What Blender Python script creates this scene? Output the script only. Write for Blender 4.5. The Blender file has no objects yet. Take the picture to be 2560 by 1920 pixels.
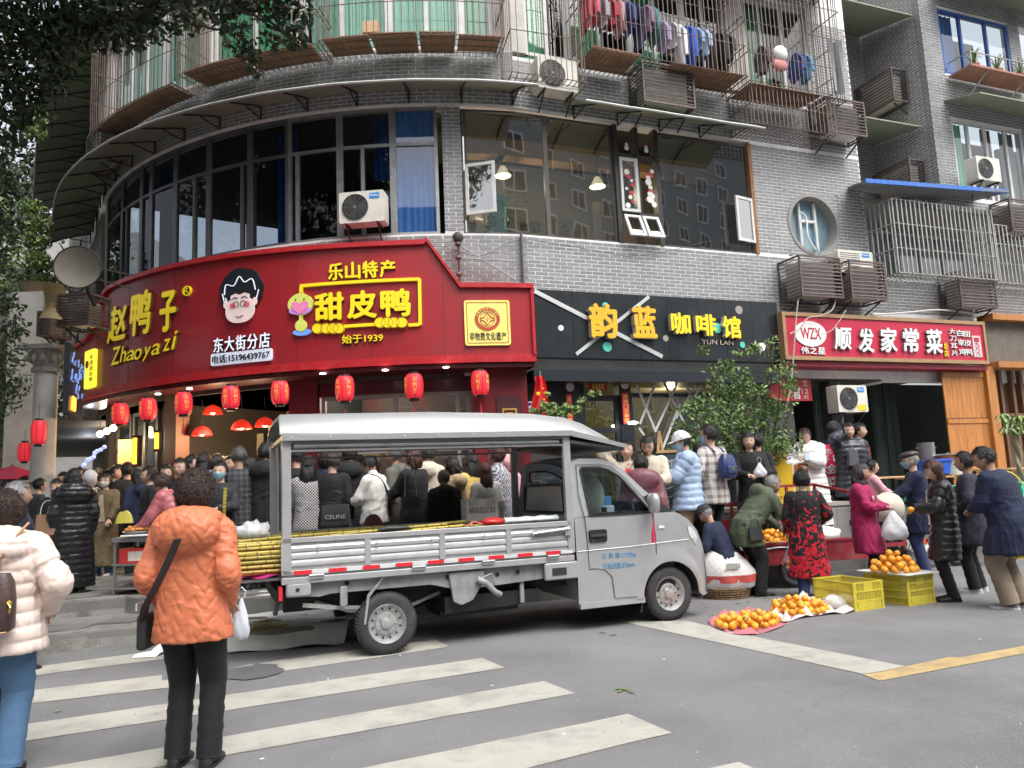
# A busy street corner: curved tiled apartment block, duck shop with red sign, silver pickup selling sugar cane.
import bpy, bmesh
from mathutils import Vector, Matrix, Euler
import math, random
import numpy as np
FPX=1920.0; TH=math.radians(7.6); RO=math.radians(2.5)
CAM=np.array([0,0,1.5])
_f=np.array([0,math.cos(TH),math.sin(TH)]); _r=np.array([1.,0,0]); _u=np.array([0,-math.sin(TH),math.cos(TH)])
_r2=_r*math.cos(RO)-_u*math.sin(RO); _u2=_u*math.cos(RO)+_r*math.sin(RO)
# helpers that turn a place seen in the photograph into a place in the world
def ray(x,y): return _f+(x-1280)/FPX*_r2-(y-960)/FPX*_u2
def atz(x,y,z=0.0): d=ray(x,y); return CAM+(z-1.5)/d[2]*d
def aty(x,y,Y): d=ray(x,y); return CAM+Y/d[1]*d
def pj(P):
 v=np.array(P,float)-CAM; w=v@_f
 return (1280+FPX*(v@_r2)/w, 960-FPX*(v@_u2)/w)
# the facade: a quarter round (radius 9 m) that runs on into a straight wall on the right
RC=9.0; CX,CY=-1.9,22.2; A0=math.radians(14); A1=math.radians(57); SA=RC*(A0+A1)
TD=math.radians(21.3)
OX,OY=CX+RC*math.sin(A0),CY-RC*math.cos(A0)
LX,LY=CX-RC*math.sin(A1),CY-RC*math.cos(A1)
def fp(s,z=0.0,d=0.0):
 if s>=0: return (OX+s*math.cos(TD)+d*math.sin(TD), OY+s*math.sin(TD)-d*math.cos(TD), z)
 if s>-SA:
  a=-A0-s/RC
  return (CX-(RC+d)*math.sin(a), CY-(RC+d)*math.cos(a), z)
 e=-s-SA
 return (LX-e*math.cos(A1)-d*math.sin(A1), LY+e*math.sin(A1)-d*math.cos(A1), z)
def fang(s):
 "heading of the facade tangent (towards larger s) at s"
 if s>=0: return TD
 if s>-SA: return A0+s/RC
 return -A1
def fs(px,py,d=0.0):
 "where the line of sight through a photo point meets the facade moved out by d: (s, z)"
 D=ray(px,py)
 n=np.array([math.sin(TD),-math.cos(TD),0]); P0=np.array([OX,OY,0])+d*n
 t=((P0-CAM)@n)/(D@n); P=CAM+t*D
 s=(P[0]-P0[0])*math.cos(TD)+(P[1]-P0[1])*math.sin(TD)
 if s>=0: return (s,P[2])
 ox,oy=CAM[0]-CX,CAM[1]-CY; R=RC+d
 a=D[0]**2+D[1]**2; b=2*(ox*D[0]+oy*D[1]); c=ox*ox+oy*oy-R*R
 disc=b*b-4*a*c
 if disc>0:
  t=(-b-math.sqrt(disc))/(2*a); P=CAM+t*D
  ang=math.atan2(-(P[0]-CX),-(P[1]-CY))
  if ang<A1: return (-(ang+A0)*RC, P[2])
 n=np.array([-math.sin(A1),-math.cos(A1),0]); P0=np.array([LX,LY,0])+d*n
 t=((P0-CAM)@n)/(D@n); P=CAM+t*D
 e=-(P[0]-P0[0])*math.cos(A1)+(P[1]-P0[1])*math.sin(A1)
 return (-SA-e,P[2])
random.seed(7); RNG=np.random.default_rng(7)
S=bpy.context.scene; COL=S.collection
# ---------------------------------------------------------------- camera, sky, sun, exposure
cd=bpy.data.cameras.new('camera'); cam=bpy.data.objects.new('camera',cd); COL.objects.link(cam)
cd.sensor_width=36; cd.lens=36*FPX/2560; cd.clip_start=.05; cd.clip_end=400
cm=Matrix(((_r2[0],_u2[0],-_f[0],0),(_r2[1],_u2[1],-_f[1],0),(_r2[2],_u2[2],-_f[2],1.5),(0,0,0,1)))
cam.matrix_world=cm; S.camera=cam
W=bpy.data.worlds.new('World'); S.world=W; W.use_nodes=True
nt=W.node_tree; bg=nt.nodes['Background']
sky=nt.nodes.new('ShaderNodeTexSky'); sky.sky_type='NISHITA'; sky.sun_disc=False
SUN_EL,SUN_AZ=math.radians(55),math.radians(140)
sky.sun_elevation=SUN_EL; sky.sun_rotation=SUN_AZ; sky.air_density=1.0; sky.dust_density=6.0; sky.ozone_density=1.0
hs=nt.nodes.new('ShaderNodeHueSaturation'); hs.inputs['Saturation'].default_value=.28
nt.links.new(sky.outputs[0],hs.inputs['Color']); nt.links.new(hs.outputs[0],bg.inputs['Color']); bg.inputs['Strength'].default_value=.15
sl=bpy.data.lights.new('sun','SUN'); sl.energy=.8; sl.angle=math.radians(50); sl.color=(1,.97,.93)
so=bpy.data.objects.new('sun',sl); COL.objects.link(so)
sv=Vector((math.sin(SUN_AZ)*math.cos(SUN_EL),math.cos(SUN_AZ)*math.cos(SUN_EL),math.sin(SUN_EL)))
so.rotation_euler=sv.to_track_quat('Z','Y').to_euler()
S.view_settings.view_transform='Standard'; S.view_settings.look='None'; S.view_settings.gamma=1; S.view_settings.exposure=1.2
S.view_settings.use_curve_mapping=False
S.cycles.max_bounces=6; S.cycles.transparent_max_bounces=16; S.cycles.use_denoising=True
S.cycles.sample_clamp_indirect=4
# ---------------------------------------------------------------- helpers
def V(*a): return Vector(a)
class MB:
 "collects simple solids into one mesh"
 def __init__(s): s.v=[]; s.f=[]; s.m=[]; s.mat=0
 def add(s,vs,fs,M=None):
  b=len(s.v)
  if M is not None: vs=[tuple(M@Vector(p)) for p in vs]
  s.v+= [tuple(p) for p in vs]; s.f+=[tuple(b+i for i in f) for f in fs]; s.m+=[s.mat]*len(fs); return s
 def hexa(s,p,M=None):  # 8 points: bottom 4 ccw, top 4 ccw
  return s.add(p,[(3,2,1,0),(4,5,6,7),(0,1,5,4),(1,2,6,5),(2,3,7,6),(3,0,4,7)],M)
 def box(s,x0,x1,y0,y1,z0,z1,M=None):
  if x1<x0:x0,x1=x1,x0
  if y1<y0:y0,y1=y1,y0
  if z1<z0:z0,z1=z1,z0
  return s.hexa([(x0,y0,z0),(x1,y0,z0),(x1,y1,z0),(x0,y1,z0),(x0,y0,z1),(x1,y0,z1),(x1,y1,z1),(x0,y1,z1)],M)
 def bar(s,p,q,w,h=None,up=(0,0,1)):
  "a square bar from p to q"
  p=Vector(p);q=Vector(q);h=h or w;d=(q-p);L=d.length
  if L<1e-6:return s
  d/=L; u=Vector(up)
  if abs(d.dot(u))>.98:u=Vector((1,0,0))
  x=d.cross(u).normalized()*w/2; y=x.cross(d).normalized()*h/2
  return s.hexa([p-x-y,p+x-y,p+x+y,p-x+y,q-x-y,q+x-y,q+x+y,q-x+y])
 def loft(s,rings,cap=True,close=True):
  n=len(rings[0]); vs=[p for r in rings for p in r]; fs=[]
  for i in range(len(rings)-1):
   for j in range(n if close else n-1):
    k=(j+1)%n; fs.append((i*n+j,i*n+k,(i+1)*n+k,(i+1)*n+j))
  if cap and close:
   fs.append(tuple(range(n-1,-1,-1))); fs.append(tuple((len(rings)-1)*n+j for j in range(n)))
  return s.add(vs,fs)
 def tube(s,pts,r,n=8,cap=True,flat=1.0,up=(0,0,1)):
  pts=[Vector(p) for p in pts]; N=len(pts)
  rr=r if hasattr(r,'__len__') else [r]*N
  rings=[]; pu=Vector(up)
  for i,p in enumerate(pts):
   d=(pts[min(i+1,N-1)]-pts[max(i-1,0)])
   if d.length<1e-9:d=Vector((0,0,1))
   d.normalize()
   x=d.cross(pu)
   if x.length<.05: x=d.cross(Vector((1,0,0)) if abs(d.x)<.9 else Vector((0,1,0)))
   x.normalize(); y=x.cross(d); pu=y if i else pu
   rings.append([p+x*math.cos(2*math.pi*j/n)*rr[i]+y*math.sin(2*math.pi*j/n)*rr[i]*flat for j in range(n)])
  return s.loft(rings,cap)
 def cyl(s,p,q,r0,r1=None,n=16,cap=True): return s.tube([p,q],[r0,r0 if r1 is None else r1],n,cap)
 def sph(s,c,r,nu=12,nv=8,M=None):
  if not hasattr(r,'__len__'): r=(r,r,r)
  vs=[(c[0],c[1],c[2]+r[2])];
  for i in range(1,nv):
   t=math.pi*i/nv
   for j in range(nu):
    a=2*math.pi*j/nu; vs.append((c[0]+r[0]*math.sin(t)*math.cos(a),c[1]+r[1]*math.sin(t)*math.sin(a),c[2]+r[2]*math.cos(t)))
  vs.append((c[0],c[1],c[2]-r[2])); fs=[]
  for j in range(nu): fs.append((0,1+j,1+(j+1)%nu))
  for i in range(nv-2):
   for j in range(nu):
    a=1+i*nu+j;b=1+i*nu+(j+1)%nu; fs.append((a,a+nu,b+nu,b))
  L=len(vs)-1;o=1+(nv-2)*nu
  for j in range(nu): fs.append((o+j,L,o+(j+1)%nu))
  return s.add(vs,fs,M)
 def poly(s,pts,y0,y1,M=None):
  "outline of (x,z) points, extruded from y0 to y1"
  n=len(pts); vs=[(p[0],y0,p[1]) for p in pts]+[(p[0],y1,p[1]) for p in pts]
  fs=[tuple(range(n)),tuple(range(2*n-1,n-1,-1))]+[(j,j+n,(j+1)%n+n,(j+1)%n) for j in range(n)]
  return s.add(vs,fs,M)
 def grid(s,fn,nu,nv,closeu=False):
  vs=[fn(i/nu,j/nv) for j in range(nv+1) for i in range(nu+1)]
  return s.add(vs,[(j*(nu+1)+i,j*(nu+1)+i+1,(j+1)*(nu+1)+i+1,(j+1)*(nu+1)+i) for j in range(nv) for i in range(nu)])
 def mesh(s,name,mats,smooth=None,bevel=0):
  me=bpy.data.meshes.new(name); me.from_pydata(s.v,[],s.f)
  if not isinstance(mats,(list,tuple)): mats=[mats]
  for m in mats: me.materials.append(m)
  if len(mats)>1: me.polygons.foreach_set('material_index',s.m)
  fixn(me)
  if smooth is not None:
   me.polygons.foreach_set('use_smooth',[True]*len(me.polygons)); me.set_sharp_from_angle(angle=smooth)
  me.update(); return me
 def build(s,name,mats,parent=None,smooth=None,bevel=0,loc=None,rz=None):
  o=bpy.data.objects.new(name,s.mesh(name,mats,smooth)); COL.objects.link(o)
  if parent is not None: o.parent=parent
  if loc is not None:o.location=loc
  if rz is not None:o.rotation_euler.z=rz
  if bevel:
   b=o.modifiers.new('edge','BEVEL'); b.width=bevel; b.segments=2; b.limit_method='ANGLE'; b.angle_limit=.7
   b.harden_normals=False
   o.data.polygons.foreach_set('use_smooth',[True]*len(o.data.polygons)); o.data.set_sharp_from_angle(angle=.9)
  return o
def fixn(me):
 bm=bmesh.new(); bm.from_mesh(me); bmesh.ops.recalc_face_normals(bm,faces=bm.faces); bm.to_mesh(me); bm.free()
def npmesh(name,v,f,mat,smooth=False):
 "quick mesh from numpy arrays; f is (n,k)"
 me=bpy.data.meshes.new(name); n,k=f.shape
 me.vertices.add(len(v)); me.vertices.foreach_set('co',np.ascontiguousarray(v,np.float32).ravel())
 me.loops.add(n*k); me.loops.foreach_set('vertex_index',np.ascontiguousarray(f,np.int32).ravel())
 me.polygons.add(n); me.polygons.foreach_set('loop_start',np.arange(0,n*k,k,dtype=np.int32))
 try: me.polygons.foreach_set('loop_total',np.full(n,k,dtype=np.int32))
 except Exception: pass
 me.update(calc_edges=True)
 for m in (mat if isinstance(mat,(list,tuple)) else [mat]): me.materials.append(m)
 me.polygons.foreach_set('use_smooth',np.full(n,smooth))
 return me
def link(name,me,parent=None,loc=None,rz=None):
 o=bpy.data.objects.new(name,me); COL.objects.link(o)
 if parent is not None:o.parent=parent
 if loc is not None:o.location=loc
 if rz is not None:o.rotation_euler=(0,0,rz)
 return o
def tag(o,label,cat,group=None,kind=None):
 o['label']=label; o['category']=cat
 if group:o['group']=group
 if kind:o['kind']=kind
 return o
def thing(name,label,cat,loc=(0,0,0),rz=0,group=None):
 o=bpy.data.objects.new(name,None); COL.objects.link(o); o.location=loc; o.rotation_euler=(0,0,rz); o.empty_display_size=.1
 return tag(o,label,cat,group)
def kids(o): return [c for c in bpy.data.objects if c.parent==o]
def copy_tree(src,loc=None,rz=None,label=None,ch=None):
 c=src.copy(); COL.objects.link(c)
 if loc is not None:c.location=loc
 if rz is not None:c.rotation_euler=(0,0,rz)
 if label:c['label']=label
 for k in src.children:
  d=k.copy(); COL.objects.link(d); d.parent=c
  for g in k.children:
   e=g.copy(); COL.objects.link(e); e.parent=d
 return c
def part_label(o,l): o['label']=l; return o
# ---------------------------------------------------------------- lettering
_tc={}
def text_geo(body,off=0.0,shear=0.0,res=3):
 key=(body,off,shear)
 if key in _tc: return _tc[key]
 cu=bpy.data.curves.new('t','FONT'); cu.body=body; cu.size=1; cu.offset=off; cu.shear=shear; cu.resolution_u=res; cu.fill_mode='FRONT'
 o=bpy.data.objects.new('t',cu); COL.objects.link(o)
 dg=bpy.context.evaluated_depsgraph_get(); me=bpy.data.meshes.new_from_object(o.evaluated_get(dg))
 bm=bmesh.new(); bm.from_mesh(me); bmesh.ops.remove_doubles(bm,verts=bm.verts,dist=1e-5)
 vs=[(v.co.x,v.co.y) for v in bm.verts]; fs=[tuple(v.index for v in f.verts) for f in bm.faces]
 bd=[(e.verts[0].index,e.verts[1].index) for e in bm.edges if len(e.link_faces)==1]
 bm.free(); bpy.data.objects.remove(o); bpy.data.curves.remove(cu); bpy.data.meshes.remove(me)
 _tc[key]=(vs,fs,bd); return _tc[key]
def letters(name,body,mats,x0,x1,z0,z1,y,th,fn,parent=None,off=0.0,shear=0.0,side=None):
 """raised lettering filling the rectangle x0..x1, z0..z1; front at depth y (towards the viewer), th thick;
    fn(x,z,y) gives the world (or parent) place"""
 vs,fs,bd=text_geo(body,0,shear)
 if not vs: return None
 xs=[v[0] for v in vs]; ys=[v[1] for v in vs]; ax,bx,ay,by=min(xs),max(xs),min(ys),max(ys)
 ew=off*.9; W_=(x1-x0)-2*ew*(z1-z0); H_=(z1-z0)*(1-2*ew)
 sx=W_/max(bx-ax,1e-6); sz=H_/max(by-ay,1e-6); V_=[];F_=[];MI=[]; side=isinstance(mats,(list,tuple)) and len(mats)>1
 # bold strokes: the outline is repeated a little to each side, every copy a hair behind the one before
 E=ew*(z1-z0); sh=[(0,0)] if off<.008 else [(-1,0),(1,0),(0,1),(0,-1),(0,0)] if off<.02 else [(0,0),(-1,0),(1,0),(0,1),(0,-1),(-.7,-.7),(.7,.7),(-.7,.7),(.7,-.7)]
 for k,(dx,dz) in enumerate(sh):
  P=[(x0+E+(v[0]-ax)*sx+dx*E,z0+E+(v[1]-ay)*sz+dz*E) for v in vs]; n=len(P); b0=len(V_); yk=y+.0006*k
  V_+=[fn(p[0],p[1],yk) for p in P]+[fn(p[0],p[1],y+th-.0006*k) for p in P]
  F_+=[tuple(b0+i for i in f) for f in fs]; MI+=[0]*len(fs)
  F_+=[(b0+a,b0+b,b0+b+n,b0+a+n) for a,b in bd]; MI+=[1 if side else 0]*len(bd)
 me=bpy.data.meshes.new(name); me.from_pydata(V_,[],F_)
 for q in (mats if isinstance(mats,(list,tuple)) else [mats]): me.materials.append(q)
 me.polygons.foreach_set('material_index',MI); me.update()
 return link(name,me,parent)
def line_of(name,body,mats,x0,x1,z0,z1,y,th,fn,parent,off=0.0,gap=.12,shear=0.0,vertical=False):
 "one part per character, laid out evenly"
 n=len(body); out=[]
 for i,ch in enumerate(body):
  if ch==' ':continue
  if vertical:
   h=(z1-z0)/n; a=z1-(i+1)*h+h*gap/2; b=z1-i*h-h*gap/2
   out.append(letters(name,ch,mats,x0,x1,a,b,y,th,fn,parent,off,shear))
  else:
   w=(x1-x0)/n; a=x0+i*w+w*gap/2; b=x0+(i+1)*w-w*gap/2
   out.append(letters(name,ch,mats,a,b,z0,z1,y,th,fn,parent,off,shear))
 return out
def disc(m,x,z,r,y,th,fn,n=24,rx=None):
 rx=rx or r
 P=[(x+rx*math.cos(2*math.pi*i/n),z+r*math.sin(2*math.pi*i/n)) for i in range(n)]; plate(m,P,y,th,fn)
def plate(m,P,y,th,fn):
 n=len(P); m.add([fn(a,b,y+th) for a,b in P]+[fn(a,b,y) for a,b in P],[tuple(range(n)),tuple(range(2*n-1,n-1,-1))]+[(i,(i+1)%n,(i+1)%n+n,i+n) for i in range(n)])
def rect(x0,x1,z0,z1): return [(x0,z0),(x1,z0),(x1,z1),(x0,z1)]
def rrect(x0,x1,z0,z1,r,n=4):
 P=[]
 for cx,cz,a0 in ((x1-r,z0+r,-90),(x1-r,z1-r,0),(x0+r,z1-r,90),(x0+r,z0+r,180)):
  for i in range(n+1):
   a=math.radians(a0+90*i/n); P.append((cx+r*math.cos(a),cz+r*math.sin(a)))
 return P
def ringp(m,x,z,r0,r1,y,th,fn,n=32):
 vs=[];fs=[]
 for i in range(n):
  a=2*math.pi*i/n; c,s_=math.cos(a),math.sin(a)
  vs+=[fn(x+r0*c,z+r0*s_,y+th),fn(x+r1*c,z+r1*s_,y+th),fn(x+r1*c,z+r1*s_,y),fn(x+r0*c,z+r0*s_,y)]
 for i in range(n):
  a=4*i;b=4*((i+1)%n)
  for k in range(4): fs.append((a+k,a+(k+1)%4,b+(k+1)%4,b+k))
 m.add(vs,fs)
def stroke(m,pts,w,y,th,fn):
 "a ribbon of width w (or list) along 2-D points"
 n=len(pts); L=[];R=[]
 for i,p in enumerate(pts):
  a=pts[max(i-1,0)];b=pts[min(i+1,n-1)]; dx,dz=b[0]-a[0],b[1]-a[1]; l=math.hypot(dx,dz) or 1
  ww=(w[i] if hasattr(w,'__len__') else w)/2
  L.append((p[0]-dz/l*ww,p[1]+dx/l*ww)); R.append((p[0]+dz/l*ww,p[1]-dx/l*ww))
 for i in range(n-1): plate(m,[L[i],R[i],R[i+1],L[i+1]],y,th,fn)
def smooth_pts(P,k=6):
 "catmull-rom through points of any dimension"
 P=[np.array(p,float) for p in P]; out=[]
 for i in range(len(P)-1):
  a=P[max(i-1,0)];b=P[i];c=P[i+1];d=P[min(i+2,len(P)-1)]
  for j in range(k):
   t=j/k; out.append(.5*((2*b)+(c-a)*t+(2*a-5*b+4*c-d)*t*t+(-a+3*b-3*c+d)*t**3))
 out.append(P[-1]); return [tuple(p) for p in out]
# ---------------------------------------------------------------- materials
_mc={}
def mat(name,col,rough=.6,metal=0.,var=.12,scale=6.,bump=0.,bscale=60.,spec=.5,emit=0.,ecol=None,dirt=0.,dcol=(.05,.045,.04),dscale=1.6,rand=0.,island=0.,coat=0.,trans=0.,sheen=0.,alpha=1.,stretch=(1,1,1)):
 if name in _mc: return _mc[name]
 m=bpy.data.materials.new(name); m.use_nodes=True; nt=m.node_tree; N=nt.nodes; L=nt.links; b=N['Principled BSDF']
 b.inputs['Roughness'].default_value=rough; b.inputs['Metallic'].default_value=metal; b.inputs['Specular IOR Level'].default_value=spec
 b.inputs['Coat Weight'].default_value=coat; b.inputs['Sheen Weight'].default_value=sheen; b.inputs['Transmission Weight'].default_value=trans; b.inputs['Alpha'].default_value=alpha
 tc=N.new('ShaderNodeTexCoord'); mp=N.new('ShaderNodeMapping'); mp.inputs['Scale'].default_value=stretch; L.new(tc.outputs['Object'],mp.inputs['Vector'])
 no=N.new('ShaderNodeTexNoise'); no.inputs['Scale'].default_value=scale; no.inputs['Detail'].default_value=5; L.new(mp.outputs[0],no.inputs['Vector'])
 c=(*col,1)
 mr=N.new('ShaderNodeMapRange'); mr.inputs['From Min'].default_value=.25; mr.inputs['From Max'].default_value=.75; mr.inputs['To Min'].default_value=1-var; mr.inputs['To Max'].default_value=1+var; L.new(no.outputs['Fac'],mr.inputs['Value'])
 val=mr.outputs[0]
 if rand:
  oi=N.new('ShaderNodeObjectInfo'); r2=N.new('ShaderNodeMapRange'); r2.inputs['To Min'].default_value=1-rand; r2.inputs['To Max'].default_value=1+rand; L.new(oi.outputs['Random'],r2.inputs['Value'])
  mu=N.new('ShaderNodeMath'); mu.operation='MULTIPLY'; L.new(val,mu.inputs[0]); L.new(r2.outputs[0],mu.inputs[1]); val=mu.outputs[0]
 if island:
  oi=N.new('ShaderNodeNewGeometry'); r2=N.new('ShaderNodeMapRange'); r2.inputs['To Min'].default_value=1-island; r2.inputs['To Max'].default_value=1+island; L.new(oi.outputs['Random Per Island'],r2.inputs['Value'])
  mu=N.new('ShaderNodeMath'); mu.operation='MULTIPLY'; L.new(val,mu.inputs[0]); L.new(r2.outputs[0],mu.inputs[1]); val=mu.outputs[0]
 vm=N.new('ShaderNodeVectorMath'); vm.operation='SCALE'; vm.inputs[0].default_value=col; L.new(val,vm.inputs['Scale'])
 out=vm.outputs[0]
 if dirt:
  n2=N.new('ShaderNodeTexNoise'); n2.inputs['Scale'].default_value=dscale; n2.inputs['Detail'].default_value=8; n2.inputs['Roughness'].default_value=.65; L.new(tc.outputs['Object'],n2.inputs['Vector'])
  r3=N.new('ShaderNodeMapRange'); r3.inputs['From Min'].default_value=.48; r3.inputs['From Max'].default_value=.72; r3.inputs['To Max'].default_value=dirt; L.new(n2.outputs['Fac'],r3.inputs['Value'])
  mx=N.new('ShaderNodeMix'); mx.data_type='RGBA'; L.new(r3.outputs[0],mx.inputs['Factor']); L.new(out,mx.inputs['A']); mx.inputs['B'].default_value=(*dcol,1); out=mx.outputs['Result']
 L.new(out,b.inputs['Base Color'])
 if bump:
  nb=N.new('ShaderNodeTexNoise'); nb.inputs['Scale'].default_value=bscale; nb.inputs['Detail'].default_value=6; L.new(mp.outputs[0],nb.inputs['Vector'])
  bu=N.new('ShaderNodeBump'); bu.inputs['Strength'].default_value=bump; bu.inputs['Distance'].default_value=.02; L.new(nb.outputs['Fac'],bu.inputs['Height']); L.new(bu.outputs[0],b.inputs['Normal'])
 if emit:
  b.inputs['Emission Color'].default_value=(*(ecol or col),1); b.inputs['Emission Strength'].default_value=emit
 _mc[name]=m; return m
def glass(name,tint=(.75,.82,.82),refl=1.0,dark=0.0,rough=.02,base=.085):
 "thin window pane: clear, with mirror reflections that grow at grazing angles"
 if name in _mc: return _mc[name]
 m=bpy.data.materials.new(name); m.use_nodes=True; nt=m.node_tree; N=nt.nodes; L=nt.links; N.clear()
 o=N.new('ShaderNodeOutputMaterial'); t=N.new('ShaderNodeBsdfTransparent'); t.inputs[0].default_value=(*tint,1)
 g=N.new('ShaderNodeBsdfGlossy'); g.inputs['Roughness'].default_value=rough; g.inputs['Color'].default_value=(refl,refl,refl,1)
 tc=N.new('ShaderNodeTexCoord'); no=N.new('ShaderNodeTexNoise'); no.inputs['Scale'].default_value=.9; L.new(tc.outputs['Object'],no.inputs['Vector'])
 bu=N.new('ShaderNodeBump'); bu.inputs['Strength'].default_value=.1; bu.inputs['Distance'].default_value=.02; L.new(no.outputs['Fac'],bu.inputs['Height']); L.new(bu.outputs[0],g.inputs['Normal'])
 ge=N.new('ShaderNodeNewGeometry'); dt=N.new('ShaderNodeVectorMath'); dt.operation='DOT_PRODUCT'; L.new(ge.outputs['Incoming'],dt.inputs[0]); L.new(ge.outputs['Normal'],dt.inputs[1])
 def mm(op,a,c=None):
  q=N.new('ShaderNodeMath'); q.operation=op
  for i,x in enumerate((a,c)):
   if x is None: continue
   if isinstance(x,float): q.inputs[i].default_value=x
   else: L.new(x,q.inputs[i])
  return q.outputs[0]
 sch=mm('ADD',mm('MULTIPLY',mm('POWER',mm('SUBTRACT',1.0,mm('ABSOLUTE',dt.outputs['Value'])),5.0),.85),base)
 mx=N.new('ShaderNodeMixShader'); L.new(sch,mx.inputs[0]); L.new(t.outputs[0],mx.inputs[1]); L.new(g.outputs[0],mx.inputs[2]); L.new(mx.outputs[0],o.inputs[0])
 _mc[name]=m; return m
def cloth(name,col,kind='plain',col2=(0,0,0),scale=30.,rough=.75,bump=.25,sheen=.04):
 "woven and printed fabrics: plain, plaid, check, stripe, dots, floral"
 if name in _mc: return _mc[name]
 m=mat(name,col,rough,var=.1,scale=9,bump=bump,bscale=140,spec=.3,sheen=sheen)
 if kind=='plain': return m
 nt=m.node_tree;N=nt.nodes;L=nt.links;b=N['Principled BSDF']
 tc=N.new('ShaderNodeTexCoord'); sx=N.new('ShaderNodeSeparateXYZ'); L.new(tc.outputs['Object'],sx.inputs[0])
 def wave(sock,sc,th):
  a=N.new('ShaderNodeMath');a.operation='MULTIPLY';a.inputs[1].default_value=sc;L.new(sock,a.inputs[0])
  s_=N.new('ShaderNodeMath');s_.operation='SINE';L.new(a.outputs[0],s_.inputs[0])
  g=N.new('ShaderNodeMath');g.operation='GREATER_THAN';g.inputs[1].default_value=th;L.new(s_.outputs[0],g.inputs[0]);return g.outputs[0]
 def mth(op,a,c):
  g=N.new('ShaderNodeMath');g.operation=op
  for i,q in enumerate((a,c)):
   if isinstance(q,float):g.inputs[i].default_value=q
   else:L.new(q,g.inputs[i])
  return g.outputs[0]
 if kind=='plaid': f=mth('MULTIPLY',mth('ADD',wave(sx.outputs['X'],scale,.3),wave(sx.outputs['Z'],scale,.3)),.5)
 elif kind=='check': f=mth('ABSOLUTE',mth('SUBTRACT',wave(sx.outputs['X'],scale,0.),wave(sx.outputs['Z'],scale,0.)),0.)
 elif kind=='stripe': f=wave(sx.outputs['X'],scale,.5)
 elif kind=='dots':
  vo=N.new('ShaderNodeTexVoronoi');vo.inputs['Scale'].default_value=scale;L.new(tc.outputs['Object'],vo.inputs['Vector'])
  f=mth('LESS_THAN',vo.outputs['Distance'],.22)
 else:
  no=N.new('ShaderNodeTexNoise');no.inputs['Scale'].default_value=scale;no.inputs['Detail'].default_value=2;no.inputs['Distortion'].default_value=2.5;L.new(tc.outputs['Object'],no.inputs['Vector'])
  z=mth('MULTIPLY',mth('SUBTRACT',1.0,sx.outputs['Z']),.17)
  f=mth('GREATER_THAN',mth('ADD',no.outputs['Fac'],z),.575)
 mx=N.new('ShaderNodeMix');mx.data_type='RGBA';L.new(f,mx.inputs['Factor'])
 src=b.inputs['Base Color'].links[0].from_socket; L.new(src,mx.inputs['A']); mx.inputs['B'].default_value=(*col2,1); L.new(mx.outputs['Result'],b.inputs['Base Color'])
 return m
M_asphalt=mat('asphalt',(.175,.175,.178),.88,var=.14,scale=.8,bump=.5,bscale=160,dirt=.5,dcol=(.07,.068,.066),dscale=.55)
def cracks(m):
 nt=m.node_tree;N=nt.nodes;L=nt.links;b=N['Principled BSDF']; tc=N.new('ShaderNodeTexCoord'); no=N.new('ShaderNodeTexNoise'); no.inputs['Scale'].default_value=1.7; no.inputs['Detail'].default_value=6; L.new(tc.outputs['Object'],no.inputs['Vector'])
 va=N.new('ShaderNodeVectorMath'); va.operation='MULTIPLY_ADD'; va.inputs[1].default_value=(.9,.9,0); L.new(no.outputs['Color'],va.inputs[0]); L.new(tc.outputs['Object'],va.inputs[2])
 vo=N.new('ShaderNodeTexVoronoi'); vo.feature='DISTANCE_TO_EDGE'; vo.inputs['Scale'].default_value=.42; L.new(va.outputs[0],vo.inputs['Vector'])
 mr=N.new('ShaderNodeMapRange'); mr.inputs['From Min'].default_value=.001; mr.inputs['From Max'].default_value=.006; mr.inputs['To Min'].default_value=.1; mr.inputs['To Max'].default_value=0; L.new(vo.outputs['Distance'],mr.inputs['Value'])
 n2=N.new('ShaderNodeTexNoise'); n2.inputs['Scale'].default_value=220; L.new(tc.outputs['Object'],n2.inputs['Vector']); r2=N.new('ShaderNodeMapRange'); r2.inputs['From Min'].default_value=.3; r2.inputs['From Max'].default_value=.7; r2.inputs['To Min'].default_value=.8; r2.inputs['To Max'].default_value=1.2; L.new(n2.outputs['Fac'],r2.inputs['Value'])
 src=b.inputs['Base Color'].links[0].from_socket; sc=N.new('ShaderNodeVectorMath'); sc.operation='SCALE'; L.new(src,sc.inputs[0]); L.new(r2.outputs[0],sc.inputs['Scale'])
 mx=N.new('ShaderNodeMix'); mx.data_type='RGBA'; L.new(mr.outputs[0],mx.inputs['Factor']); L.new(sc.outputs[0],mx.inputs['A']); mx.inputs['B'].default_value=(.03,.03,.03,1); L.new(mx.outputs['Result'],b.inputs['Base Color'])
cracks(M_asphalt)
M_paint=mat('road paint',(.37,.36,.32),.75,var=.08,scale=3,bump=.3,bscale=90,dirt=.75,dcol=(.2,.19,.175),dscale=3.2)
M_yellowpaint=mat('yellow road paint',(.42,.31,.14),.75,var=.1,scale=3,bump=.3,bscale=90,dirt=.6,dcol=(.15,.13,.11),dscale=4)
M_pave=mat('paving',(.17,.165,.155),.8,var=.15,scale=4,bump=.3,bscale=50,dirt=.6,dcol=(.06,.055,.05),dscale=2.2,rand=.18)
M_kerb=mat('kerb stone',(.2,.195,.18),.85,var=.15,scale=5,bump=.5,bscale=40,dirt=.8,dcol=(.06,.055,.05),dscale=3,rand=.15)
M_concrete=mat('concrete',(.3,.29,.275),.85,var=.12,scale=3,bump=.35,bscale=30,dirt=.5,dcol=(.1,.1,.09),dscale=1.5)
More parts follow.
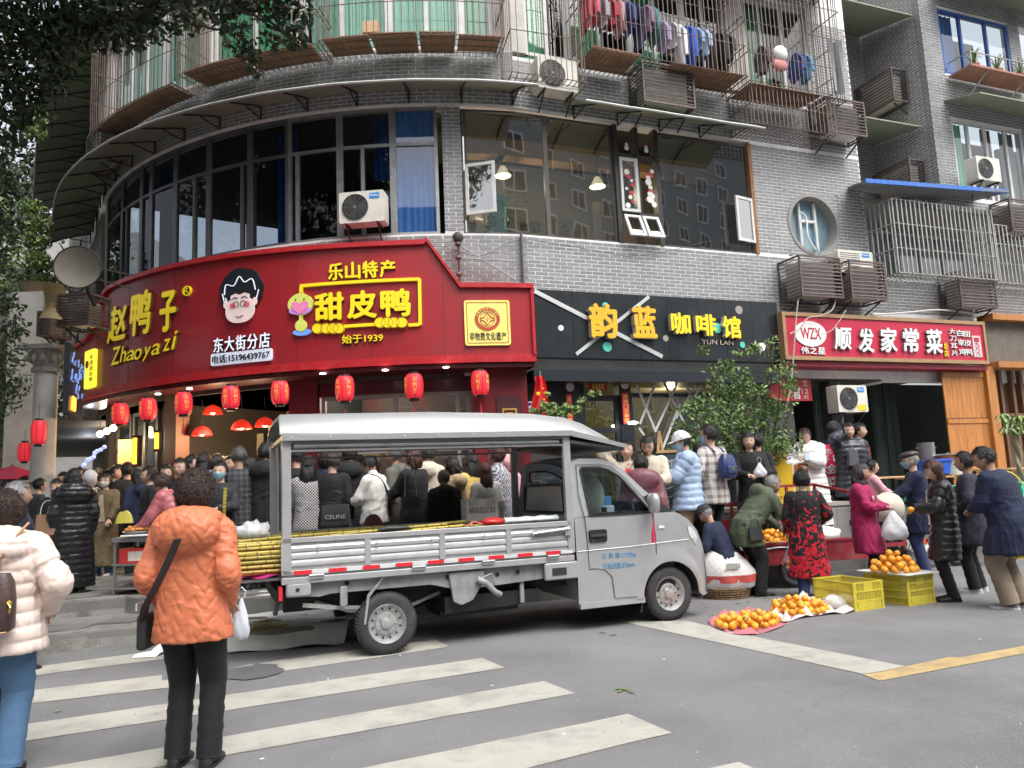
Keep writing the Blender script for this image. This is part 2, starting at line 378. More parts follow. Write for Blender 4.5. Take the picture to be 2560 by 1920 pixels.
M_mortar=mat('white mortar',(.72,.73,.72),.85,var=.08,scale=5,bump=.2,dirt=.4,dcol=(.25,.25,.25))
M_brick=mat('grey tile brick',(.225,.23,.235),.42,var=.1,scale=9,bump=.12,bscale=80,island=.14,spec=.5,dirt=.18,dcol=(.22,.22,.22),dscale=.8)
M_brickone=mat('grey tile brick single',(.225,.23,.235),.42,var=.1,scale=9,bump=.12,bscale=80,rand=.14,spec=.5)
M_whitewall=mat('white wall paint',(.55,.54,.51),.8,var=.1,scale=2,bump=.2,dirt=.5,dcol=(.2,.19,.17),dscale=1.4)
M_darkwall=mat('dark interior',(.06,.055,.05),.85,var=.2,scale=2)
M_warmwall=mat('warm interior panel',(.42,.27,.15),.7,var=.12,scale=2,rand=.1)
M_alu=mat('weathered aluminium',(.3,.31,.32),.45,metal=.6,var=.15,scale=4,dirt=.5,dcol=(.12,.11,.1),dscale=5)
M_alud=mat('dark aluminium',(.13,.14,.15),.45,metal=.5,var=.15,scale=4)
M_wframe=mat('white window frame',(.62,.63,.62),.5,var=.07,dirt=.35,dcol=(.3,.29,.27),dscale=4)
M_canopy=mat('green grey canopy sheet',(.26,.28,.21),.6,var=.1,scale=2,dirt=.5,dcol=(.09,.09,.06),dscale=2)
M_canopyedge=mat('canopy edge trim',(.45,.46,.44),.5,metal=.3)
M_steelbar=mat('rusty cage bar',(.17,.13,.11),.7,metal=.3,var=.3,scale=12)
M_steelbarL=mat('pale cage bar',(.42,.42,.41),.5,metal=.4,var=.15,scale=9)
M_louver=mat('brown louver',(.095,.068,.064),.55,var=.12,scale=3,dirt=.35,dcol=(.22,.19,.18),dscale=5,rand=.06)
M_ply=mat('weathered plywood',(.3,.16,.1),.85,var=.3,scale=2.5,bump=.3,dirt=.6,dcol=(.14,.08,.05),dscale=4,rand=.15,stretch=(1,1,6))
M_green=mat('green curtain',(.07,.38,.19),.8,var=.12,scale=3,stretch=(6,1,.4))
M_palegreen=mat('pale green curtain',(.27,.58,.43),.8,var=.1,scale=3,stretch=(6,1,.4))
M_blue=mat('blue curtain',(.04,.17,.5),.8,var=.25,scale=3,stretch=(6,1,.4))
M_redcur=mat('dark pink curtain',(.25,.06,.1),.8,var=.2,scale=3,stretch=(6,1,.4))
M_greycur=mat('grey curtain',(.25,.25,.26),.8,var=.2,scale=3,stretch=(6,1,.4))
G_clear=glass('window glass'); G_dark=glass('dusty dark glass',(.3,.35,.4),.7,base=.05); G_coffee=glass('large shop pane',(.45,.48,.47),1.0,base=.33)
M_ac=mat('cream plastic casing',(.62,.6,.54),.5,var=.05,dirt=.4,dcol=(.3,.28,.24),dscale=4)
M_black=mat('black plastic',(.02,.02,.022),.5,var=.1)
M_bluelab=mat('blue label',(.02,.22,.6),.5)
M_white=mat('white gloss',(.75,.75,.74),.45,var=.04)
M_iron=mat('dark iron',(.04,.038,.036),.6,metal=.4)
M_wood=mat('orange varnished wood',(.42,.17,.045),.5,var=.28,scale=3,bump=.1,stretch=(7,7,.7),rand=.12)
M_woodlight=mat('pale wood',(.48,.3,.14),.6,var=.2,scale=4,stretch=(1,1,6))
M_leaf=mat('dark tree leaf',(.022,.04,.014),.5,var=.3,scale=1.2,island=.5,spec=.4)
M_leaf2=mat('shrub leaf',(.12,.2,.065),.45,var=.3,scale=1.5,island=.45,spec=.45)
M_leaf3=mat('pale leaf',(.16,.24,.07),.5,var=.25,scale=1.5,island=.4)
M_bark=mat('bark',(.07,.055,.04),.9,var=.3,scale=4,bump=.8,bscale=25)
# ---------------------------------------------------------------- road, markings, pavement
def struct(o): o['kind']='structure'; return o
m=MB(); m.grid(lambda u,v:(-120+240*u,-120+240*v,0),24,24); struct(m.build('road',M_asphalt))
def gp(px,py,z=0.004): p=atz(px,py,0); return (p[0],p[1],z)
k_=1300/2212; k2=1260/2212
def i1(x,y): return (x*k_,1500+y*k_)
def i2(x,y): return (1300+x*k2,1440+y*k2)
def lerp2(a,b,t): return (a[0]+(b[0]-a[0])*t,a[1]+(b[1]-a[1])*t)
def marking(pts,mt,name='road_marking'):
 m=MB(); m.add([gp(*p) for p in pts],[tuple(range(len(pts)))]); return struct(m.build(name,mt))
def longstripe(rt,rtip,tl_a,tl_b,bl_a,bl_b,xl=-9):
 "a crossing bar from its right end back to the left, following its two edges on the ground"
 A=np.array(gp(*tl_a)[:2]);B=np.array(gp(*tl_b)[:2]);Cc=np.array(gp(*bl_a)[:2]);D=np.array(gp(*bl_b)[:2])
 def ext(P,Q,x): t=(x-P[0])/(Q[0]-P[0]); return P+(Q-P)*t
 r1=gp(*rt);r2=gp(*rtip); a=ext(A,B,xl);b=ext(Cc,D,xl)
 m=MB(); N=24; T=[];Bm=[]
 for i in range(N+1):
  t=i/N; j=random.uniform(-.008,.008); T.append((r1[0]+(a[0]-r1[0])*t,r1[1]+(a[1]-r1[1])*t+j,.004)); Bm.append((r2[0]+(b[0]-r2[0])*t,r2[1]+(b[1]-r2[1])*t-j,.004))
 m.add(T+Bm,[(i,i+1,N+1+i+1,N+1+i) for i in range(N)]); return struct(m.build('crosswalk_stripe',M_paint))
longstripe(i1(2050,248),i1(2150,290),i1(140,525),i1(2050,248),i1(140,597),i1(1000,465),-7)
longstripe(i2(105,462),i2(243,518),i1(140,712),i1(1000,560),i1(1000,655),i2(0,560),-6.5)
longstripe(i2(475,608),i2(667,690),i1(1500,712),i2(0,690),(1000,1985),i2(0,828),-6)
longstripe(i2(960,818),i2(1170,905),(1500,1980),i2(960,818),(1400,2075),i2(1170,905),-5)
longstripe(i1(690,320),i1(690,378),i1(140,385),i1(690,320),i1(140,440),i1(690,378),-7.5)
marking([i1(1100,270),i1(1850,170),i1(1915,200),i1(1200,305)],M_paint,'crosswalk_stripe')
marking([i1(690,345),i1(1000,290),i1(1085,270),i1(1020,318),i1(900,352),i1(690,378)],M_paint,'crosswalk_stripe')
longstripe(i1(800,200),i1(860,232),i1(160,285),i1(600,228),i1(160,318),i1(600,262),-7.5)
longstripe(i1(760,128),i1(760,165),i1(240,180),i1(640,150),i1(215,232),i1(640,185),-7)
# the stop line and yellow edge line
marking([i2(440,200),i2(740,200),i2(1000,262),i2(1690,398),i2(1600,418),i2(1505,432),i2(900,300)],M_paint,'stop_line')
marking([i2(1505,434),i2(1600,420),i2(1690,400),i2(1880,358),i2(1940,358),i2(2300,292),i2(2300,325),i2(1580,462)],M_yellowpaint,'yellow_line')
# dark repair patch
def blob(cx,cy,rx,ry,n,mt,name,z=.008,j=.25):
 m=MB(); P=[]
 for i in range(n):
  a=2*math.pi*i/n; r=1+random.uniform(-j,j); P.append((cx+rx*r*math.cos(a),cy+ry*r*math.sin(a),z))
 m.add(P,[tuple(range(n))]); return struct(m.build(name,mt))
pp=gp(*i1(1060,305)); blob(pp[0],pp[1],.28,.28,14,mat('wet patch',(.105,.105,.107),.6,bump=.4),'road_patch',.0085)
# pavement: kerb line on the road, first step, second step
kx=[(-30,8.0),(-5.2,7.95),(-4.6,8.38),(-4.0,8.6),(-2.9,7.95),(-2.15,8.1),(-1.78,8.42),(-1.95,9.45)]
sl=math.tan(math.radians(21.3))
def kline(off,n=14): return [(x,9.45+(x+1.95)*sl+off) for x in np.linspace(-1.95+.01,24,n)]
K1=kx+kline(0)[1:]
def slab(name,edge,z0,z1,back,mt):
 m=MB(); top=[(x,y,z1) for x,y in edge]; bot=[(x,y,z0) for x,y in edge]; n=len(edge)
 bk=[(back[0][0],back[0][1],z1),(back[1][0],back[1][1],z1)]
 bm_=[]
 # strip faces to the back edge
 T=[];
 for i,(x,y) in enumerate(edge): T.append((x,back[0][1],z1))
 m.add(top+T,[(i,i+1,n+i+1,n+i) for i in range(n-1)])
 m.add(top+bot,[(i,n+i,n+i+1,i+1) for i in range(n-1)])
 return m.build(name,mt)
sw=struct(slab('pavement',K1,-.05,.16,((-30,60),(24,60)),M_pave))
K2=[(-30,9.5),(-5.6,9.45),(-4.9,9.75),(-4.2,9.35),(-2.9,9.1),(-2.3,9.3),(-2.2,10.1)]+[(x,10.1+(x+2.2)*sl) for x in np.linspace(-2.1,24,14)]
up=struct(slab('upper_pavement',K2,.15,.34,((-30,60),(24,60)),M_pave))
# kerb stones along the front edges, each its own piece
def kerbstones(edge,z0,z1,w,parent,L=.62,x0=-7,x1=9):
 E=[Vector((x,y,0)) for x,y in edge]; base=None; d=0
 for i in range(len(E)-1):
  a,b=E[i],E[i+1]
  if b.x<x0 or a.x>x1: continue
  if a.x<x0: a=a+(b-a)*((x0-a.x)/(b.x-a.x))
  if b.x>x1: b=a+(b-a)*((x1-a.x)/(b.x-a.x))
  n=max(1,round((b-a).length/L)); t=(b-a)/n; nr=Vector((t.y,-t.x,0)).normalized()
  for j in range(n):
   p=a+t*j; q=p+t; m=MB(); g=t.normalized()*.006; jz=random.uniform(-.006,.01); o=nr*random.uniform(.004,.02)
   c=[p+g+o,q-g+o,q-g-nr*w,p+g-nr*w]
   ch=.025
   m.hexa([(v.x,v.y,z0) for v in c]+[((v-nr*(ch if k<2 else 0)).x,(v-nr*(ch if k<2 else 0)).y,z1+jz) for k,v in enumerate(c)])
   m.build('kerb_stone',M_kerb,parent)
kerbstones(K1,-.02,.172,.22,sw)
kerbstones(K2,.1,.352,.2,up,.7)
# paving slabs as pieces on the open left part of the pavement
def pavers(x0,x1,y0,y1,z,parent,n=300,step=.4):
 k=0; m=MB(); m.box(-step/2+.006,step/2-.006,-step/2+.006,step/2-.006,-.012,.012); me=m.mesh('paving_slab',M_pave)
 y=y0
 while y<y1:
  x=x0
  while x<x1:
   yield me,x,y,z; x+=step
  y+=step
def inside_front(x,y,edge,mg=.3):
 for i in range(len(edge)-1):
  if edge[i][0]<=x<=edge[i+1][0]:
   t=(x-edge[i][0])/(edge[i+1][0]-edge[i][0]+1e-9); return y>edge[i][1]+(edge[i+1][1]-edge[i][1])*t+mg
 return True
cnt=0
for me,x,y,z in pavers(-7.6,-1.8,9.6,13.2,.345,up,step=.4):
 if inside_front(x,y,K2,.42) and cnt<150:
  o=link('paving_slab',me,up,(x,y,z+random.uniform(-.004,.004)),random.uniform(-.01,.01)); cnt+=1
for me,x,y,z in pavers(-6.6,-2.2,8.3,9.6,.165,sw,step=.4):
 if inside_front(x,y,K1,.45) and not inside_front(x,y,K2,-.25): link('paving_slab',me,sw,(x,y,z+random.uniform(-.004,.004)),random.uniform(-.01,.01))
# terrace floor by the restaurants
def fpoly(s0,s1,d0,d1,n=2): return None
m=MB(); a=fp(2.9,0,2.4);b=fp(14,0,2.4);c=fp(14,0,-2.5);d=fp(2.9,0,-2.5)
m.hexa([(a[0],a[1],.3),(b[0],b[1],.3),(c[0],c[1],.3),(d[0],d[1],.3),(a[0],a[1],.5),(b[0],b[1],.5),(c[0],c[1],.5),(d[0],d[1],.5)])
struct(m.build('terrace_floor',M_concrete))
# ---------------------------------------------------------------- the corner building
BLD=thing('apartment_building','curved corner apartment block clad in grey tile bricks with caged balconies','building',(0,0,0))
def slabpatch(m,s0,s1,z0,z1,d0,d1,step=.45):
 "a curved box following the facade"
 n=max(1,int(abs(s1-s0)/step)) if s0<0 else 1
 if s0<0<s1:
  slabpatch(m,s0,0,z0,z1,d0,d1,step); slabpatch(m,0,s1,z0,z1,d0,d1,step); return
 ss=[s0+(s1-s0)*i/n for i in range(n+1)]; e=1e-6
 ss[-1]-=e if s1==0 else 0
 R=[]
 for s in ss: R.append([fp(s,z0,d1),fp(s,z0,d0),fp(s,z1,d0),fp(s,z1,d1)])
 m.loft(R)
def wall(s0,s1,z0,z1,mt=None,d0=-.28,d1=0.,name='wall'):
 m=MB(); slabpatch(m,s0,s1,z0,z1,d0,d1); return m.build(name,mt or M_mortar,BLD)
BW,BH,PW,PH=.243,.0565,.258,.0715
bricks=[]   # (s,z) lower left, width
def brickfield(s0,s1,z0,z1,hole=None,d=0.0,fnn=None,store=bricks):
 r0=math.ceil(z0/PH-1e-6)
 r=r0
 while (r)*PH+BH<=z1+1e-6:
  z=r*PH; off=(PW/2 if r%2 else 0); k=math.floor((s0-off)/PW)
  while off+k*PW<s1:
   a=max(off+k*PW,s0); b=min(off+k*PW+BW,s1); k+=1
   if b-a<.03: continue
   if hole:
    cs,cz,cr=hole; dz=abs(z+BH/2-cz)
    if dz<cr:
     hw=math.sqrt(cr*cr-dz*dz); l,rr=cs-hw,cs+hw
     if a<l and b>rr: continue
     if b>l and a<rr:
      if a<l: b=l
      elif b>rr: a=rr
      else: continue
      if b-a<.02: continue
   store.append((a,b,z,d,fnn))
  r+=1
def brick_geo(B,th=.004):
 n=len(B); v=np.zeros((n*8,3),np.float32); i=0
 for a,b,z,d,fnn in B:
  F=fnn or fp; t=d+th+random.uniform(-.001,.0015)
  for (s,dd) in ((a,d-.002),(b,d-.002),(b,t),(a,t)):
   p=F(s,0,dd); v[i]=(p[0],p[1],z); v[i+4]=(p[0],p[1],z+BH); i+=1
  i+=4
 base=np.array([[3,2,6,7],[0,3,7,4],[2,1,5,6],[4,7,6,5],[0,1,2,3]]); f=(np.arange(n)[:,None,None]*8+base[None]).reshape(-1,4)
 return v,f
S_END=8.28
# lower wall band, band under the blue windows, pilaster, right wall, band above 2nd floor windows
wall(-11.1,-1.4,5.0,6.03); wall(-1.4,S_END,3.45,6.03)
brickfield(-11.1,-1.4,5.0,6.03); brickfield(-1.4,S_END,4.7,6.03)
wall(-1.37,-1.04,6.03,8.47); brickfield(-1.37,-1.04,6.03,8.47)
HOLE=(6.82,6.62,.68)
# wall with the round opening
def holed(s0,s1,z0,z1,hole):
 cs,cz,cr=hole; m=MB(); n=32; sq=[]; ci=[]
 for i in range(n):
  a=2*math.pi*(i+.5)/n; c,s_=math.cos(a),math.sin(a); q=max(abs(c),abs(s_)); sq.append((cs+c/q*.75,cz+s_/q*.75)); ci.append((cs+c*cr,cz+s_*cr))
 for i in range(n):
  j=(i+1)%n; P=[ci[i],sq[i],sq[j],ci[j]]; plate(m,P,0,.28,lambda a,b,y:fp(a,b,-y))
 for r in ((s0,cs-.75,z0,z1),(cs+.75,s1,z0,z1),(cs-.75,cs+.75,z0,cz-.75),(cs-.75,cs+.75,cz+.75,z1)):
  if r[1]>r[0] and r[3]>r[2]: slabpatch(m,r[0],r[1],r[2],r[3],-.28,0)
 m.build('wall',M_mortar,BLD)
HOLE=(6.82,6.79,.68)
holed(5.30,S_END,6.03,8.47,HOLE); brickfield(5.30,S_END,6.03,8.47,HOLE)
wall(-11.1,0,8.47,9.62); wall(0,S_END,8.47,9.5); brickfield(-11.1,0,8.47,9.60); brickfield(0,7.2,8.47,9.48); brickfield(7.2,S_END,8.47,11.6)
# third floor: jambs and piers between windows, then the wall above
for a,b in ((-11.1,-10.3),(-6.3,-6.0),(-4.15,-3.95),(-.35,.28),(4.95,5.45)): m=MB(); slabpatch(m,a,b,9.6,11.9,-.28,0); m.build('white_pier',M_whitewall,BLD)
wall(7.2,S_END,9.5,13.5); wall(-11.1,7.2,11.9,13.5,M_mortar); brickfield(-11.1,7.2,11.9,13.4)
wall(-11.1,S_END,13.5,17,M_concrete)
# return wall of the end of the block
def wallbox(P,Q,z0,z1,th,name='wall',mt=None):
 P=Vector((P[0],P[1],0));Q=Vector((Q[0],Q[1],0)); n=(Q-P).normalized(); n=Vector((-n.y,n.x,0))*th; m=MB()
 c=[P,Q,Q+n,P+n]; m.hexa([(v.x,v.y,z0) for v in c]+[(v.x,v.y,z1) for v in c]); return m.build(name,mt or M_mortar,BLD)
wallbox(fp(S_END,0,-.28),fp(S_END,0,-4),3.4,17,-.28)
# right part of the block: set back wall, wing facing left, next front
E1=-1.6   # set-back depth
S2=10.55; D2=.15
def fpE(s,z,d): return fp(s,z,E1+d)
def fpF(s,z,d): return fp(s,z,D2+d)
def fpW(s,z,d):  # wing wall facing left, s runs outwards along -d
 a=fp(S2,0,E1); b=fp(S2,0,D2); L=abs(D2-E1); t=s/L; n=fp(S2-1,0,0); n0=fp(S2,0,0); nx,ny=(n[0]-n0[0]),(n[1]-n0[1])
 return (a[0]+(b[0]-a[0])*t+nx*d, a[1]+(b[1]-a[1])*t+ny*d, z)
def genwall(F,s0,s1,z0,z1,mt=None,th=.2,name='wall'):
 m=MB(); m.hexa([F(s0,z0,0),F(s1,z0,0),F(s1,z0,-th),F(s0,z0,-th),F(s0,z1,0),F(s1,z1,0),F(s1,z1,-th),F(s0,z1,-th)]); return m.build(name,mt or M_mortar,BLD)
genwall(fpE,S_END,8.5,7.7,17); genwall(fpE,9.4,S2,7.7,17); genwall(fpE,8.5,9.4,9.35,17); genwall(fpE,8.5,9.4,7.5,7.75)
brickfield(9.4,S2,7.7,16,fnn=fpE); brickfield(8.5,9.4,9.35,16,fnn=fpE)
LW=D2-E1
genwall(fpW,0,LW,7.6,17,th=.2); brickfield(0,LW-.005,7.6,17,fnn=fpW)
FEND=18
for (a,b,z0,z1) in ((S2,11.15,7.5,17),(11.15,FEND,9.75,10.9),(11.15,FEND,7.5,7.75),(11.15,FEND,12.6,14),(13.6,14.0,7.5,17)):
 genwall(fpF,a,b,z0,z1); brickfield(a,min(b,16),z0,z1,fnn=fpF)
# lower wall to the right of the block end, under the caged balcony
genwall(fp,S_END,FEND,3.4,5.75); brickfield(S_END,15,4.9,5.7)
genwall(fpE,S_END,FEND,5.6,7.6,M_whitewall)
m=MB();
for z in (5.68,7.55): m.hexa([fp(S_END,z-.12,0),fp(FEND,z-.12,0),fp(FEND,z-.12,E1-1),fp(S_END,z-.12,E1-1),fp(S_END,z,0),fp(FEND,z,0),fp(FEND,z,E1-1),fp(S_END,z,E1-1)])
m.build('balcony_slab',M_concrete,BLD)
# floors inside and a back wall, so the rooms are rooms
def floorslab(z0,z1,dd=-4.2,s0=-11.1,s1=S_END,mt=None,name='floor_slab',dout=-.03):
 m=MB(); slabpatch(m,s0,s1,z0,z1,dd,dout); return m.build(name,mt or M_darkwall,BLD)
floorslab(3.42,3.6); floorslab(5.85,6.0); floorslab(8.5,8.62); floorslab(9.4,9.5); floorslab(11.95,12.05)
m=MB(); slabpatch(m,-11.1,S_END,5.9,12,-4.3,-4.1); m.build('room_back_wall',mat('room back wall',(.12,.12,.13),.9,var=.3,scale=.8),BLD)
m=MB(); slabpatch(m,-1.2,S_END,6.0,8.5,-2.6,-2.5); m.build('cafe_back_wall',mat('cafe back wall',(.3,.28,.25),.8,var=.3,scale=.7),BLD)
# straight side wing on the left along the side street
def leftwing():
 m=MB();
 for z0,z1 in ((3.45,4.9),(6.9,8.3),(9.9,11.3),(12.9,17)): slabpatch(m,-26,-SA-.02,z0,z1,-.3,0)
 for s in (-26,-23.5,-20.8,-18,-15.2,-12.8): slabpatch(m,s,s+.5,3.45,17,-.3,0.004)
 m.build('side_wall',M_concrete,BLD)
 m=MB(); slabpatch(m,-26,-SA-.02,3.5,17,-.5,-.34); m.build('side_windows',mat('dark side panes',(.03,.035,.04),.15),BLD)
leftwing()
# brick pieces: the 300 that show largest as objects, the rest as one mass
def bkey(b):
 a,bb,z,d,F=b; p=(F or fp)((a+bb)/2,z,d); v=Vector(p)-Vector(CAM); return -v.length
vis=[]
for b in bricks:
 P=(b[4] or fp)((b[0]+b[1])/2,b[2],0); u,v_=pj(P)
 if -50<u<2700 and -60<v_<2000: vis.append(b)
single=[b for b in vis if b[4] is None and b[1]-b[0]>.2 and -1.3<b[0]<5.2 and 4.98<b[2]<6.0]
single.sort(key=lambda b:abs(b[0]-1.2)+.4*abs(b[2]-5.5)); single=single[:300]; ss_=set(map(id,single))
v,f=brick_geo([b for b in vis if id(b) not in ss_]); o=link('brick',npmesh('brick',v,f,M_brick),BLD); o['kind']='stuff'
_bm={}
for a,b,z,d,F in single:
 w=round(b-a,3)
 if w not in _bm: q=MB(); q.box(-w/2,w/2,-.0045,.002,0,BH); _bm[w]=q.mesh('brick',M_brickone)
 p=fp((a+b)/2,z,0); link('brick',_bm[w],BLD,p,fang((a+b)/2))
# round window in the wall
m=MB(); ringp(m,HOLE[0],HOLE[1],.62,.70,0,.3,lambda a,b,y:fp(a,b,.02-y),40); ringw=m.build('round_window_reveal',M_concrete,BLD)
m=MB(); disc(m,HOLE[0],HOLE[1],.63,0,.01,lambda a,b,y:fp(a,b,-.24-y),36); m.build('round_pane',mat('frosted blue pane',(.2,.3,.34),.3,var=.2,scale=2),BLD)
m=MB()
for x in (-.22,.2): m.box(x-.03,x+.03,-.05,0,-.6,.55)
m.box(-.22,.2,-.05,0,.1,.16)
o=m.build('window_frame',M_wframe,BLD); p=fp(HOLE[0],HOLE[1],-.2); o.location=p; o.rotation_euler.z=fang(5)
# ---- windows
def fitem(s,z,d): return fp(s,z,d),fang(s)
def curtain(s0,s1,z0,z1,d,mt,parent,name='curtain',amp=.035,wl=.13,flare=0):
 n=max(6,int((s1-s0)/.025)); m=MB()
 def fn(u,v):
  s=s0+(s1-s0)*u; s+=flare*(1-v)*(u-.5); dd=d+amp*math.sin(2*math.pi*(s-s0)/wl+math.sin(s*7)*1.3)*(1-.3*v)
  return fp(s,z0+(z1-z0)*v,dd)
 m.grid(fn,n,4); return m.build(name,mt,parent,smooth=1.5)
def window(s0,s1,z0,z1,nm,mts=M_alu,g=G_dark,vs=(),hs=(),fw=.05,d=-.08,name='window',parent=None,panes=True):
 "frame with uprights at vs and rails at hs; each pane its own piece"
 fr=MB(); n=max(1,int((s1-s0)/.5))
 def seg(a,b,z,w):
  slabpatch(fr,a,b,z-w/2,z+w/2,d-.03,d+.03,.4)
 seg(s0,s1,z0+fw/2,fw); seg(s0,s1,z1-fw/2,fw)
 for h in hs: seg(s0,s1,h,fw)
 for v_ in [s0+fw/2]+list(vs)+[s1-fw/2]: slabpatch(fr,v_-fw/2,v_+fw/2,z0,z1,d-.033,d+.033)
 w=fr.build(name,mts,parent or BLD)
 if panes:
  X=[s0]+list(vs)+[s1]; Z=[z0]+list(hs)+[z1]
  for i in range(len(X)-1):
   for j in range(len(Z)-1):
    p=MB(); a=X[i]+fw*.4;b=X[i+1]-fw*.4;c=Z[j]+fw*.4;e=Z[j+1]-fw*.4
    p.add([fp(a,c,d),fp(b,c,d),fp(b,e,d),fp(a,e,d)],[(0,1,2,3)]); p.build('pane',g,w)
 return w
# blue curtain windows of the 2nd floor round
EDG=[-10.6,-9.3,-8.3,-7.9,-7.05,-6.1,-5.1,-4.28,-3.27,-2.28,-1.46]
for a,b in zip(EDG[:-1],EDG[1:]):
 w=window(a,b,6.03,8.46,'w',M_alu if a>-5 else M_alud,G_dark if a<-2.5 else G_clear,(),(7.75,),fw=.06)
for s in (-9.0,-6.48,-5.28,-4.1,-2.84):
 m=MB(); slabpatch(m,s-.03,s+.03,6.05,7.73,-.12,-.04); m.build('sliding_frame',M_alud if s<-5 else M_alu,BLD)
curtain(-2.25,-1.46,6.05,8.44,-.16,M_blue,BLD,amp=.02); curtain(-2.7,-2.3,7.2,8.44,-.35,M_blue,BLD); curtain(-4.75,-4.3,6.05,8.4,-.4,M_blue,BLD); curtain(-8.2,-7.7,6.05,8.4,-.4,M_blue,BLD); curtain(-9.2,-8.7,6.05,8.4,-.4,M_blue,BLD)
curtain(-2.95,-2.84,6.05,7.7,-.2,M_greycur,BLD); curtain(-5.28,-5.08,6.05,7.7,-.2,M_greycur,BLD)
# cafe windows
window(-1.04,.6,6.03,8.42,'w',mat('bronze frame',(.07,.065,.06),.5),G_coffee,(-.95,),(),fw=.04)
window(.6,2.03,6.03,8.42,'w',mat('bronze frame',(.07,.065,.06),.5),G_coffee,(),(),fw=.04)
window(3.03,5.25,6.03,8.42,'w',mat('bronze frame',(.07,.065,.06),.5),G_coffee,(),(),fw=.05)
m=MB(); slabpatch(m,2.03,2.12,6.03,8.42,-.15,.02); slabpatch(m,2.5,2.58,6.03,8.42,-.15,.02); slabpatch(m,2.94,3.03,6.03,8.42,-.15,.02); slabpatch(m,2.12,2.94,7.75,7.83,-.15,.0); slabpatch(m,2.12,2.94,6.6,6.66,-.15,.0); m.build('casement_frame',mat('black frame',(.03,.03,.03),.4),BLD)
m=MB(); slabpatch(m,5.22,5.3,6.03,8.42,-.1,.03); m.build('rusty_trim',mat('rust',(.25,.12,.05),.8,var=.3),BLD)
def flocal(m,s,z,d,name,mts,parent=None,smooth=None,tilt=0,bevel=0):
 o=m.build(name,mts,parent or BLD,smooth,bevel); o.location=fp(s,z,d); o.rotation_euler=(tilt,0,fang(s)); return o
def sash(s,z,w,h,d,tilt=0,swing=0,mt=None,name='open_sash'):
 fr=MB(); t=.055
 for a,b,c,e in ((0,w,0,t),(0,w,h-t,h),(0,t,t,h-t),(w-t,w,t,h-t)): fr.box(a,b,-.02,.02,c,e)
 o=flocal(fr,s,z,d,name,mt or M_wframe,tilt=tilt); o.rotation_euler.z+=swing
 p=MB(); p.add([(t,0,t),(w-t,0,t),(w-t,0,h-t),(t,0,h-t)],[(0,1,2,3)]); p.build('pane',G_coffee,o); return o
S1=sash(2.12,6.66,.40,1.09,.03)
sash(2.16,6.12,.36,.52,.22,tilt=-.42); sash(2.56,6.12,.36,.52,.22,tilt=-.42)
sash(-.98,6.35,.55,.95,.05,swing=-.35,mt=M_wframe); sash(4.72,6.25,.5,.95,.12,swing=.2,mt=M_wframe)
# Christmas and fireworks stickers on the casement
def sticker(o_s,z0,seed):
 rnd=random.Random(seed); m=MB()
 for i in range(9):
  x=o_s+rnd.uniform(-.09,.09); z=z0+i*.085; m.mat=0 if i%2 else 1
  disc(m,x,z,rnd.uniform(.03,.06),0,.003,lambda a,b,y:fp(a,b,.04-y),12)
 return m.build('window_sticker',[mat('sticker red',(.5,.04,.06),.6),M_white],BLD)
sticker(2.32,6.78,1)
m=sticker(2.76,6.85,2)
def snowman(s,z,r,nm='window_sticker'):
 m=MB(); m.mat=0; disc(m,s,z,r,0,.003,lambda a,b,y:fp(a,b,.045-y),16); disc(m,s,z+r*1.4,r*.7,0,.003,lambda a,b,y:fp(a,b,.045-y),16); m.mat=1; plate(m,[(s-r*.6,z+r*1.9),(s+r*.6,z+r*1.9),(s+r*.1,z+r*2.9)],0,.003,lambda a,b,y:fp(a,b,.05-y)); return m.build(nm,[M_white,mat('sticker red',(.5,.04,.06),.6)],BLD)
snowman(2.74,7.3,.07); snowman(2.76,6.95,.08); snowman(2.3,7.95,.05); snowman(2.74,7.95,.05)
# third floor windows with green curtains
for a,b,vs,cur in ((-10.3,-9.0,(-9.6,),M_palegreen),(-9.0,-7.5,(-8.2,),M_palegreen),(-7.5,-6.3,(-6.9,),M_green),(-6.0,-4.15,(-5.0,),M_green),(-3.95,-2.3,(-3.2,),M_palegreen),(-2.3,-.95,(-1.6,),M_palegreen),(-.95,-.35,(),M_green),(.28,1.2,(.75,),M_green),(1.2,2.6,(1.9,),M_green),(2.6,3.9,(3.2,),M_green),(3.9,4.95,(4.4,),M_green),(5.45,7.2,(5.9,6.5),M_green)):
 window(a,b,9.62,11.85,'w',M_wframe,G_clear,vs,(),fw=.07,d=-.1)
 if random.random()<.85 or a<0: curtain(a+.05,b-(.05 if a<0 else (b-a)*random.choice((.35,.55,.05))),9.62,11.8,-.28,cur,BLD)
